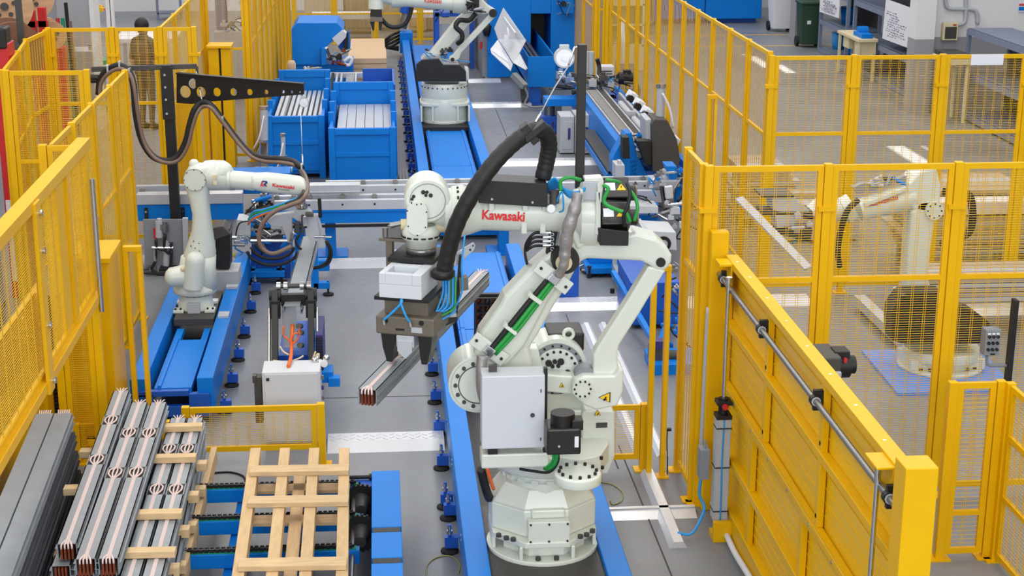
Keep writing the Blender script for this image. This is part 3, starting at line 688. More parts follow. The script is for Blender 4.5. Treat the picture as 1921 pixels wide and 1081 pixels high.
MB().cyl((2.40, BK.y, .2), (2.40, BK.y, BK.z-.1), .013, n=12).cyl((2.40, BK.y, BK.z-.1), (2.40, BK.y, BK.z-.03), .017, n=10).o('piston_rod', CHR, gt)
MB().cyl((2.455, 6.78, .2), (2.455, 6.78, SZ-.06), .008, n=8).o('guide_rod', STL, gt)
MB().box(2.33, 2.47, 10.40, 10.53, 0, .05).box(2.33, 2.50, 10.37, 10.41, .0, .16).o('cylinder_foot', YEL, gt, .004)
# pneumatic cylinder with rod
cy = T('pneumatic_cylinder', 'grey pneumatic lift cylinder with blue air line beside the gate', 'cylinder', (2.385, 10.47, 0))
X, Yp = 2.385, 10.47
MB().box(X-.048, X+.048, Yp-.048, Yp+.048, .15, .95).box(X-.052, X-.044, Yp-.052, Yp+.052, .15, .95).box(X+.044, X+.052, Yp-.052, Yp+.052, .15, .95).o('barrel', LGR, cy, .006)
MB().box(X-.056, X+.056, Yp-.056, Yp+.056, .93, .96).cyl((X, Yp, .96), (X, Yp, 1.08), .035, n=16).cb((X, Yp, 1.05), .11, .1, .03).o('rod_clamp', BLK, cy, .003)
MB().cyl((X+.0, Yp-.04, 1.03), (X, Yp-.07, 1.03), .022, n=12).o('red_button', RED, cy)
MB().cyl((X, Yp, 1.05), (X, Yp, 1.93), .014, n=12).cyl((X, Yp, 1.93), (X, Yp, 1.97), .025, n=12).o('piston_rod', CHR, cy)
MB().tube([(X, Yp-.05, .93), (X-.005, Yp-.056, .6), (X, Yp-.056, .3), (X, Yp-.055, .16)], .006, 6).o('air_line', CYA, cy)
for z in (.86, .56, .22): MB().box(X-.056, X+.056, Yp-.058, Yp+.05, z, z+.006).o('cable_tie', BLK, cy)
MB().box(X-.14, X-.07, Yp+.05, Yp+.16, .43, .66).cyl((X-.1, Yp+.1, .66), (X-.1, Yp+.1, .72), .01, n=8).o('junction_box', GRY, cy, .004)
MB().tube([(X-.12, Yp+.1, .43), (X-.13, Yp+.08, .3), (X-.1, Yp+.04, .2), (X-.2, Yp-.05, .06), (X-.3, Yp-.02, .05)], .012, 6).o('blue_air_hose', CYA, cy)
cp = MB().tube([gx(1337, 943, 2.43), gx(1355, 985, 2.43), gx(1378, 1036, 2.43), gx(1405, 1081, 2.43), gx(1450, 1160, 2.43)], .022, 10).o('conduit_pipe', PLAST)
tag(cp, 'white plastic conduit pipe along the foot of the lift gate', 'pipe')
kp = MB().box(2.46, 2.50, 6.8, 10.88, 0.0, .17).o('kick_plate', YEL, gt, .004)
pc = MB().tube([(2.355, 10.96, 1.6), (2.35, 10.96, 1.3), (2.345, 10.96, .7), (2.34, 10.96, .35)], .018, 8).o('conduit_pipe', LGR)
tag(pc, 'grey vertical conduit on the gate guide column', 'pipe')
# motor unit of the gate further back
gm = T('gate_motor', 'black gear motor with grey cover behind the lift gate', 'motor', gz(1535, 700, .0))
p = gy(1530, 672, 9.6); 
MB().cb(p, .26, .3, .1).o('cover', DGR, gm, .01); MB().cb(p+V(.05, -.02, -.09), .16, .3, .1).o('housing', LGR, gm, .01)
MB().cyl(p+V(.13, 0, -.05), p+V(.22, 0, -.05), .085, n=20).cyl(p+V(.22, 0, -.05), p+V(.26, 0, -.05), .06, n=16).cb(p+V(.16, 0, .01), .1, .12, .1).o('motor_body', BLK, gm, .006)
MB().cyl((p.x+.14, p.y, 0), (p.x+.14, p.y, p.z-.1), .025, n=10).o('stand_pipe', BLK, gm)
MB().cb(p+V(.17, -.09, .01), .02, .02, .03).o('red_button', RED, gm)
# ------------------------------------------------------------------ left lift gate, raised
lg = T('lift_gate', 'raised yellow mesh lift gate leaf at the left edge', 'gate', (-2.25, 9.5, 0))
mesh_panel(lg, (-2.25, 7.0), (-2.25, 12.1), 1.46, 2.65, (), fw=.06, vp=.2, ht=.0032)
MB().box(-2.21, -2.185, 9.98, 10.13, 1.40, 2.68).o('stiffener', YEL, lg, .004)
MB().box(-2.30, -2.2, 7.0, 12.1, 2.62, 2.70).box(-2.29, -2.2, 7.0, 12.1, 1.42, 1.49).o('gate_rail', YEL, lg, .004)
MB().box(-2.24, -2.22, 11.2, 11.25, 1.46, 2.65).box(-2.26, -2.24, 10.9, 11.4, 1.46, 2.65).o('mesh_backing_bar', YEL, lg)
for z in (1.47, 1.85, 2.35, 2.6): MB().cyl((-2.185, 10.08, z), (-2.165, 10.08, z), .022, n=12).o('gate_bolt', CHR, lg)
MB().cyl((-2.19, 12.0, 1.35), (-2.19, 12.0, 2.4), .02, n=12).o('piston_rod', CHR, lg)
gcab = T('gate_guide_cabinet', 'tall yellow sheet guide column with a black slot, left foreground', 'cabinet', (-2.45, 13, 0))
MB().box(-2.62, -2.365, 12.55, 13.1, 0.1, 1.60).o('left_cover', YEL, gcab, .006)
MB().box(-2.345, -2.22, 12.55, 13.1, 0.1, 1.60).o('right_cover', YEL, gcab, .006)
MB().box(-2.6, -2.25, 12.6, 13.05, 0.0, 1.55).o('slot_lining', BLK, gcab)
MB().box(-2.64, -2.19, 12.5, 13.1, 1.60, 1.64).o('top_cover', YEL, gcab, .004)
MB().box(-2.85, -2.60, 12.3, 12.5, 0.0, .08).box(-2.7, -2.2, 12.35, 12.5, 0.0, .10).o('foot_plate', YEL, gcab)
lwl = T('lower_guard', 'plain yellow sheet panel below the raised left lift gate', 'guard panel', (-2.75, 12, 0))
MB().box(-2.78, -2.74, 9.6, 12.5, 0.02, 1.45).o('sheet', YEL, lwl, .004)
MB().box(-2.74, -2.70, 12.2, 12.5, 0.0, 1.45).box(-2.74, -2.72, 11.7, 11.75, 0, 1.4).o('edge_profile', YEL, lwl)
fence('low left fence beside the guide column, behind the busbar stacks', [(-2.5, 12.22), (-1.75, 12.22)], z0=.05, z1=.34, mids=(), clip=False)
bel = T('drag_chain', 'vertical black ribbed cable chain beside the yellow guide column', 'cable chain', (-2.67, 12.4, 0))
bw = MB()
for i in range(34): bw.box(-2.715, -2.635, 12.42, 12.46, .25+i*.032, .25+i*.032+.02)
bw.box(-2.705, -2.645, 12.44, 12.48, .25, 1.35); bw.o('chain_link', BLK, bel, kind='stuff')
# ------------------------------------------------------------------ gripper on the big robot (frame turned along the busbar)
FX, FY = fx.x, 9.68
ga = math.atan2(.84, 2.53); eX = V(math.cos(ga), -math.sin(ga), 0); eY = V(math.sin(ga), math.cos(ga), 0)
class GB(MB):                                         # builds in the turned gripper frame
    def o(s, *a, **k):
        s.v = [V(FX, FY, 0) + eX*p.x + eY*p.y + V(0, 0, p.z) for p in s.v]; return super().o(*a, **k)
gzv = lambda py, y=0: gy(765, py, 9.6+y).z
zt0 = fz(478); zb = 1.79
gr = GB().box(-.17, .13, -.16, .16, zt0-.03, zt0).o('gripper', BLK, rob, .003)
GB().box(-.28, .02, .0, .1, zt0+.055, zt0+.075).o('valve_plate', BRZ, gr, .003)
GB().box(-.24, -.2, .02, .07, zt0-.2, zt0+.055).o('valve_post', BRZ, gr)
GB().box(-.22, -.12, .0, .07, zt0+.08, zt0+.16).cyl((-.24, .02, zt0+.08), (-.24, .02, zt0+.14), .02, n=10).cyl((-.2, 0, zt0+.16), (-.1, .03, zt0+.18), .018, n=10).o('air_valve', STL, gr, .004)
bz1, bz0 = zt0-.035, zt0-.19
wb = GB(); wb.box(-.15, .12, -.40, -.05, bz0, bz1-.07); wb.box(-.15, -.11, -.40, -.05, bz1-.07, bz1).box(.06, .12, -.40, -.05, bz1-.07, bz1).box(-.11, .06, -.40, -.36, bz1-.07, bz1).box(-.11, .06, -.22, -.16, bz1-.07, bz1).box(-.11, .06, -.07, -.05, bz1-.07, bz1)
wb.o('valve_terminal_box', CAB, gr, .004); GB().box(-.11, .06, -.16, -.07, bz1-.03, bz1-.02).o('window', GRY, gr)
GB().box(-.19, .16, -.38, .10, bz0-.025, bz0).o('mount_plate', BLK, gr, .003)
GB().box(-.15, .13, -.30, .08, bz0-.16, bz0-.025).o('gripper_body', BRZ, gr, .004)
GB().box(-.19, .185, -.36, -.02, bz0-.25, bz0-.13).o('jaw_guide', BRZ, gr, .012)
q = GB()
for xx in (-.125, .105): q.cyl((xx, -.362, bz0-.16), (xx, -.345, bz0-.16), .017, n=14)
q.box(-.06, -.005, -.3625, -.355, bz0-.218, bz0-.205)
q.o('guide_bolt', BLK, gr); GB().box(.04, .11, -.3625, -.355, bz0-.225, bz0-.19).o('type_plate', LGR, gr)
jz = bz0-.25
for s_ in (-1, 1):
    j = GB(); pts = [(s_*.075, jz), (s_*.165, jz), (s_*.155, jz-.09), (s_*.13, jz-.185), (s_*.095, jz-.185), (s_*.085, jz-.12)]
    j.prism([V(a, -.34, b) for a, b in pts], (0, .13, 0)); j.o('jaw', SAT, gr, .004)
GB().box(-.058, .055, -.36, -.10, jz-.075, jz).prism([V(-.05, -.37, jz-.03), V(.045, -.37, jz-.03), V(.045, -.37, jz-.10), V(.0, -.37, jz-.15), V(-.05, -.37, jz-.10)], (0, .2, 0)).o('centering_wedge', ALU, gr, .003)
# side unit with cylinder and sensor plates on the right of the gripper
def sl5(nm, m, *polys, bev=.003):
    b = MB()
    for pts, Y, th in polys: slabp(b, pts, Y, th)
    return b.o(nm, m, gr, bev)
sl5('side_plate', BLK, ([(800, 596), (858, 594), (859, 602), (838, 611), (800, 607)], 9.62, .14))
sl5('side_cylinder', ALU, ([(829, 560), (851, 558), (851, 594), (829, 596)], 9.66, .10), ([(838, 500), (850, 500), (850, 560), (839, 560)], 9.70, .06))
sl5('side_base', LGR, ([(812, 590), (856, 588), (857, 595), (812, 598)], 9.60, .12))
sl5('side_valve', BLK, ([(822, 585), (831, 584), (831, 597), (822, 598)], 9.58, .05), ([(838, 575), (846, 575), (846, 595), (838, 595)], 9.60, .05))
sl5('side_arm', BLK, ([(862, 480), (867, 480), (867, 522), (858, 590), (852, 592), (857, 548)], 9.74, .08))
sl5('sensor_block', BRZ, ([(861, 523), (878, 521), (879, 544), (862, 548)], 9.70, .08))
sl5('sensor_bracket', ALU, ([(852, 478), (888, 456), (892, 461), (889, 470), (866, 490), (853, 500)], 9.78, .03), ([(851, 440), (857, 440), (857, 500), (851, 500)], 9.76, .04))
sl5('bracket_hole', BLK, ([(880, 467), (884, 467), (884, 471), (880, 471)], 9.776, .006), ([(886, 460), (889, 460), (889, 463), (886, 463)], 9.776, .006))
sl5('valve_block', DGR, ([(806, 545), (824, 540), (826, 560), (808, 566)], 9.58, .1))
for i in range(9):
    a = .17+.018*(i % 5); b = -.10+.03*(i//3)
    GB().tube([(a, b, zt0-.12), (a+.01, b-.04, bz0-.02-.01*i), (a-.01+.004*i, b-.07, bz0-.10-.006*i), (.15-.012*(i % 4), -.20, bz0-.14-.008*i)], .0065, 6, 5).o('air_line', GRN if i in (4, 7) else CYA, gr)
for i, m in ((0, CYA), (1, CYA)):
    GB().tube([(-.01, -.385, bz0), (-.01, -.40, bz0-.03), (-.015+(-.07 if i == 0 else .035), -.40, bz0-.11), ((-.13 if i == 0 else .04), -.385, bz0-.15)], .008, 6, 5).o('air_line', m, gr)
    p = (-.13, -.385, bz0-.15) if i == 0 else (.04, -.385, bz0-.15); GB().cyl(p, (p[0]+.005, p[1], p[2]-.03), .01, n=8).o('air_fitting', CHR, gr)
MB().tube([gy(872, 440, 9.3), gy(866, 500, 9.3), gy(868, 540, 9.35), gy(856, 575, 9.4)], .006, 6, 5).o('air_line', CYA, rob)
# thick ribbed hose from gripper over to the valve box
hp = [gy(832, 520, 9.42), gy(838, 485, 9.40), gy(855, 425, 9.36), gy(885, 365, 9.34), gy(925, 308, 9.36), gy(962, 270, 9.42), gy(990, 250, 9.5), gy(1008, 244, 9.55), gy(1024, 250, 9.6), gy(1030, 272, 9.64), gy(1026, 300, 9.66), gy(1018, 335, 9.66)]
MB().tube(hp, lambda t: .052+.0015*math.sin(500*t), 16, 10).o('corrugated_hose', HOSE, rob)
MB().lathe([(.06, 0), (.075, .015), (.075, .045), (.06, .06)], gy(831, 522, 9.42), 20).o('hose_collar', BLK, rob)
p = gy(993, 250, 9.5); MB().cb(p, .13, .12, .05, ry=.9).cb(p+V(.03, -.02, .02), .04, .13, .16, ry=.9).o('hose_clamp', BLK, rob, .004)
# mast, spring balancer and rope over the robot
pm = gy(1087, 354, 9.74); ptp = gy(1092, 83, 9.74)
ms = MB(); ms.beam(pm, ptp, .054, .054, up=(0, 1, 0)); ms.o('balancer_mast', BLK, rob, .003)
rc = gy(1059, 109, 9.70)
b_ = MB().cyl(rc, rc+V(0, .05, 0), .062, n=28).cb(rc+V(.0, .02, .06), .06, .03, .04).o('balancer_reel', LGR, rob, .004)
MB().cyl(rc+V(0, -.004, 0), rc+V(0, .0, 0), .052, n=28).cyl(rc+V(0, -.012, 0), rc, .018, n=16).o('reel_cover', PAP, b_)
MB().tube([gy(1083, 88, 9.72), gy(1078, 90, 9.72), gy(1073, 104, 9.70), gy(1066, 122, 9.70)], .008, 8, 5).o('reel_hook', CHR, rob)
MB().tube([gy(1066, 125, 9.7), gy(1040, 165, 9.65), gy(1016, 210, 9.58)], .004, 6, 2).o('rope', LGR, rob)
MB().tube([gy(1016, 210, 9.58), gy(1004, 232, 9.54), gy(999, 246, 9.52)], .009, 8, 2).o('rope_hook', CHR, rob)
# the busbar in the gripper: sandwich of copper bars in an aluminium housing
def busbar(name, label, p0, p1, w=.115, h=.10, windows=(), parent_group=None, cop=True, top_strip=True):
    p0 = V(p0); p1 = V(p1); d = (p1-p0).normalized(); s = d.cross(V(0, 0, 1)).normalized(); L = (p1-p0).length
    t = T(name, label, 'busbar', p0, parent_group)
    Q = lambda a, b, c: p0 + s*a + d*b + V(0, 0, c)
    def bx(m, a0, a1, b0, b1, c0, c1):
        return m.hexa([Q(a0, b0, c0), Q(a1, b0, c0), Q(a1, b1, c0), Q(a0, b1, c0), Q(a0, b0, c1), Q(a1, b0, c1), Q(a1, b1, c1), Q(a0, b1, c1)])
    st = .012; cuts = [0.0] + [x for wd in windows for x in wd] + [L]
    m = MB()
    bx(m, -w/2, -w/2+.006, 0, L, -h, 0); bx(m, w/2-.006, w/2, 0, L, -h, 0)
    if not top_strip: bx(m, -w/2, w/2, 0, L, -.006, 0)
    for k in range(0, len(cuts) if top_strip else 0, 2):
        a, b = cuts[k], cuts[k+1]
        if b-a > .01: bx(m, -w/2, -st, a, b, -.006, 0); bx(m, st, w/2, a, b, -.006, 0)
    for z in (-.03, -.07): bx(m, w/2, w/2+.012, 0, L, z-.004, z); bx(m, -w/2-.012, -w/2, 0, L, z-.004, z)
    m.o('housing', GAL, t)
    if cop:
        for i in range(4):
            xx = (i-1.5)*w*.18; bx(MB(), xx-.006, xx+.006, -.012, .05, -h+.004, -.012).o('copper_bar', COP, t)
    def strip(b0, b1, wide):
        m = MB()
        if not wide:
            for i in range(4):
                xx = (i-1.5)*.0062; bx(m, xx-.0026, xx+.0026, b0, b1, -.004, .003)
            return m.o('insulation_strip', PNK, t)
        for i in range(4):
            o_ = (i-1.5); n = 6; P = []
            for j in range(n+1):
                u = j/n; f = min(1, 3.2*min(u, 1-u)); P.append(Q(o_*(.0062+f*.02), b0+(b1-b0)*u, .006*f))
            m.tube(P, .0066, 5, 2)
        m.o('insulated_bar', PNK, t)
    if top_strip:
        for k in range(0, len(cuts), 2): strip(cuts[k], cuts[k+1], False)
        for a, b in windows:
            bx(MB(), -w*.47, w*.47, a-.005, b+.005, -.05, -.004).o('window_recess', BLK, t); strip(a, b, True)
        m = MB()
        for i in range(4):
            o_ = (i-1.5); m.tube([Q(o_*.0062, .05, .0), Q(o_*.012, .02, .002), Q(o_*.02, -.01, -.004), Q(o_*.021, -.014, -.03)], .006, 5, 3)
        m.o('bar_end', PNK, t); m = MB()
        for i in range(4):
            o_ = (i-1.5); m.tube([Q(o_*.0062, L-.05, .0), Q(o_*.014, L-.01, .004), Q(o_*.026, L+.03, .008)], .005, 5, 3)
        m.o('bar_end', PNK, t)
    return t
busbar('busbar', 'silver busbar with copper end held in the jaws of the big robot', (-.115, 8.97, 1.755), (.73, 11.5, 1.755), .115, .105, ((.60, .86),))

# ------------------------------------------------------------------ small robot on the left track
LRC = V(-1.82, 15.2, .42)
lr = T('industrial_robot', 'white six-axis robot on the short left track, arm reaching right', 'robot', LRC)
YL = 15.2
MB().box(-2.03, -1.65, 14.82, 15.75, .33, .40).o('carriage_plate', DGR, lr, .004)
cx, cy_ = gy(368, 575, YL).x, YL
lzz = lambda py, Y=YL: gy(368, py, Y).z
b = MB()
b.lathe([(.175, .40), (.175, .44), (.165, .47), (.16, lzz(556)), (.165, lzz(550))], (cx, cy_, 0), 30)
for sx in (-1, 1): b.box(cx+sx*.15-.05, cx+sx*.15+.05, cy_-.2, cy_-.08, .40, .43); b.box(cx+sx*.15-.05, cx+sx*.15+.05, cy_+.1, cy_+.2, .40, .43)
b.o('base', WHT, lr, .006)
MB().box(cx-.06, cx+.06, cy_-.215, cy_-.15, .40, .50).o('connector_box', LGR, lr, .004)
bt = MB()
for i in range(16):
    t = 2*PI*i/16; bt.cyl((cx+.15*math.cos(t), cy_+.15*math.sin(t), lzz(550)), (cx+.15*math.cos(t), cy_+.15*math.sin(t), lzz(550)+.012), .009, n=6)
for sx in (-.18, -.13, .13, .18): bt.cyl((cx+sx, cy_-.17, .43), (cx+sx, cy_-.17, .445), .011, n=6)
bt.o('base_bolt', BLK, lr, kind='stuff')
tr = MB(); tr.lathe([(.175, lzz(550)+.01), (.21, lzz(546)), (.21, lzz(538)), (.17, lzz(530)), (.13, lzz(505))], (cx, cy_, 0), 30)
p0, p1 = gy(324, 520, 15.05), gy(362, 515, 15.1); tr.cyl(p0, p1, .095, .12, 20); tr.sph(p0, .098, .8, 1, 1)
tr.loft([se(cx+.03, cy_, lzz(540), .19, .15, 2.6), se(cx+.03, cy_, lzz(505), .18, .14, 2.6), se(cx+.05, cy_, lzz(480), .17, .12, 2.6)])
p0 = gy(366, 490, 15.0); p1 = gy(362, 540, 15.0); tr.cyl(p0, p1, .095, .095, 22); tr.sph(p0, .096)
tr.o('turret', WHT, lr)
for (a, b_, Y, r) in ((377, 523, 15.0, .03), (343, 505, 15.0, .025)): MB().sph(gy(a, b_, Y), r).o('cream_cap', CREAM, lr)
am = MB()
prof = [(489, 343, 404), (475, 345, 405), (455, 352, 402), (430, 360, 398), (400, 361, 394), (375, 355, 392), (350, 347, 393), (335, 344, 394), (322, 348, 396), (312, 358, 395)]
rings = []
for py, xa, xb in prof:
    A, B = gy(xa, py, YL), gy(xb, py, YL); rings.append(se((A.x+B.x)/2, YL+.02, A.z, (B.x-A.x)/2, .13, 2.8, 24))
am.loft(rings); am.o('lower_arm', WHT, lr)
d_ = MB(); disc(d_, 365, 338, YL-.125, .108, .1, 32); dd = d_.o('elbow_cover', WHT, lr, .004)
cc = gy(365, 338, YL-.127); MB().ring(cc, cc+V(0, .006, 0), .108, .104, 32).o('cover_seam', GRY, dd)
s_ = MB()
for i in range(8):
    t = 2*PI*i/8; s_.cyl(cc+V(.098*math.cos(t), -.004, .098*math.sin(t)), cc+V(.098*math.cos(t), .004, .098*math.sin(t)), .006, n=6)
for (a, b_) in ((363, 453), (373, 457), (366, 466), (374, 471), (358, 462)): q = gy(a, b_, YL-.115); s_.cyl(q, q+V(0, .03, 0), .006, n=6)
s_.o('cover_screw', DGR, lr, kind='stuff')
eh = MB(); q = gy(398, 328, YL+.02); eh.sph(q, .155, 1.05, .9, .95); eh.cyl(gy(398, 330, YL+.02), gy(432, 337, YL+.02), .14, .095, 26); q = gy(364, 308, YL); eh.sph(q, .05); eh.sph(gy(372, 322, YL), .10, 1.1, 1, .9); eh.sph(gy(412, 324, YL+.02), .125, 1.1, .9, 1)
eh.o('elbow_housing', WHT, lr)
for (a, b_) in ((404, 331), (404, 343)): MB().cb(gy(a, b_, YL-.13), .035, .03, .03).o('cream_clip', CREAM, lr)
fa = MB(); fa.cyl(gy(427, 336, YL), gy(432, 336, YL), .10, n=26); fa.cyl(gy(430, 336, YL), gy(478, 341, YL), .085, .09, 26)
rr = []
for px, ya, yb in ((473, 327, 353), (480, 325, 356), (500, 324, 360), (540, 328, 364), (562, 331, 366), (571, 336, 363), (574, 343, 356)):
    A, B = gy(px, ya, YL), gy(px, yb, YL); c = (A+B)/2; r = (A-B).length/2
    rr.append([V(c.x, c.y+.10*math.copysign(abs(math.cos(2*PI*i/20))**.7, math.cos(2*PI*i/20)), c.z+r*math.copysign(abs(math.sin(2*PI*i/20))**.7, math.sin(2*PI*i/20))) for i in range(20)])
fa.loft(rr); fa.o('forearm', WHT, lr)
text('lettering', 'Kawasaki', gy(511, 350, YL-.106), gy(552, 355, YL-.106), .034, KRED, lr, bold=.028)
text('lettering', 'RS050N', gy(522, 356, YL-.106), gy(543, 358.5, YL-.106), .014, DGR, lr, bold=.01)
em = MB(); slabp(em, [(491, 340), (494, 340), (491, 349), (488, 349)], YL-.106, .004); slabp(em, [(489, 346), (497, 347), (496, 349.5), (488, 349.5)], YL-.108, .004); em.o('emblem_red', LOGR, lr)
em = MB(); slabp(em, [(492, 339), (501, 340), (502, 343.5), (498, 346), (501, 350), (498, 350), (494, 345.5), (498, 343.2), (497, 342), (491, 341.5)], YL-.110, .004); em.o('emblem_navy', NAVY, lr)
tf = MB(); q = gy(565, 366, YL); q2 = gy(566, 384, YL); tf.cyl(q, q2, .04, n=18); tf.cyl(gy(566, 384, YL), gy(566, 389, YL), .06, n=18); tf.o('tool_flange', CHR, lr)
# tool of the small robot: grey bracket with clamp arms
tl = MB()
slabp(tl, [(516, 404), (552, 399), (556, 394), (578, 394), (584, 398), (590, 408), (590, 420), (566, 420), (548, 408), (548, 455), (540, 455), (530, 425), (510, 425), (500, 415)], YL-.05, .1)
tl.o('tool_bracket', LGR, lr, .004)
tl = MB(); slabp(tl, [(574, 405), (592, 405), (600, 448), (600, 453), (583, 453), (577, 440)], YL-.2, .12); slabp(tl, [(586, 405), (596, 404), (604, 432), (600, 446)], YL-.1, .1); tl.o('clamp_arm', LGR, lr, .004)
tl = MB(); slabp(tl, [(553, 418), (562, 418), (562, 437), (553, 437)], YL-.12, .08); slabp(tl, [(565, 404), (570, 404), (570, 440), (565, 440)], YL-.08, .08); slabp(tl, [(572, 402), (588, 402), (588, 407), (574, 407)], YL-.24, .1); tl.o('clamp_cylinder', DGR, lr, .003)
tl = MB(); tl.cyl(gy(590, 444, YL-.2), gy(622, 445, YL-.2), .012, n=8); tl.cyl(gy(609, 440, YL-.2), gy(609, 449, YL-.2), .012, n=8); slabp(tl, [(545, 437), (551, 437), (549, 455), (543, 453)], YL-.12, .05); slabp(tl, [(568, 408), (576, 406), (577, 424), (569, 425)], YL-.26, .03); tl.o('clamp_pin', CHR, lr)
MB().cyl(gy(599, 372, YL-.05), gy(601, 408, YL-.05), .018, n=10).o('sensor_rod', BLK, lr)
for k, pts in enumerate(([(611, 452), (618, 470), (614, 490), (600, 500), (586, 503)], [(614, 452), (622, 472), (618, 492), (604, 501), (588, 504)], [(562, 440), (555, 452), (560, 464), (566, 468)])):
    MB().tube([gy(a, b_, YL-.2) for a, b_ in pts], .013, 7, 5).o('tool_cable', HOSE, lr)
# cable hose from jib to robot wrist (hose belongs to the robot)
hp = [(185, 178, 18.2), (188, 150, 18.2), (203, 131, 18.15), (225, 123, 18.1), (243, 136, 18.05), (251, 165, 18.0), (255, 215, 18.0), (266, 262, 18), (285, 292, 17.95), (310, 302, 17.9), (332, 295, 17.9), (348, 268, 17.9), (357, 232, 17.9), (366, 205, 17.9), (380, 194, 17.9), (396, 198, 17.8), (418, 226, 17.75), (445, 262, 17.7), (470, 288, 17.6), (495, 297, 17.5), (525, 299, 17.4), (550, 304, 17.35), (566, 316, 17.2), (574, 335, 16.3), (573, 356, 15.1), (562, 371, 14.95), (540, 380, 14.95), (515, 390, 14.95), (497, 405, 14.95), (486, 425, 14.95), (484, 445, 14.95), (492, 462, 14.95), (512, 470, 14.95), (545, 456, 15.0)]
MB().tube([gy(a, b_, Y) for a, b_, Y in hp[:23]], .038, 10, 5).o('cable_hose', HOSE, lr)
MB().tube([gy(a+(5 if 5 < i < 14 else 2), b_+(6 if i < 8 or i > 12 else 4), Y-.06) for i, (a, b_, Y) in enumerate(hp)], .022, 8, 5).o('cable_hose', BRN, lr)
MB().tube([gy(a-4, b_+4, Y-.03) for a, b_, Y in hp[22:27]], .02, 8, 5).o('cable_hose', HOSE, lr)
for k, (dy, m) in enumerate(((0, GRN), (3, CYA), (6, ORG), (-3, CYA))):
    MB().tube([gy(560, 372+dy*.5, 15.0), gy(530, 385+dy, 15.0), gy(495, 396+dy, 15.05), gy(475, 402+dy*1.5, 15.1), gy(466, 415+dy, 15.2)], .010, 6, 5).o('loose_cable', m, lr)
for i in (2, 3, 4, 16, 22): q = gy(*hp[i]); MB().cb(q, .02, .1, .1).o('hose_tie', LGR, lr)

# ------------------------------------------------------------------ jib crane (black) with spring balancers
jc = T('jib_crane', 'black jib crane with round holes in its arm, behind the left robot', 'crane', (-2.4, 18.2, 0))
MB().box(-2.455, -2.345, 18.14, 18.25, 0, 2.36).box(-2.6, -2.2, 18.0, 18.4, 0, .02).o('mast', BLK, jc, .004)
def holed_plate(outer, holes, Yf, m, parent, name, th):
    cu = bpy.data.curves.new(name, 'CURVE'); cu.dimensions = '2D'; cu.fill_mode = 'BOTH'; cu.extrude = th/2
    O = Yf(0); 
    def sp(pts):
        s = cu.splines.new('POLY'); s.points.add(len(pts)-1); s.use_cyclic_u = True
        for q, (a, b_) in zip(s.points, pts): q.co = (a, b_, 0, 1)
    sp(outer)
    for (x, z, r) in holes: sp([(x+r*math.cos(2*PI*i/20), z+r*math.sin(2*PI*i/20)) for i in range(20)])
    tmp = bpy.data.objects.new(name, cu); COL.objects.link(tmp)
    me = bpy.data.meshes.new_from_object(tmp.evaluated_get(bpy.context.evaluated_depsgraph_get())); bpy.data.objects.remove(tmp)
    off = LOC[parent.name]; A, B = Yf(0), Yf(1); d = (B-A).normalized(); n = V(0, 0, 1).cross(d)
    for v in me.vertices: v.co = A + d*v.co.x + V(0, 0, v.co.y) + n*v.co.z - off
    me.materials.clear(); me.materials.append(m); ob = bpy.data.objects.new(name, me); COL.objects.link(ob); ob.parent = parent; return ob
A, B = V(-2.36, 18.16, 0), V(gy(570, 165, 17.6).x, 17.6, 0); dj = (B-A).normalized(); LJ = (B-A).length
def jp(px, py):            # point of the arm plane under a sight line
    r = _ray(px, py); n = V(-dj.y, dj.x, 0); t = (A-V(0, 0, CH)).dot(n)/r.dot(n); q = V(0, 0, CH)+r*t; return ((q-A).dot(dj), q.z)
outer = [jp(*p) for p in ((332, 137), (570, 157), (570, 177), (545, 179), (400, 190), (360, 195), (332, 193))]
hl = []
for px, py, r in ((348, 172, 11.5), (377.5, 172.5, 10), (407.5, 172.5, 8.2), (438.5, 172.5, 7.2), (469, 172.5, 6), (500, 172.5, 4.4), (531.5, 172, 3.3), (548, 172.5, 2.6), (563, 172.5, 1.8)):
    a = jp(px, py); b_ = jp(px, py-r); hl.append((a[0], a[1], abs(b_[1]-a[1])))
holed_plate(outer, hl, lambda t: A + dj*(LJ*t), BLK, jc, 'jib_arm', .02)
a0, a1 = jp(332, 137), jp(570, 157)
P3 = lambda q: A + dj*q[0] + V(0, 0, q[1])
MB().beam(P3(a0), P3(a1), .07, .012, up=(0, 0, 1)).o('arm_flange', BLK, jc)
MB().box(-2.47, -2.33, 18.11, 18.14, 1.75, 2.34).o('mast_plate', BLK, jc)
pl = MB()
for z in (1.82, 1.98, 2.12, 2.26): pl.cyl((-2.42, 18.11, z), (-2.42, 18.095, z), .014, n=8)
pl.o('plate_bolt', CHR, jc, kind='stuff')
h0, h1 = gy(172, 130, 18.25), gy(369, 124, 18.25)
MB().beam(h0, h1, .05, .055).beam(h1, h1+V(0, 0, -.09), .03, .03).o('hose_arm', DGR, jc, .003)
q = gy(173, 146, 18.2); MB().cyl(q-V(.06, 0, 0), q+V(.07, 0, 0), .035, n=14).cyl(q-V(.05, 0, .03), q+V(.05, 0, -.03), .03, n=12).o('hose_connector', BLK, jc)
for (px, py, hook) in ((364, 157, (380, 196)), (570, 193, None)):
    q = gy(px, py, 18.05) if hook else gy(px, py, 17.5)
    s = 1 if hook else .9
    b_ = MB().cyl(q, q+V(0, .05, 0), .058*s, n=24).cb(q+V(0, .03, .05*s), .05, .03, .05).o('balancer_reel', LGR, jc)
    MB().cyl(q+V(0, -.006, 0), q, .05*s, n=24).cyl(q+V(0, -.012, 0), q, .014, n=12).o('reel_cover', PAP if not hook else CHR, b_)
MB().tube([gy(368, 134, 18.1), gy(370, 148, 18.05)], .006, 6).o('reel_hook', CHR, jc)
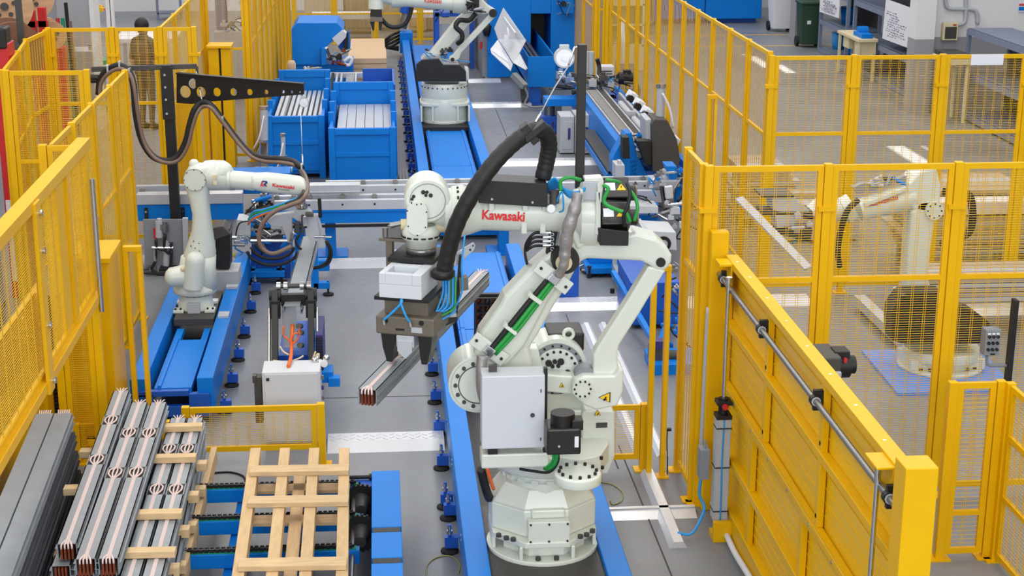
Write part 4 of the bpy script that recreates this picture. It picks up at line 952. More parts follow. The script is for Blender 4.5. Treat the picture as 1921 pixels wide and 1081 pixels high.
MB().tube([gy(374, 165, 18.02), gy(380, 194, 17.95)], .009, 6).o('rope', CHR, jc)
MB().tube([gy(565, 178, 17.56), gy(563, 188, 17.52)], .006, 6).o('reel_hook', CHR, jc)
MB().tube([gy(564, 204, 17.48), gy(567, 290, 17.4)], .0035, 6).o('rope', PAP, jc)
MB().tube([gy(567, 290, 17.4), gy(568, 312, 17.3)], .011, 6).o('rope_hook', CHR, jc)
# ------------------------------------------------------------------ stacked busbars in the foreground
BG = 'busbars stacked on the roller frame'
ZT = .85
def win(px_c, z, p1, half=.09):      # a window of the housing, measured from the near end
    y = gz(*px_c, z).y; return (y-p1-half, y-p1+half)
n1, f1 = gz(125, 1020, ZT), gz(228, 733, ZT)
tops = [('left', n1, f1, [(212, 788), (184, 862)]), ('middle', gz(160, 1048, ZT), gz(262, 755, ZT), [(243, 812), (217, 887)]), ('right', gz(203, 1047, ZT), gz(298, 755, ZT), [(281, 812), (257, 886)])]
for nm, a, b, ws in tops:
    wl_ = sorted(win(c, ZT, a.y) for c in ws)
    busbar('busbar', 'grey busbar lying on top of the stack, %s of the three topmost bars' % nm, a, b, .118, .105, wl_, BG)
z2 = .72
lows = [('left', gz(240, 1092, z2), gz(335, 784, z2), [(317, 842), (298, 918)]), ('right', gz(282, 1092, z2), gz(367, 784, z2), [(352, 842), (330, 918)])]
for nm, a, b, ws in lows:
    wl_ = sorted(win(c, z2, a.y) for c in ws)
    busbar('busbar', 'grey busbar under the pale wooden slats, %s of the two' % nm, a, b, .118, .105, wl_, BG)
lay = [(-.035, 'leftmost'), (.10, 'second from the left'), (.235, 'middle'), (.42, 'second from the right'), (.555, 'rightmost')]
for k in range(3):
    for i, (dx, nm) in enumerate(lay):
        if i >= 3 and k == 0: continue
        zz = ZT-.118*(k+1) if i < 3 else .72-.118*k
        zz -= .012*k
        a = V(n1.x+dx, n1.y-.05, zz); b = V(f1.x+dx, f1.y-.05, zz)
        busbar('busbar', 'busbar inside the main stack, %s of the %s layer' % (nm, ('second', 'third', 'lowest')[k]), a, b, .112, .09, (), BG, True, False)
# pale wooden slats across the two lower bars, spacers and base timbers
def slat(px0, px1, py, z, label, w=.075, h=.045):
    a, b = gz(px0, py, z), gz(px1, py-2, z)
    o = MB().beam(a, b, w, h).o('wooden_lath', WDL, None, .004); tag(o, label, 'wood slat', 'slats on the busbar stack')
ords = ('furthest', 'second furthest', 'second nearest', 'nearest')
for k, (x0, x1, y) in enumerate(((305, 380, 803), (288, 368, 861), (252, 342, 966), (229, 330, 1038))):
    slat(x0, x1, y, z2+.027, 'pale wooden slat across the two lower busbars, %s of four' % ords[k])
for zz, ys, lv in ((.60, (9.0, 9.55, 10.1, 10.65), 'upper'), (.47, (9.3, 9.9, 10.5), 'lower')):
    for y, od in zip(ys, ('nearest', 'second nearest', 'third nearest', 'furthest')):
        o = MB().box(-1.36, -1.285, y-.04, y+.04, zz-.03, zz+.03).o('spacer_block', WDL, None, .004)
        tag(o, '%s pine spacer in the %s row right of the busbar stack' % (od, lv), 'wood block', 'spacer blocks of the busbar stack')
tb = MB().box(-1.345, -1.30, 8.5, 11.45, .30, .42).o('base_timber', WD, None, .004); tag(tb, 'long pale timber under the right edge of the busbar stack', 'timber')
tb = MB().box(-2.05, -2.0, 8.5, 11.45, .33, .42).o('base_timber', WD, None, .004); tag(tb, 'long pale timber under the left edge of the busbar stack', 'timber')
# older stack on the left
DKB = mat('dark_grey_housing', (84, 86, 92), .5, .3, noise=.1)
BG2 = 'dark grey busbars stacked at the left edge'
zl = .85
for k in range(4):
    for i in range(2):
        zz = zl-.125*k; x = -2.49+.135*i+.022*k; L0, L1 = 8.3, 11.12-.06*k
        t = T('busbar', 'smooth dark grey busbar at the left edge, %s in the %s layer' % (('left', 'middle', 'right')[i], ('top', 'second', 'third', 'bottom')[k]), 'busbar', (x, 9.7, zz), BG2)
        c = MB(); yaw = .055
        f = lambda a, y, z: V(x+a+(L1-y)*yaw*.9, y, z)
        def bb_(m, a0, a1, y0, y1, z0, z1): return m.hexa([f(a0, y0, z0), f(a1, y0, z0), f(a1, y1, z0), f(a0, y1, z0), f(a0, y0, z1), f(a1, y0, z1), f(a1, y1, z1), f(a0, y1, z1)])
        bb_(c, -.062, .062, L0, L1, zz-.105, zz); bb_(c, .06, .075, L0, L1, zz-.035, zz-.03); bb_(c, .06, .075, L0, L1, zz-.08, zz-.075); c.o('housing', GAL if k == 0 else DKB, t)
        m = MB()
        for q in range(6): m.tube([f((q-2.5)*.014, L1-.02, zz-.01), f((q-2.5)*.016, L1+.03, zz+.012)], .005, 5, 1)
        m.o('bar_end', PNK, t, kind='stuff')
sp = [(-2.14, 10.7, .70), (-2.12, 10.0, .72), (-2.06, 9.3, .58), (-2.02, 9.05, .46), (-2.06, 10.3, .46), (-2.10, 10.75, .48)]
for (x, y, z), od in zip(sp, ('far upper', 'middle upper', 'near middle', 'nearest low', 'middle low', 'far low')):
    o = MB().cb((x+.03, y, z), .13, .08, .05).o('spacer_block', WDL, None, .004); tag(o, '%s pine spacer block in the side of the dark left busbar stack' % od, 'wood block', 'spacer blocks of the left stack')
A1, A2, B1, B2 = gz(152, 885, .36), gz(112, 885, .36), gz(88, 1081, .36), gz(36, 1081, .36); B1 += (B1-A1)*.5; B2 += (B2-A2)*.5; dn = V(0, 0, -.16)
o = MB().hexa([B2+dn, B1+dn, A1+dn, A2+dn, B2, B1, A1, A2]).o('base_beam', WDB, None, .006); tag(o, 'weathered brown timber beam under the dark left busbar stack', 'timber')
# ------------------------------------------------------------------ chain conveyor under the stack and the pallet
ch = T('chain_conveyor', 'blue chain conveyor frame under the busbar stack and the wooden pallet', 'conveyor', (-1.2, 9.8, 0))
for y in (10.70, 10.16, 9.64, 9.08, 8.6):
    MB().box(-2.7, -.2, y-.035, y+.035, .30, .40).o('chain_beam', BLU, ch, .004)
    MB().box(-2.7, -.22, y-.022, y+.022, .40, .408).o('chain_guide', GTEA, ch)
    c = MB(); x = -2.65
    while x < -.25:
        c.box(x, x+.026, y-.022, y-.010, .408, .432).box(x, x+.026, y+.010, y+.022, .408, .432).box(x+.015, x+.04, y-.008, y+.008, .412, .428); x += .036
    c.o('chain', BLK, ch, kind='stuff', fix=False)
    for xx in (-2.5, -1.45, -.62): MB().box(xx-.04, xx+.04, y-.03, y+.03, 0, .30).o('leg', BLU, ch, .003)
for xx in (-1.05, -.62, -2.4): MB().box(xx-.04, xx+.04, 8.6, 10.7, .2, .29).o('frame_beam', BLU, ch, .004)
MB().box(-.62, -.3, 8.9, 9.05, .16, .3).box(-.6, -.42, 9.0, 9.3, .1, .26).o('drive_bracket', BLU, ch, .004)
for y in (10.55, 10.03):
    s_ = MB(); s_.cyl((-.20, y-.02, .33), (-.20, y+.0, .33), .13, n=30)
    for i in range(26):
        t = 2*PI*i/26; s_.cb((-.20+.133*math.cos(t), y-.01, .33+.133*math.sin(t)), .016, .018, .016, ry=-t)
    w_ = s_.o('sprocket', BLK, ch); MB().cyl((-.20, y-.16, .33), (-.20, y-.02, .33), .04, .075, 20).o('sprocket_hub', DGR, ch)
MB().cyl((-.25, 8.5, .36), (-.25, 10.55, .36), .018, n=12).o('drive_shaft', STL, ch)
MB().cyl((-.36, 10.78, .42), (-.14, 10.78, .42), .014, n=10).cyl((-.14, 10.78, .42), (-.12, 10.78, .42), .025, n=10).o('tie_rod', BLK, ch)
MB().box(-.28, -.10, 10.55, 10.85, .05, .40).o('side_plate', DBLU, ch, .004)
gd = T('conveyor_guard', 'three blue box covers in a row between the pallet and the big track', 'guard', (-.02, 10, 0))
for a, b in ((9.74, 10.70), (9.28, 9.66), (8.4, 9.20)): MB().box(-.12, .08, a, b, .40, .50).o('cover', BLU, gd, .006)
for a, b in ((9.665, 9.735), (9.205, 9.275)): MB().box(-.11, .07, a, b, .40, .497).o('gap_plate', BLK, gd)
MB().box(-.10, .06, 8.4, 10.66, .02, .40).o('body', DBLU, gd)
# ------------------------------------------------------------------ wooden pallet with open slats
pt = T('wooden_pallet', 'pale open slatted pine pallet lying on the blue chain conveyor', 'pallet', (-.63, 9.8, .44))
zp = .50
for i, (xa, xb) in enumerate(((478, 447), (533, 510), (588, 572), (644, 640))):
    a, b = gz(xa+2, 852, .57), gz(xb+2, 1079, .57)
    d = (b-a).normalized(); MB().beam(a-d*.0, b+d*.5, .075, .10).o('runner', WD, pt, .004)
for (py, x0, x1) in ((884, 470, 655), (942, 466, 654), (1060, 448, 651)):
    a, b = gz(x0, py, .64), gz(x1, py-3, .64); MB().beam(a, b, .12, .035).o('cross_board', WDL, pt, .003)
    MB().beam(a-V(0, 0, .14), b-V(0, 0, .14), .12, .03).o('bottom_board', WDL, pt, .003)
a, b = gz(563, 895, .50), gz(545, 1079, .50); MB().beam(a, b+(b-a)*.2, .085, .03).o('bottom_board', WD, pt, .003)
a, b = gz(447, 1086, .64), gz(650, 1083, .64); MB().beam(a-V(0, .12, 0), b-V(0, .12, 0), .12, .035).o('cross_board', WDL, pt, .003)
# ------------------------------------------------------------------ grey cabinet with the black lifting frame behind it
gc_ = T('control_cabinet', 'light grey electric cabinet behind the low yellow fence', 'cabinet', (-.78, 12.6, 0))
MB().box(-1.02, -.545, 12.45, 12.75, .03, .66).o('housing', CAB, gc_, .006)
MB().box(-1.0, -.565, 12.442, 12.45, .05, .645).o('door', CAB, gc_, .003)
MB().box(-.985, -.96, 12.435, 12.445, .59, .615).o('door_lock', BLK, gc_)
MB().box(-1.09, -1.03, 12.5, 12.6, .2, .6).box(-1.10, -1.07, 12.48, 12.56, .56, .62).o('connector_strip', DGR, gc_)
for i in range(6): MB().box(-.54, -.52, 12.5, 12.53, .12+.09*i, .15+.09*i).o('cable_gland', STL if i % 2 else NAVY, gc_)
st_ = T('lifting_unit', 'black lifting frame with orange cables on a blue base behind the grey cabinet', 'lift', (-.79, 13.3, 0))
MB().box(-.96, -.62, 12.85, 14.6, .05, .35).o('base', BLU, st_, .006)
MB().box(-.94, -.66, 13.3, 14.3, .35, .52).o('drive_housing', DBLU, st_, .006)
for s_, xx in ((-1, -.95), (1, -.64)):
    MB().beam((xx, 12.95, .42), (xx, 13.35, 1.08), .055, .09, up=(0, 0, 1)).o('lift_arm', SAT, st_, .004)
    MB().cyl((xx-.05, 13.36, 1.05), (xx+.05, 13.36, 1.05), .06, n=18).cb((xx-.0, 13.3, .95), .09, .1, .16).o('arm_head', BLK, st_, .004)
    MB().cyl((xx+.05*s_, 12.9, .4), (xx+.05*s_, 13.3, .95), .014, n=10).o('push_rod', CHR, st_)
    MB().cyl((xx, 13.3, 1.05), (xx, 13.285, 1.05), .012, n=10).o('red_cap', RED, st_)
MB().box(-.90, -.69, 13.33, 13.4, .96, 1.06).o('cross_plate', BLK, st_, .003)
MB().cyl((-.92, 13.37, 1.13), (-.66, 13.37, 1.13), .022, n=12).o('cross_rod', DGR, st_)
for xx in (-.92, -.86, -.72, -.66): MB().cyl((xx-.015, 13.37, 1.13), (xx+.02, 13.37, 1.13), .036, n=12).o('rod_clamp', CHR, st_)
o_ = gy(543, 690, 12.5)
MB().tube([gy(541, 688, 12.55), gy(546, 668, 12.75), gy(547, 640, 13.0), gy(549, 610, 13.2)], .016, 8, 5).o('orange_cable', ORG, st_)
for pts in ([(546, 645), (540, 636), (532, 630), (532, 612)], [(548, 645), (556, 640), (562, 628), (560, 620)], [(548, 640), (550, 628), (560, 624), (562, 615)]):
    MB().tube([gy(a, b_, 12.95) for a, b_ in pts], .008, 6, 5).o('orange_cable', ORG, st_)
for i in range(5): MB().tube([gy(541, 686, 12.6), gy(535+i*3, 692, 12.6), gy(528+i*4, 697, 12.6)], .007, 6, 4).o('orange_cable', ORG, st_)
for pts in ([(525, 650), (532, 660), (542, 666)], [(512, 677), (540, 679), (560, 673), (569, 668)], [(579, 690), (588, 670), (592, 660)], [(582, 680), (597, 664), (598, 672)]):
    MB().tube([gy(a, b_, 12.8) for a, b_ in pts], .008, 6, 5).o('pale_hose', CREAM, st_)
for a, b_ in ((560, 612), (562, 624), (562, 648)): MB().cyl(gy(a, b_, 12.95), gy(a+4, b_, 13.05), .025, n=10).o('valve', DGR, st_)
MB().box(-.60, -.54, 13.05, 13.6, .40, .78).o('chain_tray', NAVY, st_)
bw = MB()
for i in range(14): bw.box(-.602, -.538, 13.04, 13.06, .42+i*.025, .432+i*.025)
bw.o('chain_rib', BLK, st_, kind='stuff')
MB().box(-.58, -.46, 13.0, 13.2, .36, .46).box(-.50, -.40, 12.95, 13.05, .34, .42).o('blue_bracket', BLU, st_, .006)
for a, b_ in ((590, 676), (600, 680), (609, 682), (612, 672)): MB().sph(gy(a, b_, 12.7), .03).o('fitting', CHR, st_)
q = gy(608, 683, 12.66); MB().cyl(q, q+V(0, .03, 0), .03, n=16).o('gauge', GWH, st_)
MB().box(-.90, -.78, 13.42, 13.44, .55, .98).o('white_plate', CAB, st_)
b2 = busbar('busbar', 'long plain grey busbar sloping from the middle station over the black lifting frame', (-.80, 13.2, 1.0), (-.735, 15.6, 1.0), .15, .07, (), None, False, False)
# ------------------------------------------------------------------ floor ramps of chequer plate
def ramp_mat():
    m = bpy.data.materials.new('chequer_plate'); m.use_nodes = True; nt = m.node_tree; b = nt.nodes['Principled BSDF']
    b.inputs['Base Color'].default_value = lin(226, 227, 230); b.inputs['Metallic'].default_value = .45; b.inputs['Roughness'].default_value = .32
    tc = nt.nodes.new('ShaderNodeTexCoord'); w = nt.nodes.new('ShaderNodeTexChecker'); w.inputs['Scale'].default_value = 22
    mp = nt.nodes.new('ShaderNodeMapping'); mp.inputs['Rotation'].default_value = (0, 0, PI/4)
    bp = nt.nodes.new('ShaderNodeBump'); bp.inputs['Strength'].default_value = .6; bp.inputs['Distance'].default_value = .006
    nt.links.new(tc.outputs['Object'], mp.inputs[0]); nt.links.new(mp.outputs[0], w.inputs['Vector']); nt.links.new(w.outputs['Fac'], bp.inputs['Height']); nt.links.new(bp.outputs[0], b.inputs['Normal'])
    return m
CHK = ramp_mat()
def cover(label, x0, x1, y0, y1, h=.05, along='x'):
    m = MB()
    if along == 'x': m.loft([[V(x, y0, 0), V(x, y0+.14, h), V(x, y1-.06, h), V(x, y1, 0)] for x in (x0, x1)], False)
    else: m.loft([[V(x0, y, 0), V(x0+.03, y, h), V(x1-.03, y, h), V(x1, y, 0)] for y in (y0, y1)], False)
    # raised tread lozenges
    k = MB(); 
    if along == 'x':
        x = x0+.04; r = 0
        while x < x1-.03:
            yy = y0+.17+(.03 if r % 2 else 0)
            while yy < y1-.08: k.cb((x, yy, h), .05, .013, .008, rz=.78 if (r % 2) else -.78); yy += .07
            x += .055; r += 1
    t = T('cable_ramp', label, 'floor ramp', ((x0+x1)/2, (y0+y1)/2, 0), 'chequer plate cable ramps')
    m.o('sheet', CHK, t)
    if k.v: k.o('tread', CHK, t, kind='stuff', fix=False)
    return t
cover('chequer plate cable ramp between the low fence and the big track', -.50, .47, 12.28, 12.66)
cover('chequer plate cable ramp on the floor left of the gripper', -.95, .12, 17.95, 18.3)
cover('chequer plate cable ramp right of the big robot arm', 1.6, 2.55, 16.1, 16.5)
cover('chequer plate cable ramp below the far right roller line', 1.7, 3.25, 23.55, 23.95)
cover('chequer plate cable ramp in front of the blue machine', 1.6, 2.75, 28.7, 29.1)
cover('furthest chequer plate cable ramp beside the blue machine', 1.75, 2.4, 31.6, 31.9)
cover('thin chequer plate duct from the big track to the right gate', 1.56, 2.30, 10.80, 10.96, .05)
cover('chequer plate duct running along the right fence feet', 2.0, 2.13, 10.3, 11.65, .05, 'y')
cover('chequer plate ramp under the robot cell behind the right fence', 2.9, 4.6, 16.1, 16.45)
cover('chequer plate ramp on the floor right of the blue base plate', 5.4, 6.9, 15.6, 15.95)
cover('light steel duct along the floor right of the big robot, left one', 2.02, 2.12, 12.0, 15.6, .03, 'y')
cover('light steel duct along the floor right of the big robot, right one', 2.2, 2.3, 12.0, 15.6, .03, 'y')
vm = T('cable_ramp', 'chequer plate cable ramp lying beside the big track under the arm', 'floor ramp', (.55, 18.2, 0), 'chequer plate cable ramps')
MB().loft([[V(x, 16.6, 0), V(x, 16.7, .05), V(x, 18.6, .05), V(x, 18.7, 0)] for x in (.12, .46)], False).o('sheet', CHK, vm)
# loose cables on the floor
def cable(label, pts, m, r=.01):
    o = MB().tube([gz(a, b_, r) for a, b_ in pts], r, 6, 8).o('floor_cable', m); tag(o, label, 'cable')
YG = mat('yellow_green_cable', (150, 150, 80), .6)
cable('thin yellow-green cable loop on the floor left of the big track', [(860, 1075), (862, 1058), (845, 1044), (820, 1046), (802, 1060), (800, 1081), (808, 1090)], YG, .005)
cable('thin yellow-green cable loop on the floor right of the big robot', [(1128, 905), (1150, 910), (1168, 925), (1166, 940), (1150, 947), (1145, 940)], YG, .005)
cable('black cable curving over the floor left of the conveyor', [(395, 888), (430, 886), (455, 893), (462, 905)], BLK, .008)
# floor joints
JN = [20]
def joint(p, q, w=.012):
    a, b = gz(*p), gz(*q); JN[0] += 1; o = MB().beam(V(a.x, a.y, .001), V(b.x, b.y, .001), w, .002).o('trim_%d' % JN[0], seam); S(o)
joint((606, 747.5), (820, 742.5)); joint((1160, 835), (1260, 1081)); joint((1062, 590), (1068, 607), .01)
joint((930, 205), (952, 260), .012); joint((1140, 830), (1160, 880), .012)
# ------------------------------------------------------------------ helpers for machine fittings
def fittings(parent, x0, x1, y0, y1, Y, n, mats, seed, s=.05, dY=.15, cables=True):
    rnd = random.Random(seed)
    for i in range(n):
        px, py = rnd.uniform(x0, x1), rnd.uniform(y0, y1); c = gy(px, py, Y+rnd.uniform(-dY, dY)); k = rnd.random()*(1 if cables else .74); m = rnd.choice(mats); a = s*rnd.uniform(.6, 1.4)
        b = MB()
        if k < .4: b.cb(c, a*1.3, a, a*rnd.uniform(.5, 1.2)); b.cb(c+V(0, 0, a*.6), a*.6, a*.6, a*.5); b.o('actuator', m, parent, .003)
        elif k < .75:
            d = V(rnd.uniform(-1, 1), rnd.uniform(-.4, .4), rnd.uniform(-.3, .3)).normalized()*a*1.4
            b.cyl(c-d, c+d, a*.35, n=10); b.cyl(c+d, c+d*1.5, a*.15, n=8); b.o('cylinder', m, parent)
        else:
            b.tube([c, c+V(rnd.uniform(-.2, .2), -.05, rnd.uniform(-.15, .1)), c+V(rnd.uniform(-.3, .3), 0, rnd.uniform(-.25, -.1))], .009, 6, 5); b.o('cable', rnd.choice((HOSE, CYA, HOSE, GRY)), parent)
MACH = (STL, DGR, CHR, BLK, LGR, BLU)
# ------------------------------------------------------------------ cross conveyor
cc_ = T('cross_conveyor', 'blue beam conveyor with aluminium rails crossing the hall behind the big robot', 'conveyor', (0, 18.6, 0))
def xz(px, Y): return gy(px, 380, Y).x
MB().box(xz(502, 18.35), xz(1235, 18.35), 18.30, 18.42, .46, .60).o('main_beam', BLU, cc_, .006)
MB().box(xz(502, 18.35), xz(1235, 18.35), 18.28, 18.42, .60, .625).o('beam_flange', BLU, cc_)
MB().box(xz(258, 18.45), xz(455, 18.45), 18.40, 18.55, .50, .70).o('main_beam', BLU, cc_, .006)
MB().box(xz(258, 18.45), xz(456, 18.45), 18.38, 18.55, .70, .82).o('side_rail', ALU, cc_, .003)
MB().box(xz(258, 18.9), xz(456, 18.9), 18.85, 18.93, .66, .82).o('side_rail', ALU, cc_, .003)
MB().box(xz(515, 18.3), xz(770, 18.3), 18.28, 18.36, .625, .74).o('side_rail', ALU, cc_, .003)
MB().box(xz(612, 18.9), xz(1240, 18.9), 18.86, 18.94, .62, .78).o('side_rail', ALU, cc_, .003)
MB().box(xz(612, 19.1), xz(1240, 19.1), 19.06, 19.12, .66, .80).o('side_rail', ALU, cc_, .003)
MB().box(xz(515, 18.6), xz(1240, 18.6), 18.5, 18.58, .60, .75).o('side_rail', ALU, cc_, .003)
MB().box(xz(500, 18.3), xz(765, 18.3), 18.33, 18.37, .40, .43).o('cable_tray', BLK, cc_)
wp = None
for px, Y, z in ((520, 18.42, .76), (551, 18.42, .76), (581, 18.42, .76), (643, 18.42, .76), (703, 18.42, .76), (770, 18.42, .76), (682, 19.0, .80), (742, 19.0, .80), (858, 19.0, .80), (887, 19.0, .80), (1205, 19.0, .8), (268, 18.6, .83), (437, 18.6, .83)):
    x = xz(px, Y)
    w_ = MB().cyl((x, Y-.03, z-.012), (x, Y+.03, z-.012), .034, n=18).cyl((x, Y-.035, z-.012), (x, Y-.03, z-.012), .012, n=8).o('roller_wheel', STL, cc_)
    MB().cyl((x, Y-.145, z-.07), (x, Y-.14, z-.07), .013, n=10).o('axle_hole', BLK, cc_)
for px in (273, 342): 
    x = xz(px, 18.38); MB().box(x-.02, x+.02, 18.37, 18.40, .33, .66).o('hanger', BLK, cc_); MB().cyl((x, 18.37, .62), (x, 18.36, .62), .012, n=8).cyl((x, 18.37, .52), (x, 18.36, .52), .012, n=8).o('hanger_bolt', CHR, cc_, kind='stuff')
for px in (300, 560, 618, 945, 1180): 
    x = xz(px, 18.5); MB().box(x-.06, x+.06, 18.45, 18.75, 0, .46).o('leg', BLU, cc_, .004); MB().box(x-.2, x+.2, 18.4, 18.8, 0, .03).o('leg_foot', BLU, cc_)
# end stop and drive on the right end
rd_ = T('drive_station', 'cluttered blue and grey drive station at the right end of the cross conveyor', 'machine', (3.1, 18.3, 0))
MB().box(2.4, 3.35, 18.0, 18.9, .05, .38).o('base', BLU, rd_, .006)
slx = lambda a, b: (gy(a, 400, 17.9).x, gy(b, 400, 17.9).x)
x0, x1 = slx(1122, 1230); MB().box(x0, x1, 17.8, 18.0, .40, .62).o('front_beam', BLU, rd_, .004)
b = MB(); slabp(b, [(1128, 415), (1158, 385), (1235, 388), (1235, 400), (1150, 402)], 17.6, .3); b.o('guide_plate', ALU, rd_, .003)
b = MB(); slabp(b, [(1210, 433), (1268, 436), (1270, 470), (1215, 465)], 17.0, .5); b.o('bearing_plate', CAB, rd_, .006)
q = gy(1245, 458, 16.98); MB().ring(q, q+V(0, .03, 0), .085, .05, 20).o('bearing', BLK, rd_); MB().cyl(q+V(0, -.01, 0), q+V(0, .02, 0), .045, n=16).o('shaft_end', LGR, rd_)
b = MB(); slabp(b, [(1250, 312), (1270, 312), (1272, 340), (1258, 342)], 18.6, .3); b.o('drive_motor', BLU, rd_, .01)
b = MB(); slabp(b, [(1224, 342), (1275, 340), (1275, 350), (1224, 352)], 18.5, .4); b.o('motor_plate', LGR, rd_, .003)
fittings(rd_, 1222, 1285, 318, 350, 18.5, 14, MACH, 3)
fittings(rd_, 1240, 1285, 375, 430, 17.6, 16, (LGR, CHR, CAB, STL), 4, .06)
fittings(rd_, 1140, 1230, 345, 400, 17.9, 10, MACH, 5)
for a, b_ in ((1240, 350), (1246, 350)): MB().tube([gy(a, b_, 18.3), gy(a+4, b_+25, 18.2), gy(a+8, b_+45, 18.0)], .02, 8, 5).o('air_hose', HOSE, rd_)
MB().tube([gy(1280, 325, 18.3), gy(1287, 335, 18.2), gy(1282, 360, 18.1), gy(1272, 378, 18.0)], .022, 8, 5).o('air_hose', HOSE, rd_)
b = MB(); slabp(b, [(1248, 352), (1262, 350), (1263, 372), (1250, 374)], 18.0, .08); b.o('valve_block', CAB, rd_, .003)
b = MB(); slabp(b, [(1155, 310), (1172, 310), (1172, 338), (1155, 338)], 18.7, .3); slabp(b, [(1160, 302), (1166, 302), (1166, 312), (1160, 312)], 18.75, .1); b.o('clamp_unit', LGR, rd_, .004)
# aluminium frame and blue carriage right of the robot arm
af = T('profile_stand', 'aluminium profile frame standing on the floor behind the big robot link', 'frame', gz(1185, 548, 0))
p = gz(1185, 548, 0)
for dx, dy in ((-.13, 0), (.13, 0), (-.13, .45), (.13, .45)): MB().box(p.x+dx-.025, p.x+dx+.025, p.y+dy-.025, p.y+dy+.025, .03, .72).o('upright', ALU, af, .003)
for z in (.05, .16, .68): MB().box(p.x-.13, p.x+.13, p.y-.025, p.y+.025, z, z+.045).box(p.x-.155, p.x-.105, p.y, p.y+.45, z, z+.045).box(p.x+.105, p.x+.155, p.y, p.y+.45, z, z+.045).o('cross_profile', ALU, af, .003)
MB().cyl((p.x-.22, p.y-.02, 0), (p.x-.22, p.y-.02, .05), .025, n=10).o('leveling_foot', BLK, af)
bc = T('blue_carriage', 'blue steel carriage base with black cables behind the big robot elbow', 'carriage', gz(1130, 520, 0))
b = MB(); p = gz(1130, 522, .0); b.box(p.x-.18, p.x+.28, p.y, p.y+.7, .05, .12).box(p.x-.12, p.x+.25, p.y+.2, p.y+.6, .12, .40); b.o('base', BLU, bc, .005)
for dx in (-.15, .25): MB().cyl((p.x+dx, p.y+.02, 0), (p.x+dx, p.y+.02, .14), .025, n=10).o('leveling_foot', RUB, bc)
for i in range(4): MB().tube([gy(1090+i*3, 505+i*3, p.y+.3), gy(1110, 520+i*2, p.y+.1), gy(1130, 512+i*3, p.y+.1), gy(1140, 500+i*3, p.y+.2)], .02, 7, 5).o('coiled_cable', HOSE, bc)
fittings(bc, 1090, 1130, 490, 508, p.y+.3, 6, (LGR, CHR, STL), 8)
bx_ = T('blue_box', 'plain blue box standing right beside the big robot lower arm', 'box', gz(1075, 560, 0))
p = gz(1077, 562, 0); MB().box(p.x-.16, p.x+.05, p.y, p.y+.5, .03, .42).box(p.x-.14, p.x+.03, p.y+.02, p.y+.48, 0, .03).o('body', DBLU, bx_, .006)
rb = T('side_machine', 'dark blue machine frame seen between the guard posts on the right', 'machine', (2.75, 15, 0))
MB().box(2.5, 3.0, 15.4, 16.3, .05, .5).o('body', DBLU, rb, .006); MB().beam((2.42, 16.1, .42), (2.62, 14.4, .12), .05, .05).beam((2.9, 15.4, .1), (2.62, 14.4, .12), .06, .06).o('brace', BLU, rb)
q = gy(1232, 690, 14.2); MB().cyl(q+V(0, 0, -.2), q+V(0, 0, .05), .07, n=18).cb(q+V(.0, 0, .16), .16, .14, .14).cyl(q+V(.05, 0, .12), q+V(.2, 0, .12), .05, n=14).o('gear_motor', DGR, rb, .006); MB().cb(q+V(.02, -.02, .25), .16, .12, .08).o('motor_cap', NAVY, rb, .006)
MB().box(2.5, 3.0, 14.0, 14.5, 0, .1).o('foot_frame', BLU, rb)
fittings(rb, 1250, 1275, 470, 650, 14.6, 14, MACH, 9, .05)
for (a, b_) in ((1215, 800), (1247, 800)):
    q = gy(a, b_, 11.7)
hd = T('door_handle_bracket', 'small black handle bracket with hanging cable between the guard posts', 'bracket', gz(1250, 890, 0))
q = gy(1252, 806, 11.62); MB().cb(q, .06, .03, .02).cyl(q+V(-.03, 0, 0), q+V(-.03, 0, .08), .01, n=8).cb(q+V(-.035, 0, .09), .03, .02, .03).o('hook', BLK, hd); MB().tube([q, q+V(.0, 0, -.12), q+V(.01, 0, -.3), q+V(.01, 0, -.4)], .005, 6, 4).o('cable', BLK, hd)
# carriage cage with brushes beside the big arm
bg_ = T('cable_cage', 'black cable chain cage with copper coloured rollers on the blue track', 'cable chain', (.75, 12.5, .3))
fx0 = gy(893, 560, 13.2)
b = MB(); A0, A1, A2, A3 = (gy(893, 560, 13.6), gy(948, 560, 13.6), gy(948, 640, 13.6), gy(893, 640, 13.6))
for c_ in (A2, A3): b.beam(c_+V(0, .08, 0), V(c_.x, c_.y+.08, .29), .03, .03)
for i in range(7):
    t = i/6; p, q = A0.lerp(A3, t), A1.lerp(A2, t); b.beam(p, q, .02, .012)
for i in range(5):
    t = i/4; p, q = A0.lerp(A1, t), A3.lerp(A2, t); b.beam(p, q, .014, .05)
b.o('chain_cage', BLK, bg_)
for r in range(6):
    for c in range(6):
        p = A0.lerp(A3, (r+.5)/6).lerp(A1.lerp(A2, (r+.5)/6), (c+.5)/6)+V(0, .04, 0)
        MB().cyl(p+V(-.012, 0, -.02), p+V(.012, 0, .02), .013, n=8).o('roller', COP if c < 2 or (r+c) % 3 == 0 else DGR, bg_)
MB().prism([A0+V(-.01, .1, .01), A1+V(.01, .1, .01), A2+V(.01, .1, -.01), A3+V(-.01, .1, -.01)], (0, .05, 0)).o('back_sheet', BLK, bg_)
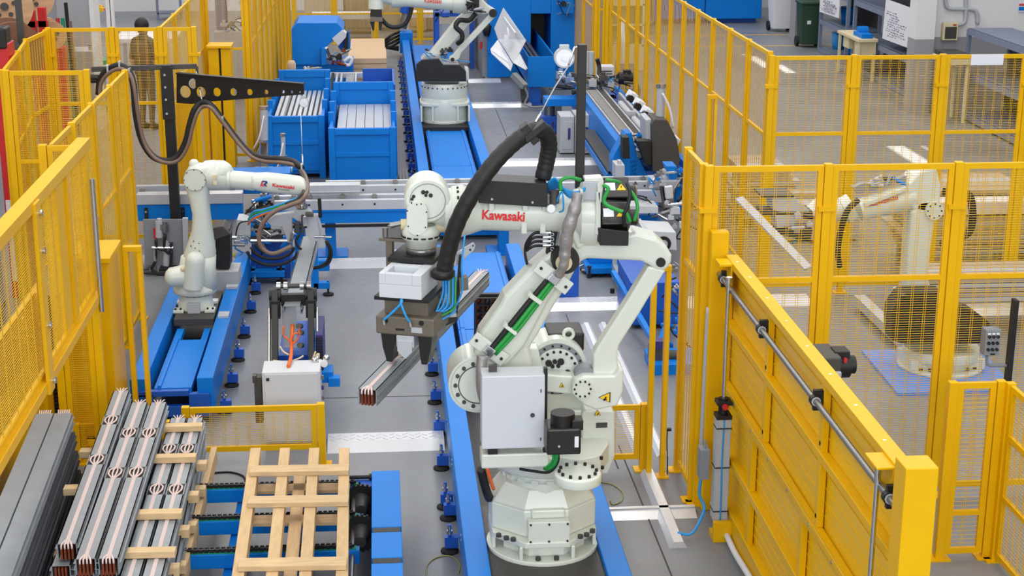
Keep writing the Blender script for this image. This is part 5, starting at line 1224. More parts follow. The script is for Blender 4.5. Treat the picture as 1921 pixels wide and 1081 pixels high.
# ------------------------------------------------------------------ middle left station
ms_ = T('clamping_station', 'blue pedestal station with grey clamps and hoses behind the left robot', 'machine', (-1.3, 17.5, 0))
b = MB(); slabp(b, [(472, 455), (530, 455), (545, 470), (545, 525), (468, 525)], 17.6, .5); b.o('pedestal', DBLU, ms_, .01)
MB().box(-1.55, -1.12, 17.35, 17.5, .08, .15).box(-1.55, -1.45, 17.4, 18.1, .08, .15).box(-1.22, -1.12, 17.4, 18.1, .08, .15).o('base', BLU, ms_, .006)
MB().box(-1.05, -.62, 17.5, 17.6, .1, .22).o('base_beam', BLU, ms_, .006)
for x in (-1.5, -1.16): MB().cyl((x, 17.4, 0), (x, 17.4, .02), .07, n=14).cyl((x, 17.4, .02), (x, 17.4, .2), .015, n=8).o('leveling_foot', RUB, ms_)
b = MB(); p = gz(575, 560, 0); b.box(-.78, -.6, 16.85, 16.95, .08, .15).box(-.80, -.72, 16.85, 16.95, .08, .62); b.o('front_leg', BLU, ms_, .006)
MB().cyl((-.62, 16.88, 0), (-.62, 16.88, .02), .06, n=14).cyl((-.62, 16.88, 0), (-.62, 16.88, .16), .012, n=8).o('leveling_foot', RUB, ms_)
b = MB(); slabp(b, [(444, 413), (452, 413), (470, 420), (470, 442), (444, 440)], 17.2, .3); b.o('valve_box', LGR, ms_, .004)
b = MB(); slabp(b, [(470, 440), (545, 440), (545, 453), (470, 455)], 17.3, .4); b.o('clamp_bed', DGR, ms_, .004)
MB().cyl(gy(444, 446, 17.1), gy(424, 446, 17.1), .02, n=10).o('clamp_rod', CHR, ms_)
MB().cyl(gy(470, 452, 17.0), gy(540, 452, 17.0), .018, n=10).o('guide_rod', CHR, ms_)
fittings(ms_, 472, 545, 415, 455, 17.3, 26, MACH, 11, .06)
fittings(ms_, 440, 475, 440, 460, 17.1, 8, (CHR, LGR, STL), 12, .05)
fittings(ms_, 470, 515, 365, 400, 17.9, 12, MACH, 13, .06)
for r, y in ((.16, 468), (.13, 462), (.19, 475)):
    c = gy(512, y-10, 17.0); MB().tube([c+V(r*1.5*math.cos(t), -.03, r*math.sin(t)) for t in (-3.0, -2.5, -1.9, -1.3, -.7, -.2)], .018, 7, 5).o('hose', HOSE, ms_)
for i in range(8): 
    c = gy(437+i*2, 480, 17.6); MB().tube([c, c+V(-.04, -.05, .04), c+V(.06-.01*i, -.1, -.02), c+V(.1-.02*i, -.1, -.16)], .008, 6, 5).o('green_cable', YG, ms_)
# pneumatic board on the far left
pb_ = T('pneumatic_board', 'grey plate with air regulators below the left end of the blue beam', 'board', (-2.6, 17.9, 0))
b = MB(); slabp(b, [(268, 412), (345, 412), (345, 498), (272, 498)], 17.9, .03); b.o('plate', GRY, pb_, .003)
b = MB(); slabp(b, [(342, 410), (352, 410), (352, 498), (345, 498)], 17.85, .06); b.o('plate_edge', LGR, pb_)
MB().box(-2.68, -2.62, 17.93, 18.0, 0, .3).box(-2.38, -2.32, 17.93, 18.0, 0, .3).o('stand', GRY, pb_)
for (a, c_, h, m) in ((299, 430, 30, LGR), (309, 428, 14, STL), (311, 465, 16, LGR), (313, 485, 26, LGR), (303, 425, 10, STL)):
    p, q = gy(a, c_-h/2, 17.85), gy(a, c_+h/2, 17.85); MB().cyl(p, q, .045, n=14).cyl(p, p+V(0, 0, .03), .03, n=12).o('air_regulator', m, pb_)
p = gy(291, 438, 17.85); MB().cyl(p-V(0, 0, .06), p+V(0, 0, .06), .018, n=10).o('red_valve', RED, pb_)
for pts in ([(310, 440), (308, 465), (318, 475), (322, 455)], [(292, 450), (295, 465), (310, 470)], [(292, 465), (291, 490), (285, 505), (300, 515), (318, 508), (322, 470)], [(268, 512), (290, 513), (315, 512), (330, 515)]):
    MB().tube([gy(a, b_, 17.8) for a, b_ in pts], .018, 7, 5).o('air_hose', HOSE, pb_)
MB().cyl(gy(285, 465, 17.8), gy(325, 465, 17.8), .018, n=10).cyl(gy(290, 468, 17.8), gy(291, 490, 17.8), .02, n=10).o('pipe_fitting', CHR, pb_)
p = gz(272, 505, 0); MB().sph((p.x, p.y, .08), .09).o('cable_bundle', LGR, pb_)
# black cabinet behind the left robot
kb = T('robot_controller', 'black cabinet standing behind the left robot', 'cabinet', (-1.52, 16.3, .0))
b = MB(); slabp(b, [(404, 430), (431, 430), (431, 505), (404, 505)], 16.0, .3); b.o('housing', BLK, kb, .01); b = MB(); slabp(b, [(396, 428), (418, 424), (434, 440), (400, 452)], 15.95, .3); b.o('motor_cover', DGR, kb, .01)
MB().box(-1.75, -1.5, 15.95, 16.3, .3, .55).box(-1.62, -1.5, 15.8, 15.9, .40, .43).o('shelf', LGR, kb, .004)
# ------------------------------------------------------------------ blue bins
def bin_(name_lbl, x0, x1, y0, y1, z1, ribs=True):
    t = T('steel_bin', name_lbl, 'bin', ((x0+x1)/2, y0, 0), 'blue steel bins')
    w = .045
    for xx in (x0, x1-.09): MB().box(xx, xx+.09, y0-.03, y0+.06, 0, z1+.01).o('corner_post', BLU, t, .006)
    for xx in (x0, x1-.09): MB().box(xx, xx+.09, y1-.06, y1+.03, 0, z1+.18).o('corner_post', BLU, t, .006)
    MB().box(x0+.06, x1-.06, y0, y0+.03, .08, z1-.01).o('front_sheet', BLU, t); MB().box(x0+.06, x1-.06, y1-.03, y1, .08, z1+.12).o('back_sheet', BLU, t)
    for xx in (x0+.01, x1-.05): MB().box(xx, xx+.04, y0+.06, y1-.06, .08, z1-.02).o('side_sheet', BLU, t)
    MB().box(x0+.09, x1-.09, y0-.03, y0+.05, z1-.09, z1).o('top_rail', BLU, t, .006); MB().box(x0+.09, x1-.09, y1-.05, y1+.03, z1+.06, z1+.18).o('top_rail', BLU, t, .006)
    for z in (.12, .50): MB().box(x0+.09, x1-.09, y0-.02, y0+.02, z, z+.06).o('front_rail', BLU, t, .004)
    MB().box(x0+.04, x1-.04, y0+.03, y1-.03, .06, .09).o('floor_sheet', DBLU, t)
    for i in range(3): 
        yy = y0+(y1-y0)*(i+1)/4
        for xx in (x0-.02, x1-.06): MB().box(xx, xx+.08, yy-.04, yy+.04, .05, z1+.10+.03*i).o('side_post', BLU, t, .004)
    return t
bin_('blue steel bin full of flat aluminium bars, right of the two near bins', -.74, .20, 22.0, 25.0, .90)
bin_('blue steel bin with few bars inside, left of the two near bins', -1.66, -.82, 22.9, 26.2, .92)
for i in range(6):
    x = -.645+i*.135; o = MB().box(x, x+.128, 22.1, 24.9, .66, .74).o('flat_bar', ALU, None, .004); tag(o, 'wide flat aluminium bar in the right blue bin, number %s from the left' % ('one', 'two', 'three', 'four', 'five', 'six')[i], 'metal bar', 'flat bars in the right bin')
    o = MB().box(x, x+.128, 22.1, 24.9, .12, .65).o('flat_bar', ALU, None, .004); tag(o, 'bar pack under the wide flat bars in the right bin, %s from the left' % ('first', 'second', 'third', 'fourth', 'fifth', 'sixth')[i], 'metal bar', 'lower bars in the right bin')
for i in range(9):
    x = -1.56+i*.077; o = MB().box(x, x+.05, 23.0, 26.05, .10, .78 if i > 1 else .86).o('narrow_bar', ALU, None, .004); tag(o, 'narrow grey aluminium bar standing in the left blue bin, column %s from the left' % ('one', 'two', 'three', 'four', 'five', 'six', 'seven', 'eight', 'nine')[i], 'metal bar', 'narrow bars in the left bin')
for i in range(3):
    x = .24+i*.045; o = MB().box(x, x+.038, 20.2, 23.0, .02, .10).o('steel_profile', STL); tag(o, '%s of three long steel profiles lying on the floor between bin and track' % ('left', 'middle', 'right')[i], 'metal bar', 'steel profiles beside the track')
# feeder rails behind the bins
fr_ = T('feeder_table', 'blue feeder table with chains and clamps between the bins and the hood', 'conveyor', (-.8, 27.5, 0))
MB().box(-1.75, -.9, 26.4, 28.4, .1, .62).box(-.8, .22, 25.2, 28.2, .1, .5).o('frame', BLU, fr_, .006)
MB().box(-.30, .22, 25.15, 25.2, .45, .80).box(-.3, .22, 26.9, 26.95, .45, 1.0).box(.19, .23, 25.2, 26.95, .45, 1.0).o('tray', DBLU, fr_, .004)
MB().box(-1.75, .0, 28.4, 28.55, .62, .70).o('cross_rail', ALU, fr_, .003)
for x in (-.88, -.78, -.70, -.45): MB().box(x, x+.035, 24.9, 28.4, .55, .72).o('guide_rail', ALU, fr_, .003)
MB().box(-.60, -.46, 25.1, 28.3, .6, .70).o('wide_rail', GAL, fr_, .003)
for i in range(6):
    MB().cyl((-.40, 25.2+.22*i, .75), (-.28, 25.2+.22*i, .75), .045, n=12).cb((-.34, 25.2+.22*i, .82), .06, .06, .05).o('clamp', CHR if i % 2 else DGR, fr_)
bw = MB()
for i in range(30): bw.box(-.86, -.81, 25+i*.11, 25.06+i*.11, .70, .735)
bw.o('chain', BLK, fr_, kind='stuff')
fittings(fr_, 565, 605, 128, 142, 27.2, 8, (CHR, LGR, BLK), 21, .06)
# two air cylinders in front of the left bin
for k, (px, y0, y1, lab) in enumerate(((495, 205, 262, 'taller grey air cylinder with white hose in front of the left blue bin'), (531, 256, 292, 'shorter grey air cylinder in front of the left blue bin'))):
    t = T('air_cylinder', lab, 'cylinder', gy(px, y1+40, 21.2))
    p, q = gy(px, y1, 21.2), gy(px, y0, 21.2); MB().cyl(p, q, .055 if k == 0 else .03, n=16).o('barrel', LGR, t); MB().cyl(q, q+V(0, 0, .04), .06 if k == 0 else .035, n=16).cyl(p-V(0, 0, .03), p, .06 if k == 0 else .035, n=16).o('end_cap', CHR, t)
    p2 = gy(px, 318, 21.2)
    for dx in (-.05, .05): MB().cyl(p2+V(dx, 0, 0), p+V(dx, 0, 0), .014, n=8).o('guide_rod', CHR, t)
    MB().cb(p2, .25, .12, .05).o('guide_block', LGR, t, .004); MB().box(p2.x-.05, p2.x+.05, 21.15, 21.3, 0, p2.z).o('stand', BLU, t)
    MB().tube([gy(px, y0+12, 21.1), gy(px-8, y0+50, 21.05), gy(px-20, y0+75, 21.1)], .010, 6, 5).o('white_hose', PAP, t)
pf = T('feeder_unit', 'small blue frame with plates left of the near bins behind the robot forearm', 'machine', (-2.0, 20.5, 0))
MB().box(-2.1, -1.2, 20.4, 20.8, .35, .62).box(-2.05, -1.95, 20.45, 20.7, 0, .35).box(-1.35, -1.25, 20.45, 20.7, 0, .35).o('frame', BLU, pf, .006)
MB().box(-2.1, -1.55, 20.2, 20.35, .55, .64).o('guide_plate', LGR, pf, .004)
# loose bar on the conveyor
o = MB().box(xz(582, 18.55), xz(677, 18.55), 18.45, 18.62, .80, .885).box(xz(582, 18.55), xz(677, 18.55), 18.44, 18.63, .80, .81).o('metal_profile', ALU, None, .003); tag(o, 'single grey aluminium profile lying on the cross conveyor below the bins', 'metal bar')
# ------------------------------------------------------------------ blue hood machine
hm = T('hood_machine', 'blue saw hood with cut corners and open right side, far left', 'machine', (-1.1, 29.3, 0))
b = MB(); slabp(b, [(548, 122), (547, 54), (557, 43), (632, 43), (645, 57), (612, 88), (602, 92), (602, 122)], 29.2, 1.2); b.o('hood', BLU, hm, .01)
MB().box(-1.6, -.5, 29.25, 30.3, 0, .74).o('base', BLU, hm, .006)
b = MB(); slabp(b, [(623, 73), (642, 57), (650, 63), (649, 70), (635, 86)], 29.1, .3); b.o('saw_cover', CAB, hm, .006)
b = MB(); slabp(b, [(603, 90), (612, 90), (612, 122), (603, 122)], 29.0, .2); b.o('side_plate', BLU, hm, .005); b = MB(); slabp(b, [(634, 88), (655, 60), (657, 92), (640, 96)], 29.5, .5); b.o('side_plate', BLU, hm, .005)
b = MB(); slabp(b, [(648, 62), (653, 60), (653, 95), (645, 97)], 29.3, .2); b.o('inner_wall', BLK, hm)
fittings(hm, 615, 645, 95, 120, 29.1, 16, (DGR, CHR, BLK, COP, STL), 31, .06)
MB().tube([gy(645, 115, 29), gy(655, 108, 29), (gy(660, 112, 29)), gy(655, 122, 29), gy(645, 120, 29)], .03, 8, 5).o('white_duct', PAP, hm)
co_ = T('dust_collector', 'small beige drum with black base beside the yellow fence', 'drum', (-1.75, 27.5, 0)); p = gy(547, 128, 27.5); MB().lathe([(.07, -.22), (.075, .08), (.05, .13)], p, 18).o('drum', CARD, co_); MB().lathe([(.14, 0), (.14, p.z-.3), (.07, p.z-.2)], (p.x, p.y, 0), 18).o('drum_base', BLK, co_)
# cardboard sheets on a pallet behind
cs = T('cardboard_stack', 'two stacks of flat cardboard sheets behind the blue hood', 'cardboard', (-.25, 31, 0))
for k, (x0, x1, y0, y1, z) in enumerate(((-.62, .12, 30.8, 32.3, .62), (-.60, .10, 32.4, 33.9, .60))):
    for i in range(5): MB().box(x0, x1, y0, y1, .12+i*.1, .21+i*.1 if i < 4 else z).o('cardboard_sheet', CARD, cs)
MB().box(-.62, .12, 30.8, 33.9, 0, .12).o('pallet_base', WD, cs)
# ------------------------------------------------------------------ far robot on the big track
YB = 25.5
br = T('industrial_robot', 'far white robot with a black front shield at the back of the track', 'robot', (1.02, 25.5, .36))
B = lambda px, py, Y=YB: gy(px, py, Y)
MB().box(.62, 1.42, 24.9, 26.2, .30, .36).o('carriage_plate', BLK, br, .004)
b = MB(); b.lathe([(.39, .36), (.39, .40)], (1.02, 25.52, 0), 32); b.lathe([(.375, .40), (.375, .75)], (1.02, 25.52, 0), 32)
zb_ = B(832, 200, 25.2).z; b.loft([se(1.02, 25.52, zb_, .40, .36, 4), se(1.02, 25.52, zb_+.05, .40, .36, 4)])
for xx in (-.38, -.2, .2, .38): b.box(1.02+xx-.015, 1.02+xx+.015, 25.16, 25.6, .40, zb_)
zt_ = B(832, 157, 25.3).z; b.lathe([(.37, zb_+.05), (.37, zt_-.05), (.36, zt_)], (1.02, 25.52, 0), 36)
b.o('base', WHT, br, .004)
d_ = MB()
for i in range(14): t = PI+PI*(i+.5)/14; d_.cyl((1.02+.365*math.cos(t), 25.52+.365*math.sin(t), zt_-.06), (1.02+.378*math.cos(t), 25.52+.378*math.sin(t), zt_-.06), .012, n=8)
d_.o('ring_bolt', DGR, br, kind='stuff')
b = MB(); slabp(b, [(781, 153), (781, 121), (791, 113), (823, 111), (832, 123), (862, 123), (874, 134), (875, 153)], 25.15, .10); b.o('front_shield', BLK, br, .004)
b = MB(); slabp(b, [(790, 113), (800, 103), (824, 104), (832, 117), (860, 118), (862, 123), (832, 123), (823, 111)], 25.3, .4); slabp(b, [(795, 155), (795, 118), (862, 126), (862, 155)], 25.3, .5); b.o('turret', LGR, br, .006)
b = MB(); slabp(b, [(872, 126), (879, 128), (880, 148), (874, 153)], 25.2, .2); b.o('side_cabinet', WHT, br, .01)
b = MB(); slabp(b, [(804, 108), (806, 101), (858, 36), (868, 28), (880, 22), (896, 26), (896, 32), (882, 45), (840, 93), (822, 108)], 25.45, .28); b.o('lower_arm', WHT, br, .02)
b = MB(); slabp(b, [(842, 113), (843, 107), (850, 102), (916, 30), (924, 26), (931, 30), (865, 100), (861, 112), (850, 116)], 25.3, .12); b.o('rear_link', WHT, br, .015)
b = MB(); disc(b, 849, 112, 25.28, .03, .03, 14); disc(b, 925, 25, 25.25, .065, .05, 20); b.o('pivot', BLK, br)
b = MB(); slabp(b, [(890, -12), (903, -2), (918, 12), (930, 19), (932, 27), (924, 32), (915, 26), (895, 26), (880, 10)], 25.4, .25); b.o('rear_lever', WHT, br, .015)
b = MB(); slabp(b, [(875, -10), (899, -12), (899, 16), (885, 22), (876, 18)], 25.25, .2); b.o('arm_motor', BLK, br, .01)
b = MB(); b.cyl(B(762, -2), B(852, 4), .125, .135, 24); b.cyl(B(850, 3), B(878, 4), .18, n=26); b.cyl(B(735, -4), B(764, -2), .16, .125, 24); b.cyl(B(712, -14), B(738, -6), .14, n=24); b.o('arm_tube', WHT, br)
text('lettering', 'Kawasaki', gy(796, 4.5, 25.36), gy(828, 6.5, 25.36), .075, KRED, br, bold=.014)
b = MB(); b.cyl(B(706, -25), B(706, 16), .115, .125, 24); b.o('wrist', WHT, br)
b = MB(); slabp(b, [(696, 17), (716, 17), (717, 33), (694, 32)], 25.4, .25); b.o('gripper', BLK, br, .006)
b = MB(); slabp(b, [(695, 32), (718, 33), (718, 41), (694, 41)], 25.35, .3); b.o('gripper_plate', BRZ, br, .006)
b = MB(); slabp(b, [(694, 41), (703, 41), (702, 57), (699, 58)], 25.4, .2); slabp(b, [(710, 41), (718, 41), (715, 58), (711, 57)], 25.4, .2); b.o('jaw', BLK, br, .004)
MB().tube([B(702, 22), B(714, 34), B(730, 49), B(748, 50), B(762, 42), B(771, 20), B(774, -10)], .035, 10, 8).o('cable_hose', HOSE, br)
MB().tube([B(893, 25, 25.3), B(880, 38, 25.3), B(862, 38, 25.25), B(855, 50, 25.2), B(866, 62, 25.2), B(866, 75, 25.2), B(858, 82, 25.25)], .04, 10, 8).o('cable_hose', HOSE, br)
fittings(br, 880, 898, 0, 30, 25.2, 8, (BLK, LGR, DGR), 41, .05, .05)
fittings(br, 795, 860, 92, 110, 25.4, 10, (BLK, CHR, DGR), 42, .05)
MB().cyl((.50, 35.5, .62), (.62, 35.5, 1.0), .1, n=16).o('end_motor', STL, trk); MB().cyl((.58, 35.5, .95), (.6, 35.5, 1.12), .13, n=16).o('motor_cap', DBLU, trk)
for k in range(4): MB().tube([gy(750, 60+k*6, 35.4), gy(735, 66+k*7, 35.2), gy(722, 78+k*4, 35.3), gy(728, 90, 35.4), gy(748, 88+k*2, 35.4)], .03, 6, 5).o('cable', HOSE, trk)
# ------------------------------------------------------------------ big blue machine at the back right
bm = T('press_machine', 'huge blue machine housing with open white guard doors, top centre right', 'machine', (3, 32.5, 0))
MB().box(2.15, 3.02, 31.9, 36, .06, 3.2).box(3.42, 4.4, 31.9, 36, .06, 3.2).box(3.02, 3.42, 31.9, 36, 1.33, 3.2).box(3.02, 3.42, 31.9, 36, .06, .5).o('housing', BLU, bm, .01)
MB().box(3.0, 3.44, 33.2, 33.3, .5, 1.2).o('opening_lining', BLK, bm)
MB().box(2.05, 2.15, 32, 36, .06, 3.2).box(2.1, 4.4, 31.95, 36, 0, .06).o('side_plate', GRY, bm)
MB().box(4.4, 4.55, 31.95, 36, 0, 3.2).o('side_wall', GRY, bm)
MB().box(3.62, 3.85, 31.7, 31.9, 1.35, 3.2).o('rib', BLU, bm, .006); MB().box(2.15, 3.02, 31.88, 31.9, .55, .565).o('seam_strip', BLU, bm)
MB().lathe([(.05, 0), (.08, .08), (.1, .2), (.06, .24)], gy(913, 68, 31.8), 14).o('lamp_holder', BLK, bm); MB().cyl(gy(903, 78, 31.8), gy(902, 92, 31.8), .025, n=8).o('red_handle', RED, bm)
fittings(bm, 1052, 1063, 3, 12, 31.7, 6, (CHR, BLK, BLU), 51, .06)
# chute with chain
ct = T('infeed_chute', 'blue open chute with a chain running into the blue machine', 'chute', (3.1, 29.5, 0))
cx0, cx1 = gy(990, 105, 28.9).x, gy(1042, 105, 28.9).x; cz1, cz0 = gy(1010, 106, 28.9).z, gy(1010, 163, 28.9).z
MB().box(cx0, cx1, 28.88, 28.92, cz0, cz1).o('front_sheet', BLU, ct, .004)
MB().box(cx0, cx0+.03, 28.9, 33.1, cz0, cz1).box(cx1-.03, cx1, 28.9, 33.1, cz0, cz1).box(cx0, cx1, 28.9, 33.1, cz0, cz0+.05).o('trough', BLU, ct)
MB().box(cx0+.03, cx0+.25, 28.95, 30.4, .03, cz0).box(cx0, cx0+.3, 28.9, 30.4, 0, .03).o('pedestal', DBLU, ct, .006)
bw = MB(); rnd = random.Random(5)
for i in range(40):
    for q in range(3): bw.cb((cx0+.06+q*.09, 29.0+i*.1, cz1-.12), .05, .06, .05, rz=.5*(i % 2))
bw.o('chain', STL, ct, kind='stuff'); MB().box(cx0+.03, cx0+.32, 28.95, 33, cz1-.2, cz1-.15).o('chain_bed', BLK, ct)
gdm = mat('white_guard_panel', (206, 209, 214), .4)
ud = T('guard_door', 'white tilted guard doors standing open left of the blue chute', 'guard door', gy(955, 130, 28.6))
def quadslab(px, Ys, th, name, par, m):
    P = [gy(a, b_, Y) for (a, b_), Y in zip(px, Ys)]; n = (P[1]-P[0]).cross(P[2]-P[0]).normalized(); 
    if n.y < 0: n = -n
    MB().prism(P, n*th).o(name, m, par, .003)
quadslab([(944, 14), (986, 75), (963, 119), (934, 73), (927, 53)], (30.2, 28.9, 28.7, 30.0, 30.3), .02, 'upper_panel', ud, gdm)
quadslab([(934, 74), (920, 92), (922, 100), (958, 133), (962, 120)], (29.8, 29.6, 29.5, 28.5, 28.6), .02, 'lower_panel', ud, gdm)
quadslab([(963, 118), (975, 100), (990, 128), (986, 131)], (28.7, 28.8, 28.6, 28.5), .02, 'flap', ud, gdm)
quadslab([(946, 30), (969, 61), (966, 62), (944, 31)], (29.9, 29.0, 28.95, 29.85), .05, 'handle_rib', ud, gdm); quadslab([(953, 51), (949, 66), (944, 86), (948, 88), (956, 66)], (29.3, 29.3, 29.2, 29.1, 29.2), .03, 'rib', ud, gdm)
MB().beam(gy(963, 140, 28.6), gy(985, 163, 28.4), .12, .10).o('hinge_arm', GRY, ud, .004); MB().beam(gy(982, 160, 28.5), gz(985, 196), .12, .1).o('stand', DGR, ud); MB().tube([gy(985, 165, 28.4), gy(990, 180, 28.4), gy(985, 195, 28.4), gy(1000, 201, 28.3), gy(1020, 200, 28.3)], .02, 7, 6).o('conduit', GRY, ud)
# grey cabinets and blue bins beside the roller line
for (a, b_, t0, Y, lab, m, nm) in ((1051, 1077, 219, 24.4, 'left light grey cabinet under the roller line', LGR, 'control_cabinet'), (1079, 1110, 216, 24.35, 'right light grey cabinet under the roller line with slots', LGR, 'control_cabinet'), (1015, 1046, 219, 26.1, 'blue oil tank beside the grey cabinets', DBLU, 'oil_tank')):
    t = T(nm, lab, 'cabinet' if 'cab' in nm else 'tank', (gy(a, 250, Y).x, Y, 0)); x0, x1 = gy(a, 250, Y).x, gy(b_, 250, Y).x; zz = gy(a, t0, Y).z
    MB().box(x0, x1, Y, Y+.5, .02, zz).o('housing', m, t, .008); MB().box(x0+.03, x1-.03, Y-.012, Y, .08, zz-.08).o('door', m, t, .003)
    MB().box(x1-.1, x1-.06, Y-.02, Y-.012, zz*.4, zz*.7).o('door_slot', NAVY, t)
    if m is DBLU: MB().cyl((x0+.15, Y+.2, zz), (x0+.15, Y+.2, zz+.3), .09, n=16).cb((x0+.3, Y+.2, zz+.12), .12, .1, .24).o('pump', STL, t)
# ------------------------------------------------------------------ roller line on the right
rl = T('roller_line', 'long blue roller line with steel rails and white clamp blocks along the tall fence', 'conveyor', (3.6, 23, 0))
MB().box(3.22, 3.32, 20.2, 26.6, .35, .78).o('side_beam', BLU, rl, .006); MB().box(3.95, 4.02, 20.2, 26.6, .4, .72).o('side_beam', BLU, rl, .006)
MB().box(3.30, 3.95, 20.2, 26.6, .55, .62).o('bed', DBLU, rl)
for x, z in ((3.33, .80), (3.50, .82), (3.62, .82)): MB().box(x, x+.025, 20.3, 26.6, z-.06, z).o('side_rail', ALU, rl, .003)
bw = MB()
for i in range(52): bw.cyl((3.36, 20.4+i*.118, .78), (3.49, 20.4+i*.118, .78), .042, n=10)
bw.o('roller', STL, rl, kind='stuff')
bw = MB()
for i in range(40): bw.cyl((3.53, 20.4+i*.15, .78), (3.61, 20.4+i*.15, .78), .035, n=10).cb((3.57, 20.47+i*.15, .78), .05, .05, .06)
bw.o('roller', DGR, rl, kind='stuff')
for k in range(3):
    y = 20.6+k*1.35; MB().cyl((3.72, y, .80), (3.72, y+1.05, .80), .05, n=14).o('pneumatic_tube', LGR, rl); MB().cyl((3.72, y+1.05, .80), (3.72, y+1.3, .8), .025, n=10).o('piston_rod', CHR, rl); MB().cb((3.72, y, .80), .14, .08, .14).o('tube_clamp', LGR, rl, .006)
MB().box(3.80, 3.84, 20.6, 25.2, .74, .84).o('clamp_rail', ALU, rl)
for k in range(6):
    y = 21.0+k*.72; MB().cb((3.93, y, .88), .12, .36, .12, ry=.5).o('clamp_block', PAP, rl, .01); MB().cyl((3.88, y-.2, .86), (3.88, y-.1, .86), .06, n=14).o('clamp_roller', BLK, rl)
MB().box(3.0, 3.2, 20.6, 23.6, .50, .54).o('cable_chain_tray', BLK, rl); MB().box(2.98, 3.22, 20.6, 23.6, .42, .5).o('tray_frame', BLU, rl)
for yy in (20.5, 23, 26): MB().box(3.24, 3.34, yy, yy+.1, 0, .4).box(3.9, 4.0, yy, yy+.1, 0, .42).o('leg', BLU, rl)
fittings(rl, 1085, 1180, 140, 175, 25.8, 40, (STL, DGR, BLK, CHR, LGR), 61, .08)
fittings(rl, 1048, 1085, 140, 165, 26.3, 16, (BLK, DGR, CHR), 62, .09)
fittings(rl, 1168, 1205, 245, 275, 20.4, 14, (STL, BLU, CHR, DGR), 63, .06)
MB().box(2.7, 3.9, 25.9, 26.3, .5, .62).o('cross_beam', BLU, rl, .006)
MB().cyl(gy(1160, 147, 25.8), gy(1186, 147, 25.8), .1, n=18).cb(gy(1176, 138, 25.8), .12, .12, .12).o('servo_motor', BLK, rl, .006)
MB().tube([gy(1120, 110, 26.2), gy(1124, 125, 26.2), gy(1126, 145, 26), gy(1145, 146, 25.9), gy(1160, 143, 25.8)], .035, 8, 6).o('cable', HOSE, rl)
MB().tube([gy(1192, 155, 25.8), gy(1198, 170, 25.7), gy(1194, 182, 25.6), gy(1188, 186, 25.6)], .035, 8, 6).o('cable', HOSE, rl)
for px in (1100, 1109): MB().cyl(gy(px, 140, 26), gy(px, 97, 26), .055, n=14).o('lift_cylinder', LGR, rl)
b = MB(); slabp(b, [(1222, 234), (1228, 224), (1252, 226), (1270, 262), (1276, 300), (1270, 322), (1224, 322)], 20.0, .5); b.o('end_housing', DGR, rl, .008)
b = MB(); slabp(b, [(1212, 226), (1222, 224), (1222, 300), (1212, 300)], 20.1, .5); b.o('end_plate', LGR, rl, .004)
MB().cyl(gy(1238, 224, 20.3), gy(1240, 162, 20.3), .055, n=16).o('lift_cylinder', LGR, rl); MB().cyl(gy(1240, 164, 20.3), gy(1240, 157, 20.3), .065, n=16).o('cylinder_cap', CHR, rl)
MB().tube([gy(1243, 175, 20.2), gy(1253, 195, 20.2), gy(1259, 215, 20.2), gy(1263, 240, 20.2)], .016, 7, 5).o('white_hose', PAP, rl)
b = MB(); slabp(b, [(1155, 285), (1175, 250), (1185, 250), (1195, 290), (1215, 330), (1150, 330), (1148, 300)], 20.2, .3); b.o('end_frame', BLU, rl, .006); b = MB(); slabp(b, [(1168, 258), (1180, 258), (1182, 298), (1168, 298)], 19.9, .2); b.o('drag_chain', BLK, rl, .004)
b = MB(); slabp(b, [(1195, 265), (1222, 265), (1222, 310), (1212, 310)], 19.95, .2); b.o('clamp_head', BLK, rl, .004)
# ------------------------------------------------------------------ blue frame table far centre
bt_ = T('frame_table', 'blue steel frame table with grey panel behind the far robot', 'table', (1.3, 33.5, 0))
x0, x1 = gy(816, 50, 33.5).x, gy(890, 50, 33.5).x; zt2 = gy(850, 24, 33.5).z
for x in (x0, x1-.09):
    for yy in (33.5, 34.4): MB().box(x, x+.09, yy, yy+.1, 0, zt2).o('leg', DBLU, bt_)
MB().box(x0, x1, 33.5, 34.5, zt2-.08, zt2).o('top', DBLU, bt_, .006); MB().box(x0+.1, x1-.1, 33.6, 33.63, .1, zt2-.25).o('panel', LGR, bt_)
fittings(bt_, 820, 860, 12, 22, 33.6, 8, (BLU, BLK, CHR), 71, .08)
# ------------------------------------------------------------------ robot behind the right fence
YR = 14.0
rr_ = T('industrial_robot', 'white robot on a blue floor plate behind the right mesh fence', 'robot', (5.2, 13.95, .03))
bpl = MB().hexa([(4.63, 13.27, 0), (5.75, 13.27, 0), (5.85, 14.5, 0), (4.66, 14.5, 0), (4.63, 13.27, .03), (5.75, 13.27, .03), (5.85, 14.5, .03), (4.66, 14.5, .03)]).o('base_plate', mat('pale_blue_plate', (96, 142, 220), .45), None); tag(bpl, 'pale blue steel plate bolted to the floor under the fenced robot', 'floor plate')
kx = gy(1762, 690, YR).x; K = lambda py, Y=YR: gy(1762, py, Y).z
b = MB(); b.lathe([(.40, .03), (.40, .06)], (kx, YR, 0), 36); b.lathe([(.30, .06), (.33, .2), (.36, K(665)), (.36, K(648))], (kx, YR, 0), 36)
b.box(kx-.36, kx+.36, YR-.22, YR+.2, .06, .16); b.o('base', WHT, rr_, .006)
bb_2 = MB()
for sx in (-.33, -.26, -.18, .18, .26, .33): bb_2.cyl((kx+sx, YR-.3+abs(sx)*.3, .06), (kx+sx, YR-.3+abs(sx)*.3, .085), .018, n=6)
bb_2.o('base_bolt', DGR, rr_, kind='stuff')
b = MB(); slabp(b, [(1674, 640), (1674, 582), (1692, 556), (1702, 550), (1770, 549), (1782, 560), (1792, 572), (1830, 586), (1857, 606), (1856, 625), (1838, 645), (1700, 646)], YR-.32, .25); b.o('front_shield', BLK, rr_, .006)
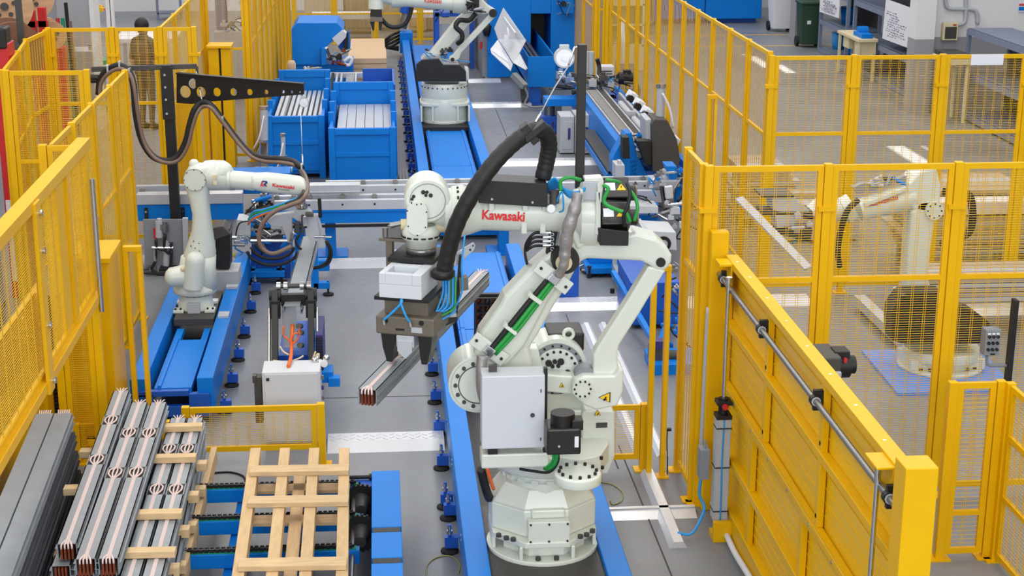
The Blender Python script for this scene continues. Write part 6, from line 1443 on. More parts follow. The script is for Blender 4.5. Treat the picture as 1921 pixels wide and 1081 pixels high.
b = MB(); slabp(b, [(1690, 640), (1700, 560), (1790, 560), (1835, 600), (1830, 640)], YR-.1, .4); b.o('turret', WHT, rr_, .01)
b = MB(); slabp(b, [(1699, 552), (1703, 470), (1710, 400), (1722, 378), (1752, 372), (1758, 395), (1750, 450), (1741, 520), (1752, 552)], YR, .22); b.o('lower_arm', WHT, rr_, .03)
b = MB(); disc(b, 1754, 396, YR-.04, .085, .3, 28); slabp(b, [(1718, 330), (1735, 318), (1758, 316), (1766, 350), (1764, 380), (1745, 400), (1715, 395), (1700, 372), (1705, 345)], YR, .28); b.o('elbow', WHT, rr_, .02)
s_ = MB()
for i in range(8):
    p = gy(1754, 396, YR-.045)+V(.065*math.cos(i*PI/4), 0, .065*math.sin(i*PI/4)); s_.cyl(p, p+V(0, .01, 0), .008, n=8)
s_.o('elbow_screw', BLK, rr_, kind='stuff')
b = MB(); b.cyl(gy(1712, 366, YR+.12), gy(1612, 394, YR+.12), .135, .105, 24); slabp(b, [(1622, 382), (1700, 352), (1702, 357), (1624, 388)], YR-.02, .06); b.o('forearm', WHT, rr_)
text('lettering', 'Kawasaki', gy(1632, 388, YR-.005), gy(1685, 374, YR-.005), .045, KRED, rr_, bold=.014)
b = MB(); b.cyl(gy(1598, 388, YR+.12), gy(1582, 396, YR+.12), .13, n=24); b.cyl(gy(1582, 394, YR+.12), gy(1540, 400, YR+.12), .105, n=22); slabp(b, [(1520, 400), (1545, 378), (1552, 376), (1552, 410), (1538, 420)], YR, .22); b.o('wrist', WHT, rr_, .01)
b = MB(); slabp(b, [(1600, 352), (1625, 342), (1640, 350), (1700, 330), (1700, 340), (1610, 365)], YR+.1, .08); b.o('valve_box', GRY, rr_); fittings(rr_, 1615, 1690, 332, 348, YR+.1, 10, (LGR, BLU, DGR), 81, .04, .05, False)
MB().tube([gy(1610, 375, YR-.05), gy(1590, 395, YR-.08), gy(1578, 430, YR-.08), gy(1572, 470, YR-.05), gy(1575, 500, YR)], .028, 8, 6).o('cable_hose', HOSE, rr_)
MB().tube([gy(1770, 360, YR+.1), gy(1815, 365, YR+.1), gy(1824, 400, YR+.1), gy(1818, 435, YR+.1), gy(1790, 450, YR+.1), gy(1765, 460, YR+.1)], .04, 8, 6).o('cable_hose', HOSE, rr_)
b = MB(); slabp(b, [(1448, 372), (1490, 370), (1518, 395), (1520, 410), (1470, 400), (1450, 395)], YR-.1, .25); slabp(b, [(1455, 405), (1490, 402), (1492, 425), (1457, 428)], YR-.1, .2); b.o('gripper', ALU, rr_, .006)
b = MB(); slabp(b, [(1428, 366), (1490, 366), (1490, 371), (1428, 371)], YR-.12, .3); slabp(b, [(1430, 396), (1525, 396), (1525, 404), (1430, 404)], YR-.1, .25); slabp(b, [(1460, 430), (1525, 430), (1520, 456), (1500, 450), (1462, 440)], YR-.1, .25); b.o('gripper_frame', DGR, rr_, .006)
fittings(rr_, 1490, 1525, 405, 445, YR-.12, 8, (CHR, BLK, LGR), 82, .05)
q0, q1 = gy(1386, 372, 13.9), gy(1516, 504, 13.0); o = MB().beam(q0, q1, .085, .02, up=(0, -.3, 1)).o('metal_profile', LGR); tag(o, 'long flat white profile held slanting by the fenced robot', 'metal bar')
o = MB().beam(gz(1612, 562, .1), gz(1700, 645, .1), .12, .1).o('metal_profile', ALU); tag(o, 'shiny ribbed profile lying on the floor beside the blue plate', 'metal bar')
# control box with knobs on its pipe
kb_ = T('push_button_box', 'grey button box with three switches and six buttons on the right fence', 'control box', gy(1862, 700, 10.9))
p0, p1 = gy(1846, 668, 10.9), gy(1879, 619, 10.9); MB().box(p0.x, p1.x, 10.9, 11.0, p0.z, p1.z).o('housing', GRY, kb_, .006)
for r in range(3):
    for c in range(3):
        q = V(p0.x+(p1.x-p0.x)*(.22+.28*c), 10.9, p1.z-(p1.z-p0.z)*(.25+.25*r)); MB().cyl(q, q+V(0, -.016, 0), .012, n=12).o('push_button', BLK if r else DGR, kb_)
        if r == 0: MB().cb(q+V(0, -.003, .02), .022, .004, .014).o('button_label', PAP, kb_); MB().cb(q+V(0, -.022, 0), .006, .012, .022, ry=.5).o('switch_lever', BLK, kb_)
MB().cb((p0.x*.45+p1.x*.55, 10.897, p0.z+.012), .035, .004, .012).o('name_plate', BLK, kb_)
MB().tube([gy(1851, 668, 10.95), gy(1852, 682, 10.95), gy(1860, 686, 10.95), gy(1885, 686, 10.95), gy(1896, 690, 11.0)], .012, 8, 5).o('conduit', GRY, kb_)
MB().box(gy(1902, 600, 10.9).x, gy(1909, 600, 10.9).x, 10.9, 10.98, .3, gy(1905, 565, 10.9).z).o('stand_post', BLK, kb_)
sg = MB().cb(gy(1852, 112, 16.53), .355, .008, .115).o('paper_sheet', PAP); tag(sg, 'blank white sheet hung on the far right cross fence', 'paper')
# stacks of profiles behind the right fences
def pstack(label, x0, x1, y0, y1, zb, n, m, seed, h=.05):
    t = T('profile_stack', label, 'stack', ((x0+x1)/2, y0, 0), 'stacked profiles behind the right fences'); rnd = random.Random(seed)
    for i in range(n):
        d = rnd.uniform(0, .15); e = rnd.uniform(0, .15)
        for k in range(4):
            yy = y0+(y1-y0)*k/4; MB().box(x0+d, x1-e, yy+.01, yy+(y1-y0)/4-.01, zb+i*h*1.2, zb+i*h*1.2+h).o('profile', m if (i+k) % 3 else LGR, t)
    for xx in (x0+.2, x1-.3): MB().box(xx, xx+.1, y0, y1, 0 if zb < .2 else zb-.12, zb).o('bearer', WD, t)
    if zb > .2:
        for xx in (x0+.2, x1-.3): MB().box(xx, xx+.08, y0+.05, y0+.13, 0, zb-.12).box(xx, xx+.08, y1-.15, y1-.07, 0, zb-.12).o('leg', GRY, t)
TAN = mat('tan_profile', (176, 160, 142), .6, noise=.1)
pstack('brown profile stack behind the far cross fence, left one', 4.55, 5.35, 19.6, 20.6, .1, 9, TAN, 1, .06)
pstack('low profile stack next to the brown one behind the far cross fence', 5.0, 5.6, 19.2, 19.5, .1, 6, TAN, 2, .06)
pstack('pale profile stack behind the far cross fence, right end', 6.6, 8.0, 18.6, 19.6, .1, 8, TAN, 3, .06)
pstack('tan boards on a low rack behind the fenced robot arm', 5.35, 7.4, 15.0, 15.5, .35, 6, TAN, 4, .04)
pstack('long tan profiles with a white top on the rack right of the fenced robot', 5.9, 7.6, 17.0, 18.0, .3, 8, TAN, 5, .045)
o = MB().box(5.9, 7.5, 17.0, 17.3, .76, .90).o('white_profile', PAP, None, .004); tag(o, 'broad white profile on top of the tan rack behind the fence', 'metal bar')
o = MB().box(4.9, 5.9, 18.8, 19.15, .02, .4).box(4.88, 5.92, 18.78, 19.2, .4, .46).o('wrapped_crate', LGR, None, .01); tag(o, 'plastic wrapped grey crate behind the far cross fence', 'crate')
o = MB().hexa([(4.35, 12.0, .45), (4.95, 12.0, .45), (4.95, 12.6, .45), (4.35, 12.6, .45), (4.35, 12, .5), (4.95, 12, .5), (4.95, 12.6, .5), (4.35, 12.6, .5)])
# ------------------------------------------------------------------ back right: wall, shelves, bins, benches
S(MB().box(9.75, 18, 27.9, 28.2, 1.33, 9).o('wall_right', PLAST)); S(MB().box(9.75, 18, 27.88, 28.2, 0, 1.33).o('trim_1', PLASTG))
S(MB().box(9.45, 9.8, 27.6, 28.0, 0, 1.33).o('trim_2', PLASTG)); S(MB().box(9.45, 9.8, 27.6, 28.0, 1.33, 9).o('trim_3', PLAST))
S(MB().box(9.75, 10.25, 37.0, 37.5, 0, 9).o('trim_4', PLASTG))
eb_ = T('fuse_box', 'beige fuse box with dark window on the white wall, top right', 'fuse box', gy(1780, 60, 27.85)); p0, p1 = gy(1765, 75, 27.85), gy(1796, 42, 27.85)
MB().box(p0.x, p1.x, 27.78, 27.88, p0.z, p1.z).o('housing', CREAM, eb_, .01); MB().box(p0.x+.04, p1.x-.03, 27.77, 27.78, p0.z+.03, p1.z-.07).o('window', DGR, eb_); MB().box(p1.x-.1, p1.x-.04, 27.77, 27.78, p1.z-.05, p1.z-.025).o('red_label', RED, eb_)
for k, pts in enumerate(([(1774, -20), (1775, 8), (1782, 16), (1800, 17), (1825, 18), (1833, 26), (1834, 45)], [(1812, -20), (1812, 30), (1808, 43), (1796, 47)])):
    o = MB().tube([gy(a, b_, 27.84) for a, b_ in pts], .035, 8, 5).o('wall_conduit', LGR); tag(o, ('curved grey wall conduit running over to the right', 'grey wall conduit dropping into the fuse box')[k], 'pipe')
ps = MB().box(gy(1912, 10, 27.85).x, gy(1945, 10, 27.85).x, 27.86, 27.88, gy(1915, 22, 27.85).z, gy(1915, 0, 27.85).z).o('poster', PAP); tag(ps, 'small coloured notice on the white wall at the top right edge', 'notice')
x0 = gy(1912, 10, 27.85).x; MB().box(x0, x0+.35, 27.855, 27.86, gy(1915, 20, 27.85).z, gy(1915, 13, 27.85).z).o('blue_band', BLU, ps); MB().box(x0, x0+.35, 27.855, 27.86, gy(1915, 11, 27.85).z, gy(1915, 7, 27.85).z).o('red_band', LOGR, ps)
st2 = T('padded_stand', 'cream stand with a dark padded top left of the low grey shelf', 'stand', (9.9, 26.9, 0)); p = gy(1820, 84, 26.9); p = V(9.75, 26.6, 0); MB().box(9.72, 10.1, 26.6, 27.3, 1.12, 1.2).o('seat', DGR, st2, .006); MB().box(9.7, 10.12, 26.55, 27.35, 1.02, 1.12).box(9.72, 9.77, 26.6, 26.65, 0, 1.02).box(10.05, 10.1, 26.6, 26.65, 0, 1.02).box(9.72, 9.77, 27.2, 27.25, 0, 1.02).box(10.05, 10.1, 27.2, 27.25, 0, 1.02).o('frame', CREAM, st2, .006)
STEEL_B = mat('blue_grey_shelf', (118, 128, 150), .5)
def shelf(label, y0, y1, x=9.97, d=.7, zs=(.12, .75, 1.45, 2.2), h=2.5):
    t = T('storage_shelf', label, 'shelf', (x, y0, 0), 'steel shelves along the right aisle'); MB().box(x+d, x+d+.02, y0, y1, .05, h-.05).o('back_sheet', DGR, t)
    for yy in (y0, y1):
        for xx in (x, x+d): MB().box(xx-.035, xx+.035, yy-.035, yy+.035, 0, h).o('upright', STEEL_B, t)
    for z in zs: MB().box(x-.02, x+d, y0, y1, z-.05, z).box(x-.03, x-.0, y0, y1, z-.11, z).o('shelf_board', STEEL_B, t)
    return t
shelf('far blue grey steel shelf with a hand-written sheet, beside the green bin', 33.5, 35.6); shelf('near blue grey steel shelf with a large hand-written sheet', 28.4, 33.0)
shelf('low grey steel shelf with a grey top in front of the white wall, top right', 22.5, 27.0, 10.2, .75, (.15, .85, 1.6), 1.58)
def sheet(label, pxs, seed, x=9.93):
    P = [gx(a, b_, x) for a, b_ in pxs]; o = MB().prism(P, (.012, 0, 0)).o('hand_written_sheet', PAP); tag(o, label, 'paper'); rnd = random.Random(seed)
    m = MB()
    for i in range(11):
        v = .28+.06*i; u = rnd.uniform(.08, .3)
        for k in range(rnd.randint(4, 8)):
            w = rnd.uniform(.03, .09)
            if u+w > .92: break
            A_, B_ = P[0].lerp(P[1], u).lerp(P[3].lerp(P[2], u), v), P[0].lerp(P[1], u+w).lerp(P[3].lerp(P[2], u+w), v+rnd.uniform(-.015, .02))
            m.beam(A_+V(-.004, 0, 0), B_+V(-.004, 0, 0), .004, rnd.uniform(.006, .016)); u += w+rnd.uniform(.02, .05)
    m.o('pen_lines', INK, o, kind='stuff', world=False)
sheet('large white sheet with hand-written pen notes on the near shelf', [(1662, -2), (1709, 15), (1703, 90), (1655, 72)], 1)
sheet('smaller white sheet with pen notes on the far shelf', [(1539, -12), (1575, -2), (1573, 34), (1537, 22)], 2)
def bin2(label, px, py, Yw, m, w=.55, h=1.0):
    t = T('wheeled_bin', label, 'waste bin', gz(px, py)); p = gz(px, py)
    MB().loft([[V(p.x-w*.4, p.y, .08), V(p.x+w*.4, p.y, .08), V(p.x+w*.4, p.y+w*.8, .08), V(p.x-w*.4, p.y+w*.8, .08)], [V(p.x-w*.5, p.y-.05, h), V(p.x+w*.5, p.y-.05, h), V(p.x+w*.5, p.y+w*.9, h), V(p.x-w*.5, p.y+w*.9, h)]], False).o('body', m, t, .01)
    MB().box(p.x-w*.55, p.x+w*.55, p.y-.1, p.y+w, h, h+.06).o('lid', m, t, .02)
    for s_ in (-1, 1): MB().cyl((p.x+s_*w*.45-.03, p.y+w*.7, .12), (p.x+s_*w*.45+.03, p.y+w*.7, .12), .12, n=16).o('wheel', BLK, t)
    MB().box(p.x-w*.2, p.x-w*.02, p.y-.03, p.y-.02, h*.55, h*.85).o('label_sheet', PAP, t)
bin2('white wheeled bin beside the pillar, top right', 1466, 60, 39, PAP); bin2('dark green wheeled bin between pillar and shelf', 1519, 90, 36, mat('dark_green_plastic', (40, 66, 48), .5), .5, 1.0)
cbn = T('work_table', 'cream work table with drawers and a blue vice beside the shelves', 'table', gz(1620, 150)); p = gz(1625, 70, .85)
MB().box(9.52, 9.93, 31.2, 32.7, .80, .86).o('table_top', CREAM, cbn, .006)
for xx in (9.54, 9.86):
    for yy in (31.25, 32.6): MB().box(xx, xx+.05, yy, yy+.05, 0, .80).o('leg', CREAM, cbn)
MB().box(9.6, 9.9, 31.3, 31.7, .5, .80).o('drawer', CREAM, cbn, .006); MB().box(9.6, 9.85, 32.1, 32.5, .55, .8).o('drawer', CREAM, cbn, .006)

vz = MB().box(9.62, 9.85, 31.3, 31.9, .86, .95).cyl((9.65, 31.7, .95), (9.85, 31.7, .95), .11, n=18).o('chop_saw', BLU, None, .01); tag(vz, 'blue tool machine lying on the cream work table', 'tool')
for k, (y, z, m) in enumerate(((34.6, .75, BLU), (35.2, .12, CYA), (34.2, .12, BLU))):
    o = MB().lathe([(.14, 0), (.17, .38)], (10.3, y, z), 16).o('plastic_bucket', m); tag(o, ('blue bucket on the middle board of the far shelf', 'sky blue bucket at the bottom of the far shelf', 'second blue bucket at the bottom of the far shelf, nearer one')[k], 'bucket')
# large blue containers at the far right back
tcn = T('blue_container', 'large blue container wall far behind the tall fence', 'container', (8, 41, 0))
for a, b_ in ((6.9, 8.4), (8.42, 9.9)): MB().box(a, b_, 41, 42.5, .12, 3.4).o('panel', BLU, tcn, .01)
MB().box(7.0, 9.8, 41.2, 42.4, 0, .12).o('skid', DBLU, tcn)
pcn = T('purple_container', 'grey violet ribbed container seen through the tall fence', 'container', (6, 40.5, 0)); 
for i in range(14): MB().box(5.6+i*.1, 5.66+i*.1, 40.3, 40.4, .3, 2.4).o('rib', STEEL_B, pcn)
MB().box(5.58, 6.98, 40.4, 41.2, .1, 2.4).o('body', STEEL_B, pcn)
for k, y in enumerate((36.6, 38.6)): o = MB().box(5.0, 14, y, y+.1, .001, .004).o('trim_%d' % (30+k), mat('yellow_floor_line', (206, 172, 90), .7)); S(o)
cc2 = T('tool_cabinet', 'cream cabinet with trays of parts behind the end of the tall fence', 'cabinet', (4.7, 33, 0)); MB().box(4.65, 5.5, 33, 33.6, 0, .55).box(4.65, 5.5, 33, 33.6, 1.35, 2.3).box(4.65, 4.7, 33, 33.6, .5, 1.4).box(5.45, 5.5, 33, 33.6, .5, 1.4).box(4.65, 5.5, 33.55, 33.6, .5, 1.4).box(4.65, 5.5, 33, 33.6, .93, .97).o('housing', CREAM, cc2, .006)
fittings(cc2, 1126, 1150, 65, 92, 33.1, 8, (CHR, BLK, GTEA), 95, .07)
fb2 = T('fan_unit', 'white ventilated box beside the roller line end', 'machine', gz(1135, 170)); p = gy(1135, 140, 27.2); MB().cb((p.x, p.y, p.z), .28, .3, .32).box(p.x-.1, p.x+.1, p.y-.1, p.y+.1, 0, p.z-.15).o('housing', CAB, fb2, .01)
for i in range(5): MB().cb((p.x, p.y-.152, p.z-.1+i*.045), .2, .004, .02).o('vent_slot', DGR, fb2)
cl_ = MB().loft([[gy(1163, 40, 30.5), gy(1172, 42, 30.5), gy(1172, 42, 30.6), gy(1163, 40, 30.6)], [gy(1165, 80, 30.5), gy(1174, 90, 30.5), gy(1174, 90, 30.6), gy(1165, 80, 30.6)], [gy(1168, 105, 30.5), gy(1173, 116, 30.5), gy(1173, 116, 30.6), gy(1168, 105, 30.6)], [V(gy(1168, 105, 30.5).x+k, y_, 0) for k, y_ in ((0, 30.5), (.05, 30.5), (.05, 30.6), (0, 30.6))]]).o('hanging_sheet', PAP); tag(cl_, 'long white plastic sheet hanging behind the tall fence', 'plastic sheet')
vb2 = MB().cb(gy(1172, 132, 29.5), .32, .3, .3).o('storage_box', STEEL_B, None, .01); tag(vb2, 'grey blue box on a stand behind the tall fence', 'box'); MB().box(gy(1172, 132, 29.5).x-.1, gy(1172, 132, 29.5).x+.1, 29.4, 29.6, 0, gy(1172, 132, 29.5).z-.14).o('box_stand', STEEL_B, vb2, world=False)
bgs = T('big_bag_rack', 'beige sacks in a steel rack seen through the tall fence', 'sacks', (5.2, 38, 0))
for i in range(3):
    MB().sph((5.0+i*.62, 39, .95), .33, 1, .8, 1.5).o('sack', mat('beige_sack', (196, 176, 140), .9, noise=.1), bgs)
MB().box(4.6, 6.6, 38.6, 39.4, .3, .42).o('rack_beam', GRY, bgs)
for x in (4.65, 6.5): MB().box(x, x+.06, 38.7, 39.3, 0, .3).o('leg', GRY, bgs)
# ------------------------------------------------------------------ left background
PANEL = mat('grey_wall_panel', (166, 166, 172), .7)
S(MB().box(gy(108, 40, 27).x, gy(170, 40, 27).x, 27, 27.5, 0, 9).o('trim_5', PANEL)); S(MB().box(gy(170, 40, 27).x, gy(178, 40, 27).x, 26.95, 27.5, 0, 9).o('trim_6', PLAST))
S(MB().box(gy(60, 40, 28).x-4, gy(108, 40, 28).x, 28, 28.3, 0, 9).o('wall_left_back', PANEL))
for (a, b_, k) in ((200, 207, 7), (209, 213, 8)): S(MB().box(gy(a, 40, 26).x, gy(b_, 40, 26).x, 26, 26.15, 0, 9).o('trim_%d' % k, PLAST))
sh_ = T('bench_shelf', 'white bench with sloping braces behind the left enclosure fence', 'bench', (-5.2, 29, 0)); x0 = gy(178, 20, 29).x; x1 = gy(200, 20, 29).x
MB().box(x0, x1, 28.8, 29.4, .75, .82).box(x0, x0+.05, 28.8, 29.4, 0, .8).box(x1-.05, x1, 28.8, 29.4, 0, .8).o('frame', PAP, sh_); MB().box(x0+.05, x1-.05, 28.85, 29.3, .82, .9).o('green_mat', GTEA, sh_); fittings(sh_, 182, 196, 12, 25, 28.9, 5, (ORG, WARN, BLK), 101, .08)
wt_ = T('white_table', 'white framed table far behind the person', 'table', (-5.6, 33, 0)); x0 = gy(212, 10, 32).x
MB().box(x0, x0+1.2, 31.6, 33, .85, .92).o('table_top', PAP, wt_)
for dx, yy in ((.0, 31.6), (1.1, 31.6), (0, 32.9), (1.1, 32.9)): MB().box(x0+dx, x0+dx+.07, yy, yy+.07, 0, .85).o('leg', PAP, wt_)
gtr = T('grey_trolley', 'grey tube frame trolley behind the person', 'trolley', gz(320, 60)); p = gz(318, 38); 
for dx in (-.3, .3): MB().box(p.x+dx-.03, p.x+dx+.03, p.y, p.y+.06, 0, 1.1).o('upright', STEEL_B, gtr)
for z in (.15, .75, 1.06): MB().box(p.x-.3, p.x+.3, p.y, p.y+.5, z, z+.05).o('shelf_board', STEEL_B, gtr)
sg_ = MB().hexa([V(*gz(137, 94)), V(*gz(176, 94)), V(*gz(175, 90)), V(*gz(138, 90)), V(*gz(137, 94, .02)), V(*gz(176, 94, .02)), V(*gz(175, 90, .02)), V(*gz(138, 90, .02))])
fl_ = T('floor_plate', 'white lettered plate leaning low at the foot of the grey pillar', 'sign', gy(157, 96, 26.7)); a, b_ = gy(138, 97, 26.7), gy(176, 88, 26.7); MB().box(a.x, b_.x, 26.7, 26.74, max(.01, a.z), b_.z).o('plate', PAP, fl_); 
for i in range(4): MB().cb((b_.x-.06, 26.695, a.z+.03+i*.022), .06, .004, .01).o('dark_stripe', DGR, fl_)
for k, (px, m, lab) in enumerate(((108, RED, 'yellow and red broom standing by the grey wall'), (117, GTEA, 'green shovel handle standing by the grey wall'), (123, BLK, 'dark brush pole standing by the grey wall'), (131, BRN, 'thin brown stick standing by the grey pillar'))):
    t = T('broom', lab, 'broom', (gy(px, 60, 26.6).x, 26.6, 0)); q = gy(px, 34 if k < 2 else 5 if k == 2 else 40, 26.6); p = V(q.x+.05, 26.6, 0); MB().cyl((p.x, 26.6, .1), q, .03, n=8).o('handle', m, t); MB().cb((p.x, 26.6, .06), .35, .08, .12).o('broom_head', WARN if k == 0 else m, t)
fx_ = T('red_cart', 'small red wire cart with a water canister behind the fence corner', 'cart', gz(95, 105)); p = gz(97, 107); 
for z in (.05, .3, .55): MB().box(p.x-.3, p.x+.25, p.y, p.y+.03, z, z+.04).box(p.x-.3, p.x+.25, p.y+.5, p.y+.53, z, z+.04).o('rail', RED, fx_)
for xx in (-.3, .22): MB().box(p.x+xx, p.x+xx+.04, p.y, p.y+.5, 0, .6).o('side', RED, fx_)
MB().lathe([(.18, .1), (.18, .7), (.08, .85)], (p.x-.05, p.y+.25, 0), 16).o('canister', LGR, fx_)
# cable drums on the red rack
def drum(label, px, py, Y, r, m, core, tilt=.35, w=.5):
    c = gy(px, py, Y); ax = V(math.sin(tilt), -math.cos(tilt), 0); t = T('cable_drum', label, 'cable drum', (c.x, c.y, c.z-r), 'cable drums on the red rack')
    for s_ in (-1, 1):
        a = c+ax*(s_*w/2); f = MB().cyl(a-ax*.03, a+ax*.03, r, n=36).o('flange', m, t)
        for i in range(6): tt = i*PI/3; MB().cyl(a+ax*.032, a+ax*.034, r*.9-.001*i, n=30) if False else None
    MB().cyl(c-ax*w/2, c+ax*w/2, r*.62, n=28).o('core', core, t); a = c+ax*(w/2+.03); MB().cyl(a, a+ax*.05, .05, n=14).o('hub', DGR, t)
    for i in range(5): tt = i*2*PI/5; u = V(0, 0, 1); v = ax.cross(u); MB().cyl(a+(u*math.cos(tt)+v*math.sin(tt))*r*.35, a+ax*.02+(u*math.cos(tt)+v*math.sin(tt))*r*.35, .03, n=8).o('flange_bolt', DGR, t)
    return t
WDD = mat('drum_wood', (200, 160, 122), .7, noise=.15, scale=4, stretch=(1, 1, 6)); WDR = mat('drum_wood_dark', (134, 90, 68), .75, noise=.2, scale=4)
drum('largest pale wooden cable drum at the top left corner', 2, 8, 21, .36, WDD, COP); drum('pale wooden cable drum right of the largest one', 52, -8, 23, .32, WDD, COP)
drum('brown wooden cable drum standing low at the left edge', 20, 92, 20, .36, WDR, DGR); drum('small pale drum behind the fence corner', 92, 62, 23.5, .20, WDD, CARD); dp = gy(92, 62, 23.5); MB().box(dp.x-.2, dp.x+.2, 23.3, 23.7, 0, dp.z-.2).o('drum_stand', RED, [o for o in bpy.data.objects if o.get('label') == 'small pale drum behind the fence corner'][0]); drum('dark drum half hidden at the left edge', -4, 112, 19, .30, mat('grey_drum_wood', (86, 78, 72), .8), DGR)
rk = T('drum_rack', 'red steel rack carrying the cable drums at the left edge', 'rack', (-5.6, 22, 0))
for (a, b_) in (((58, 20), (66, 52)), ((78, 14), (84, 44)), ((20, 20), (22, 60)), ((36, 40), (40, 80))): p, q = gy(*a, 22), gy(*b_, 22); MB().beam(p, (q.x, q.y, 0), .1, .1, up=(0, 1, 0)).o('post', RED, rk)
MB().beam(gy(-20, 48, 22), gy(90, 44, 22), .1, .08).beam(gy(-20, 62, 22), gy(60, 54, 22), .08, .06).o('rail', RED, rk)
p = gy(35, 30, 19.5); o = MB().box(p.x-.035, p.x+.035, 19.5, 19.57, 0, 3.6).o('steel_post', DGR); tag(o, 'thin dark steel post in front of the cable drums', 'post')
p = gy(6, 110, 17); rs = T('red_stand', 'red and white stand at the left picture edge', 'stand', (p.x, 17, 0)); MB().box(p.x-.12, p.x+.06, 17, 17.3, 0, gy(6, 82, 17).z).o('body', RED, rs, .01); MB().box(p.x-.1, p.x+.05, 16.98, 17, .2, 1.1).o('white_panel', PAP, rs); MB().cb((p.x-.05, 17.1, gy(6, 72, 17).z), .2, .25, .22).o('dark_cap', BLK, rs, .02)
# steel shelf at the left edge
sl = T('storage_shelf', 'grey steel shelf at the left edge outside the fence', 'shelf', (-4.0, 15, 0))
for z in (1.55, 1.05, .4): MB().box(-4.6, -3.78, 13.9, 15.6, z-.07, z).o('shelf_board', GRY, sl, .004)
for yy in (13.95, 15.5): MB().box(-3.84, -3.78, yy, yy+.06, 0, 1.75).box(-4.6, -4.54, yy, yy+.06, 0, 1.75).o('upright', GRY, sl)
MB().cyl((-4.2, 14.3, 1.05), (-4.2, 14.3, 1.15), .22, n=20).o('round_tin', BLK, sl); o = MB().box(-4.4, -3.95, 14.1, 14.5, 1.56, 1.85).o('white_box', PAP, None, .01); tag(o, 'white box standing on the left edge steel shelf', 'box')
# guide cabinet of the back gate and back machinery
gcb = T('gate_guide_cabinet', 'orange yellow guide cabinet with black slot behind the jib crane arm', 'cabinet', (-2.35, 23.4, 0)); zc = gy(410, 90, 23.4).z
xa, xm, xb = gy(390, 100, 23.4).x, gy(412, 100, 23.4).x, gy(432, 100, 23.4).x
MB().box(xa, xm-.015, 23.4, 23.8, .05, zc).o('left_cover', YEL, gcb, .006); MB().box(xm+.015, xb, 23.4, 23.8, .05, zc).o('right_cover', YEL, gcb, .006); MB().box(xa+.02, xb-.02, 23.43, 23.78, 0, zc-.02).o('slot_lining', BLK, gcb); MB().box(xa-.02, xb+.02, 23.36, 23.82, zc, zc+.03).o('top_cover', YEL, gcb)
gp4 = T('guide_rack', 'three yellow guide uprights left of the orange guide cabinet', 'guide', (-2.5, 20, 0))
for px in (372, 387, 400): 
    p = gy(px, 230, 20.2); MB().box(p.x-.03, p.x+.03, 20.2, 20.26, 0, gy(px, 195, 20.2).z).o('post', YEL, gp4)
ylp = T('guard_wall', 'plain yellow sheet panel behind the left robot and crane mast', 'guard panel', (-2.4, 20.6, 0)); MB().box(gy(330, 250, 20.6).x, gy(368, 250, 20.6).x, 20.6, 20.64, .05, gy(350, 196, 20.6).z).o('sheet', YEL, ylp)
# far back racks, boards and machines
BEI = mat('beige_machine_paint', (204, 192, 172), .6); BEI2 = mat('warm_grey_panel', (168, 152, 132), .7)
for k, (a, b_, y, z, m, lab) in enumerate(((572, 632, 40, 2.6, BEI, 'beige machine cabinet with small window behind the back fence'), (645, 700, 40.5, 2.6, BEI, 'tall beige cabinet left of the far gripper behind the back fence'), (648, 705, 39.4, 1.5, BEI2, 'brownish panelled crate behind the back fence'), (716, 752, 40.2, 2.6, BEI, 'narrow beige cabinet right of the far gripper'), (755, 800, 39.6, 1.0, CARD, 'cardboard boxes on a shelf behind the back fence'), (800, 816, 39.8, 1.3, BEI2, 'brownish box beside the blue frame table'), (400, 470, 30, 1.25, LGR, 'long pale grey bench front behind the window fence'))):
    x0, x1 = gy(a, 50, y).x, gy(b_, 50, y).x; t = T('machine_cabinet', lab, 'cabinet', (x0, y, 0)); MB().box(x0, x1, y, y+.6, .05, z).box(x0+.05, x1-.05, y+.05, y+.55, 0, .05).o('housing', m, t, .01)
    n = 3
    for i in range(n): xx = x0+(x1-x0)*i/n; MB().box(xx+.03, xx+(x1-x0)/n-.03, y-.015, y, .15, z-.15).o('door_panel', m, t, .004)
    if k == 0: MB().box(x0+.5, x0+.85, y-.03, y-.015, 1.55, 1.85).o('window', BEI2, t); MB().box(x0+.56, x0+.79, y-.04, y-.03, 1.6, 1.8).o('screen', DGR, t)
mb_ = T('vertical_machine', 'blue and white drilling machine on the pale bench behind the window fence', 'machine', (-3.2, 30.2, 1.25)); p = gy(440, 30, 30.3)
MB().cb((p.x-.25, 30.4, 2.0), .2, .3, 1.5).o('column', STEEL_B, mb_, .01); MB().cyl((p.x, 30.3, 1.7), (p.x, 30.3, 2.3), .14, n=18).cb((p.x+.3, 30.4, 2.05), .35, .3, .5).o('head', PAP, mb_, .03); fittings(mb_, 415, 462, 35, 48, 30.1, 14, (CHR, DGR, STL, LGR), 111, .09)
for k, (x, y, lab) in enumerate(((-.9, 38.2, 'white long bench board behind the back fence, left'), (1.2, 38.4, 'white long bench board behind the back fence, right'))):
    o = MB().box(x-.7, x+.9, y, y+.6, .5, .62).box(x-.6, x-.5, y, y+.5, 0, .5).box(x+.7, x+.8, y, y+.5, 0, .5).o('bench_board', PAP, None, .006); tag(o, lab, 'bench')
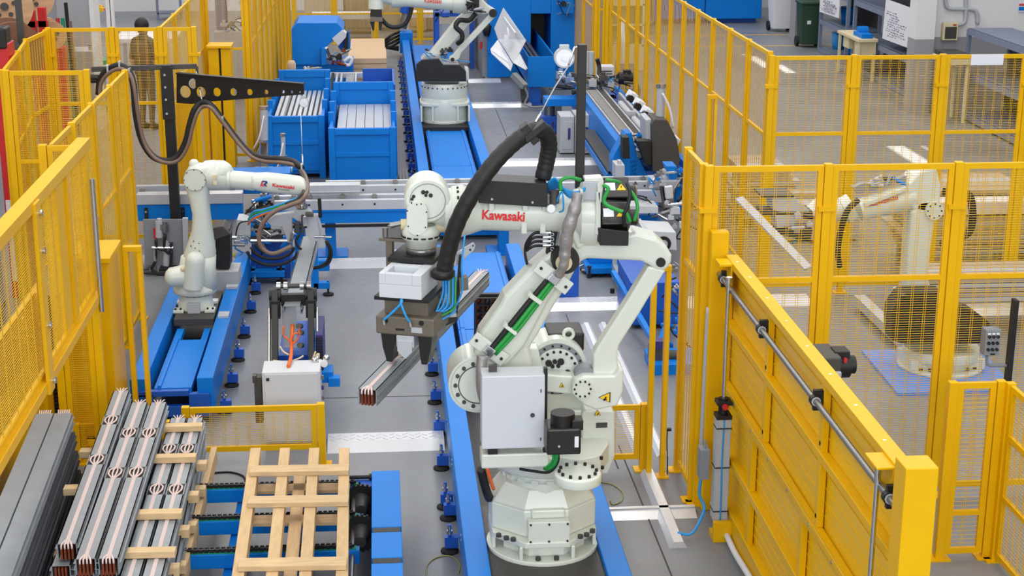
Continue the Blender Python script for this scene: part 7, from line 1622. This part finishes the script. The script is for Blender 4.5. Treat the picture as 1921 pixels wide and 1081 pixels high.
# ------------------------------------------------------------------ the person behind the left fence
def person(label, x, y, h, face):
    def sk(name, vs, es, rs, m, sub=2):
        me = bpy.data.meshes.new(name); me.from_pydata(vs, es, []); ob = bpy.data.objects.new(name, me); COL.objects.link(ob)
        md = ob.modifiers.new('skin', 'SKIN'); md.use_smooth_shade = True
        for v, r in zip(me.skin_vertices[0].data if me.skin_vertices else [], rs): v.radius = r
        if not me.skin_vertices:
            bm = bmesh.new(); bm.from_mesh(me); L_ = bm.verts.layers.skin.verify()
            for v, r in zip(bm.verts, rs): v[L_].radius = r
            bm.verts.ensure_lookup_table(); bm.verts[0][L_].use_root = True; bm.to_mesh(me); bm.free()
        s = ob.modifiers.new('sub', 'SUBSURF'); s.levels = sub; s.render_levels = sub; me.materials.append(m); return ob
    k = h/1.72; vs = []; es = []; rs = []
    def add(p, r, par=None):
        vs.append((p[0]*k, p[1]*k, p[2]*k)); rs.append((r[0]*k, r[1]*k) if isinstance(r, tuple) else (r*k, r*k)); i = len(vs)-1
        if par is not None: es.append((par, i))
        return i
    pel = add((0, 0, .93), (.15, .11)); w = add((0, .01, 1.08), (.14, .10), pel); c = add((0, .02, 1.28), (.165, .115), w); s0 = add((0, .01, 1.40), (.12, .09), c); n = add((0, 0, 1.48), (.055, .055), s0); hd_ = add((0, -.015, 1.57), (.075, .09), n); tp = add((0, -.01, 1.66), (.07, .085), hd_)
    for s_ in (-1, 1):
        sh = add((s_*.175, .01, 1.39), .06, s0); el = add((s_*.235, .02, 1.12), .043, sh); wr_ = add((s_*.225, -.06, .88), .03, el); pa = add((s_*.222, -.075, .82), (.018, .038), wr_)
        for f in range(4): add((s_*(.222-.008*abs(f-1.5)), -.105+f*.02, .73+.01*abs(f-1.5)), .0095, pa)
        add((s_*.20, -.11, .79), .011, wr_)
        hp_ = add((s_*.085, 0, .86), .085, pel); kn = add((s_*.09, -.01, .48), .06, hp_); an = add((s_*.09, .02, .09), .042, kn); add((s_*.095, -.10, .035), (.045, .03), an)
    o = sk('person', vs, es, rs, CLO); o.location = (x, y, 0); o.rotation_euler = (0, 0, face); tag(o, label, 'person'); LOC[o.name] = V(0, 0, 0)
    hd2 = MB(); hd2.sph((0, 0, 1.6*k), .105*k, .85, 1.0, 1.15, 18); hd2.sph((0, -.105*k, 1.59*k), .018*k); hd2.sph((-.09*k, 0, 1.59*k), .022*k, .5, 1, 1.3); hd2.sph((.09*k, 0, 1.59*k), .022*k, .5, 1, 1.3); hd2.cb((0, -.098*k, 1.545*k), .045*k, .012*k, .01*k); q = hd2.o('face', SKN, None); q.parent = o
    e_ = MB(); e_.sph((-.035*k, -.098*k, 1.615*k), .011*k); e_.sph((.035*k, -.098*k, 1.615*k), .011*k); q2 = e_.o('eyes', HAIR, None); q2.parent = q
    hr = MB(); hr.sph((0, .02*k, 1.635*k), .118*k, .92, 1.0, 1.05, 18); q = hr.o('hair', HAIR, None); q.parent = o
    for s_ in (-1, 1):
        b = MB(); b.cyl((s_*.235*k, .02*k, 1.10*k), (s_*.226*k, -.05*k, .9*k), .046*k, .034*k, 14).sph((s_*.222*k, -.078*k, .83*k), .042*k, .5, 1, 1.3); q = b.o('forearm', SKN, None); q.parent = o
    b = MB(); b.loft([se(0, .0, .95*k, .158*k, .118*k, 2.4), se(0, .01, 1.1*k, .152*k, .11*k, 2.4), se(0, .02, 1.3*k, .18*k, .122*k, 2.4), se(0, .01, 1.42*k, .13*k, .09*k, 2.2)]); q = b.o('shirt', mat('brown_shirt', (104, 84, 72), .85), None); q.parent = o
    b = MB()
    for s_ in (-1, 1): b.sph((s_*.095*k, -.05*k, .04*k), .055*k, 1, 2.2, .75)
    q = b.o('shoes', BLK, None); q.parent = o
pp_ = gy(268, 60, 27.0); person('person with dark hair in dark work clothes standing behind the left fence', pp_.x, 27.0, 1.84, 2.6)
# ------------------------------------------------------------------ roof with narrow skylight slots
sun_up = sun.rotation_euler.to_matrix() @ V(0, 0, 1)
holes = []
for (pa, pb_, w) in (((1614, 238), (1682, 268), .26), ((1662, 271), (1750, 308), .30), ((1690, 246), (1740, 282), .07), ((1452, 121), (1492, 137), .22), ((1383, 94), (1402, 103), .25), ((1414, 105), (1438, 127), .25)):
    a, b_ = gz(*pa), gz(*pb_); k = 9.6/sun_up.z; ya, yb = sorted((a.y, b_.y)); xm = (a.x+b_.x)/2
    holes.append((xm-w/2+sun_up.x*k, xm+w/2+sun_up.x*k, ya+sun_up.y*k, yb+sun_up.y*k))
ys = sorted(set([-8.0, 45.0] + [h[2] for h in holes] + [h[3] for h in holes])); cm_ = MB()
for y0, y1 in zip(ys, ys[1:]):
    xs = sorted((h[0], h[1]) for h in holes if h[2] <= y0+1e-6 and h[3] >= y1-1e-6); x = -22.0
    for a, b_ in xs:
        if a > x: cm_.box(x, a, y0, y1, 9.6, 9.66)
        x = max(x, b_)
    cm_.box(x, 24, y0, y1, 9.6, 9.66)
S(cm_.o('ceiling', CEILM))
S(MB().box(24, 24.3, -8, 45, 0, 9.6).o('wall_right_far', PLAST))
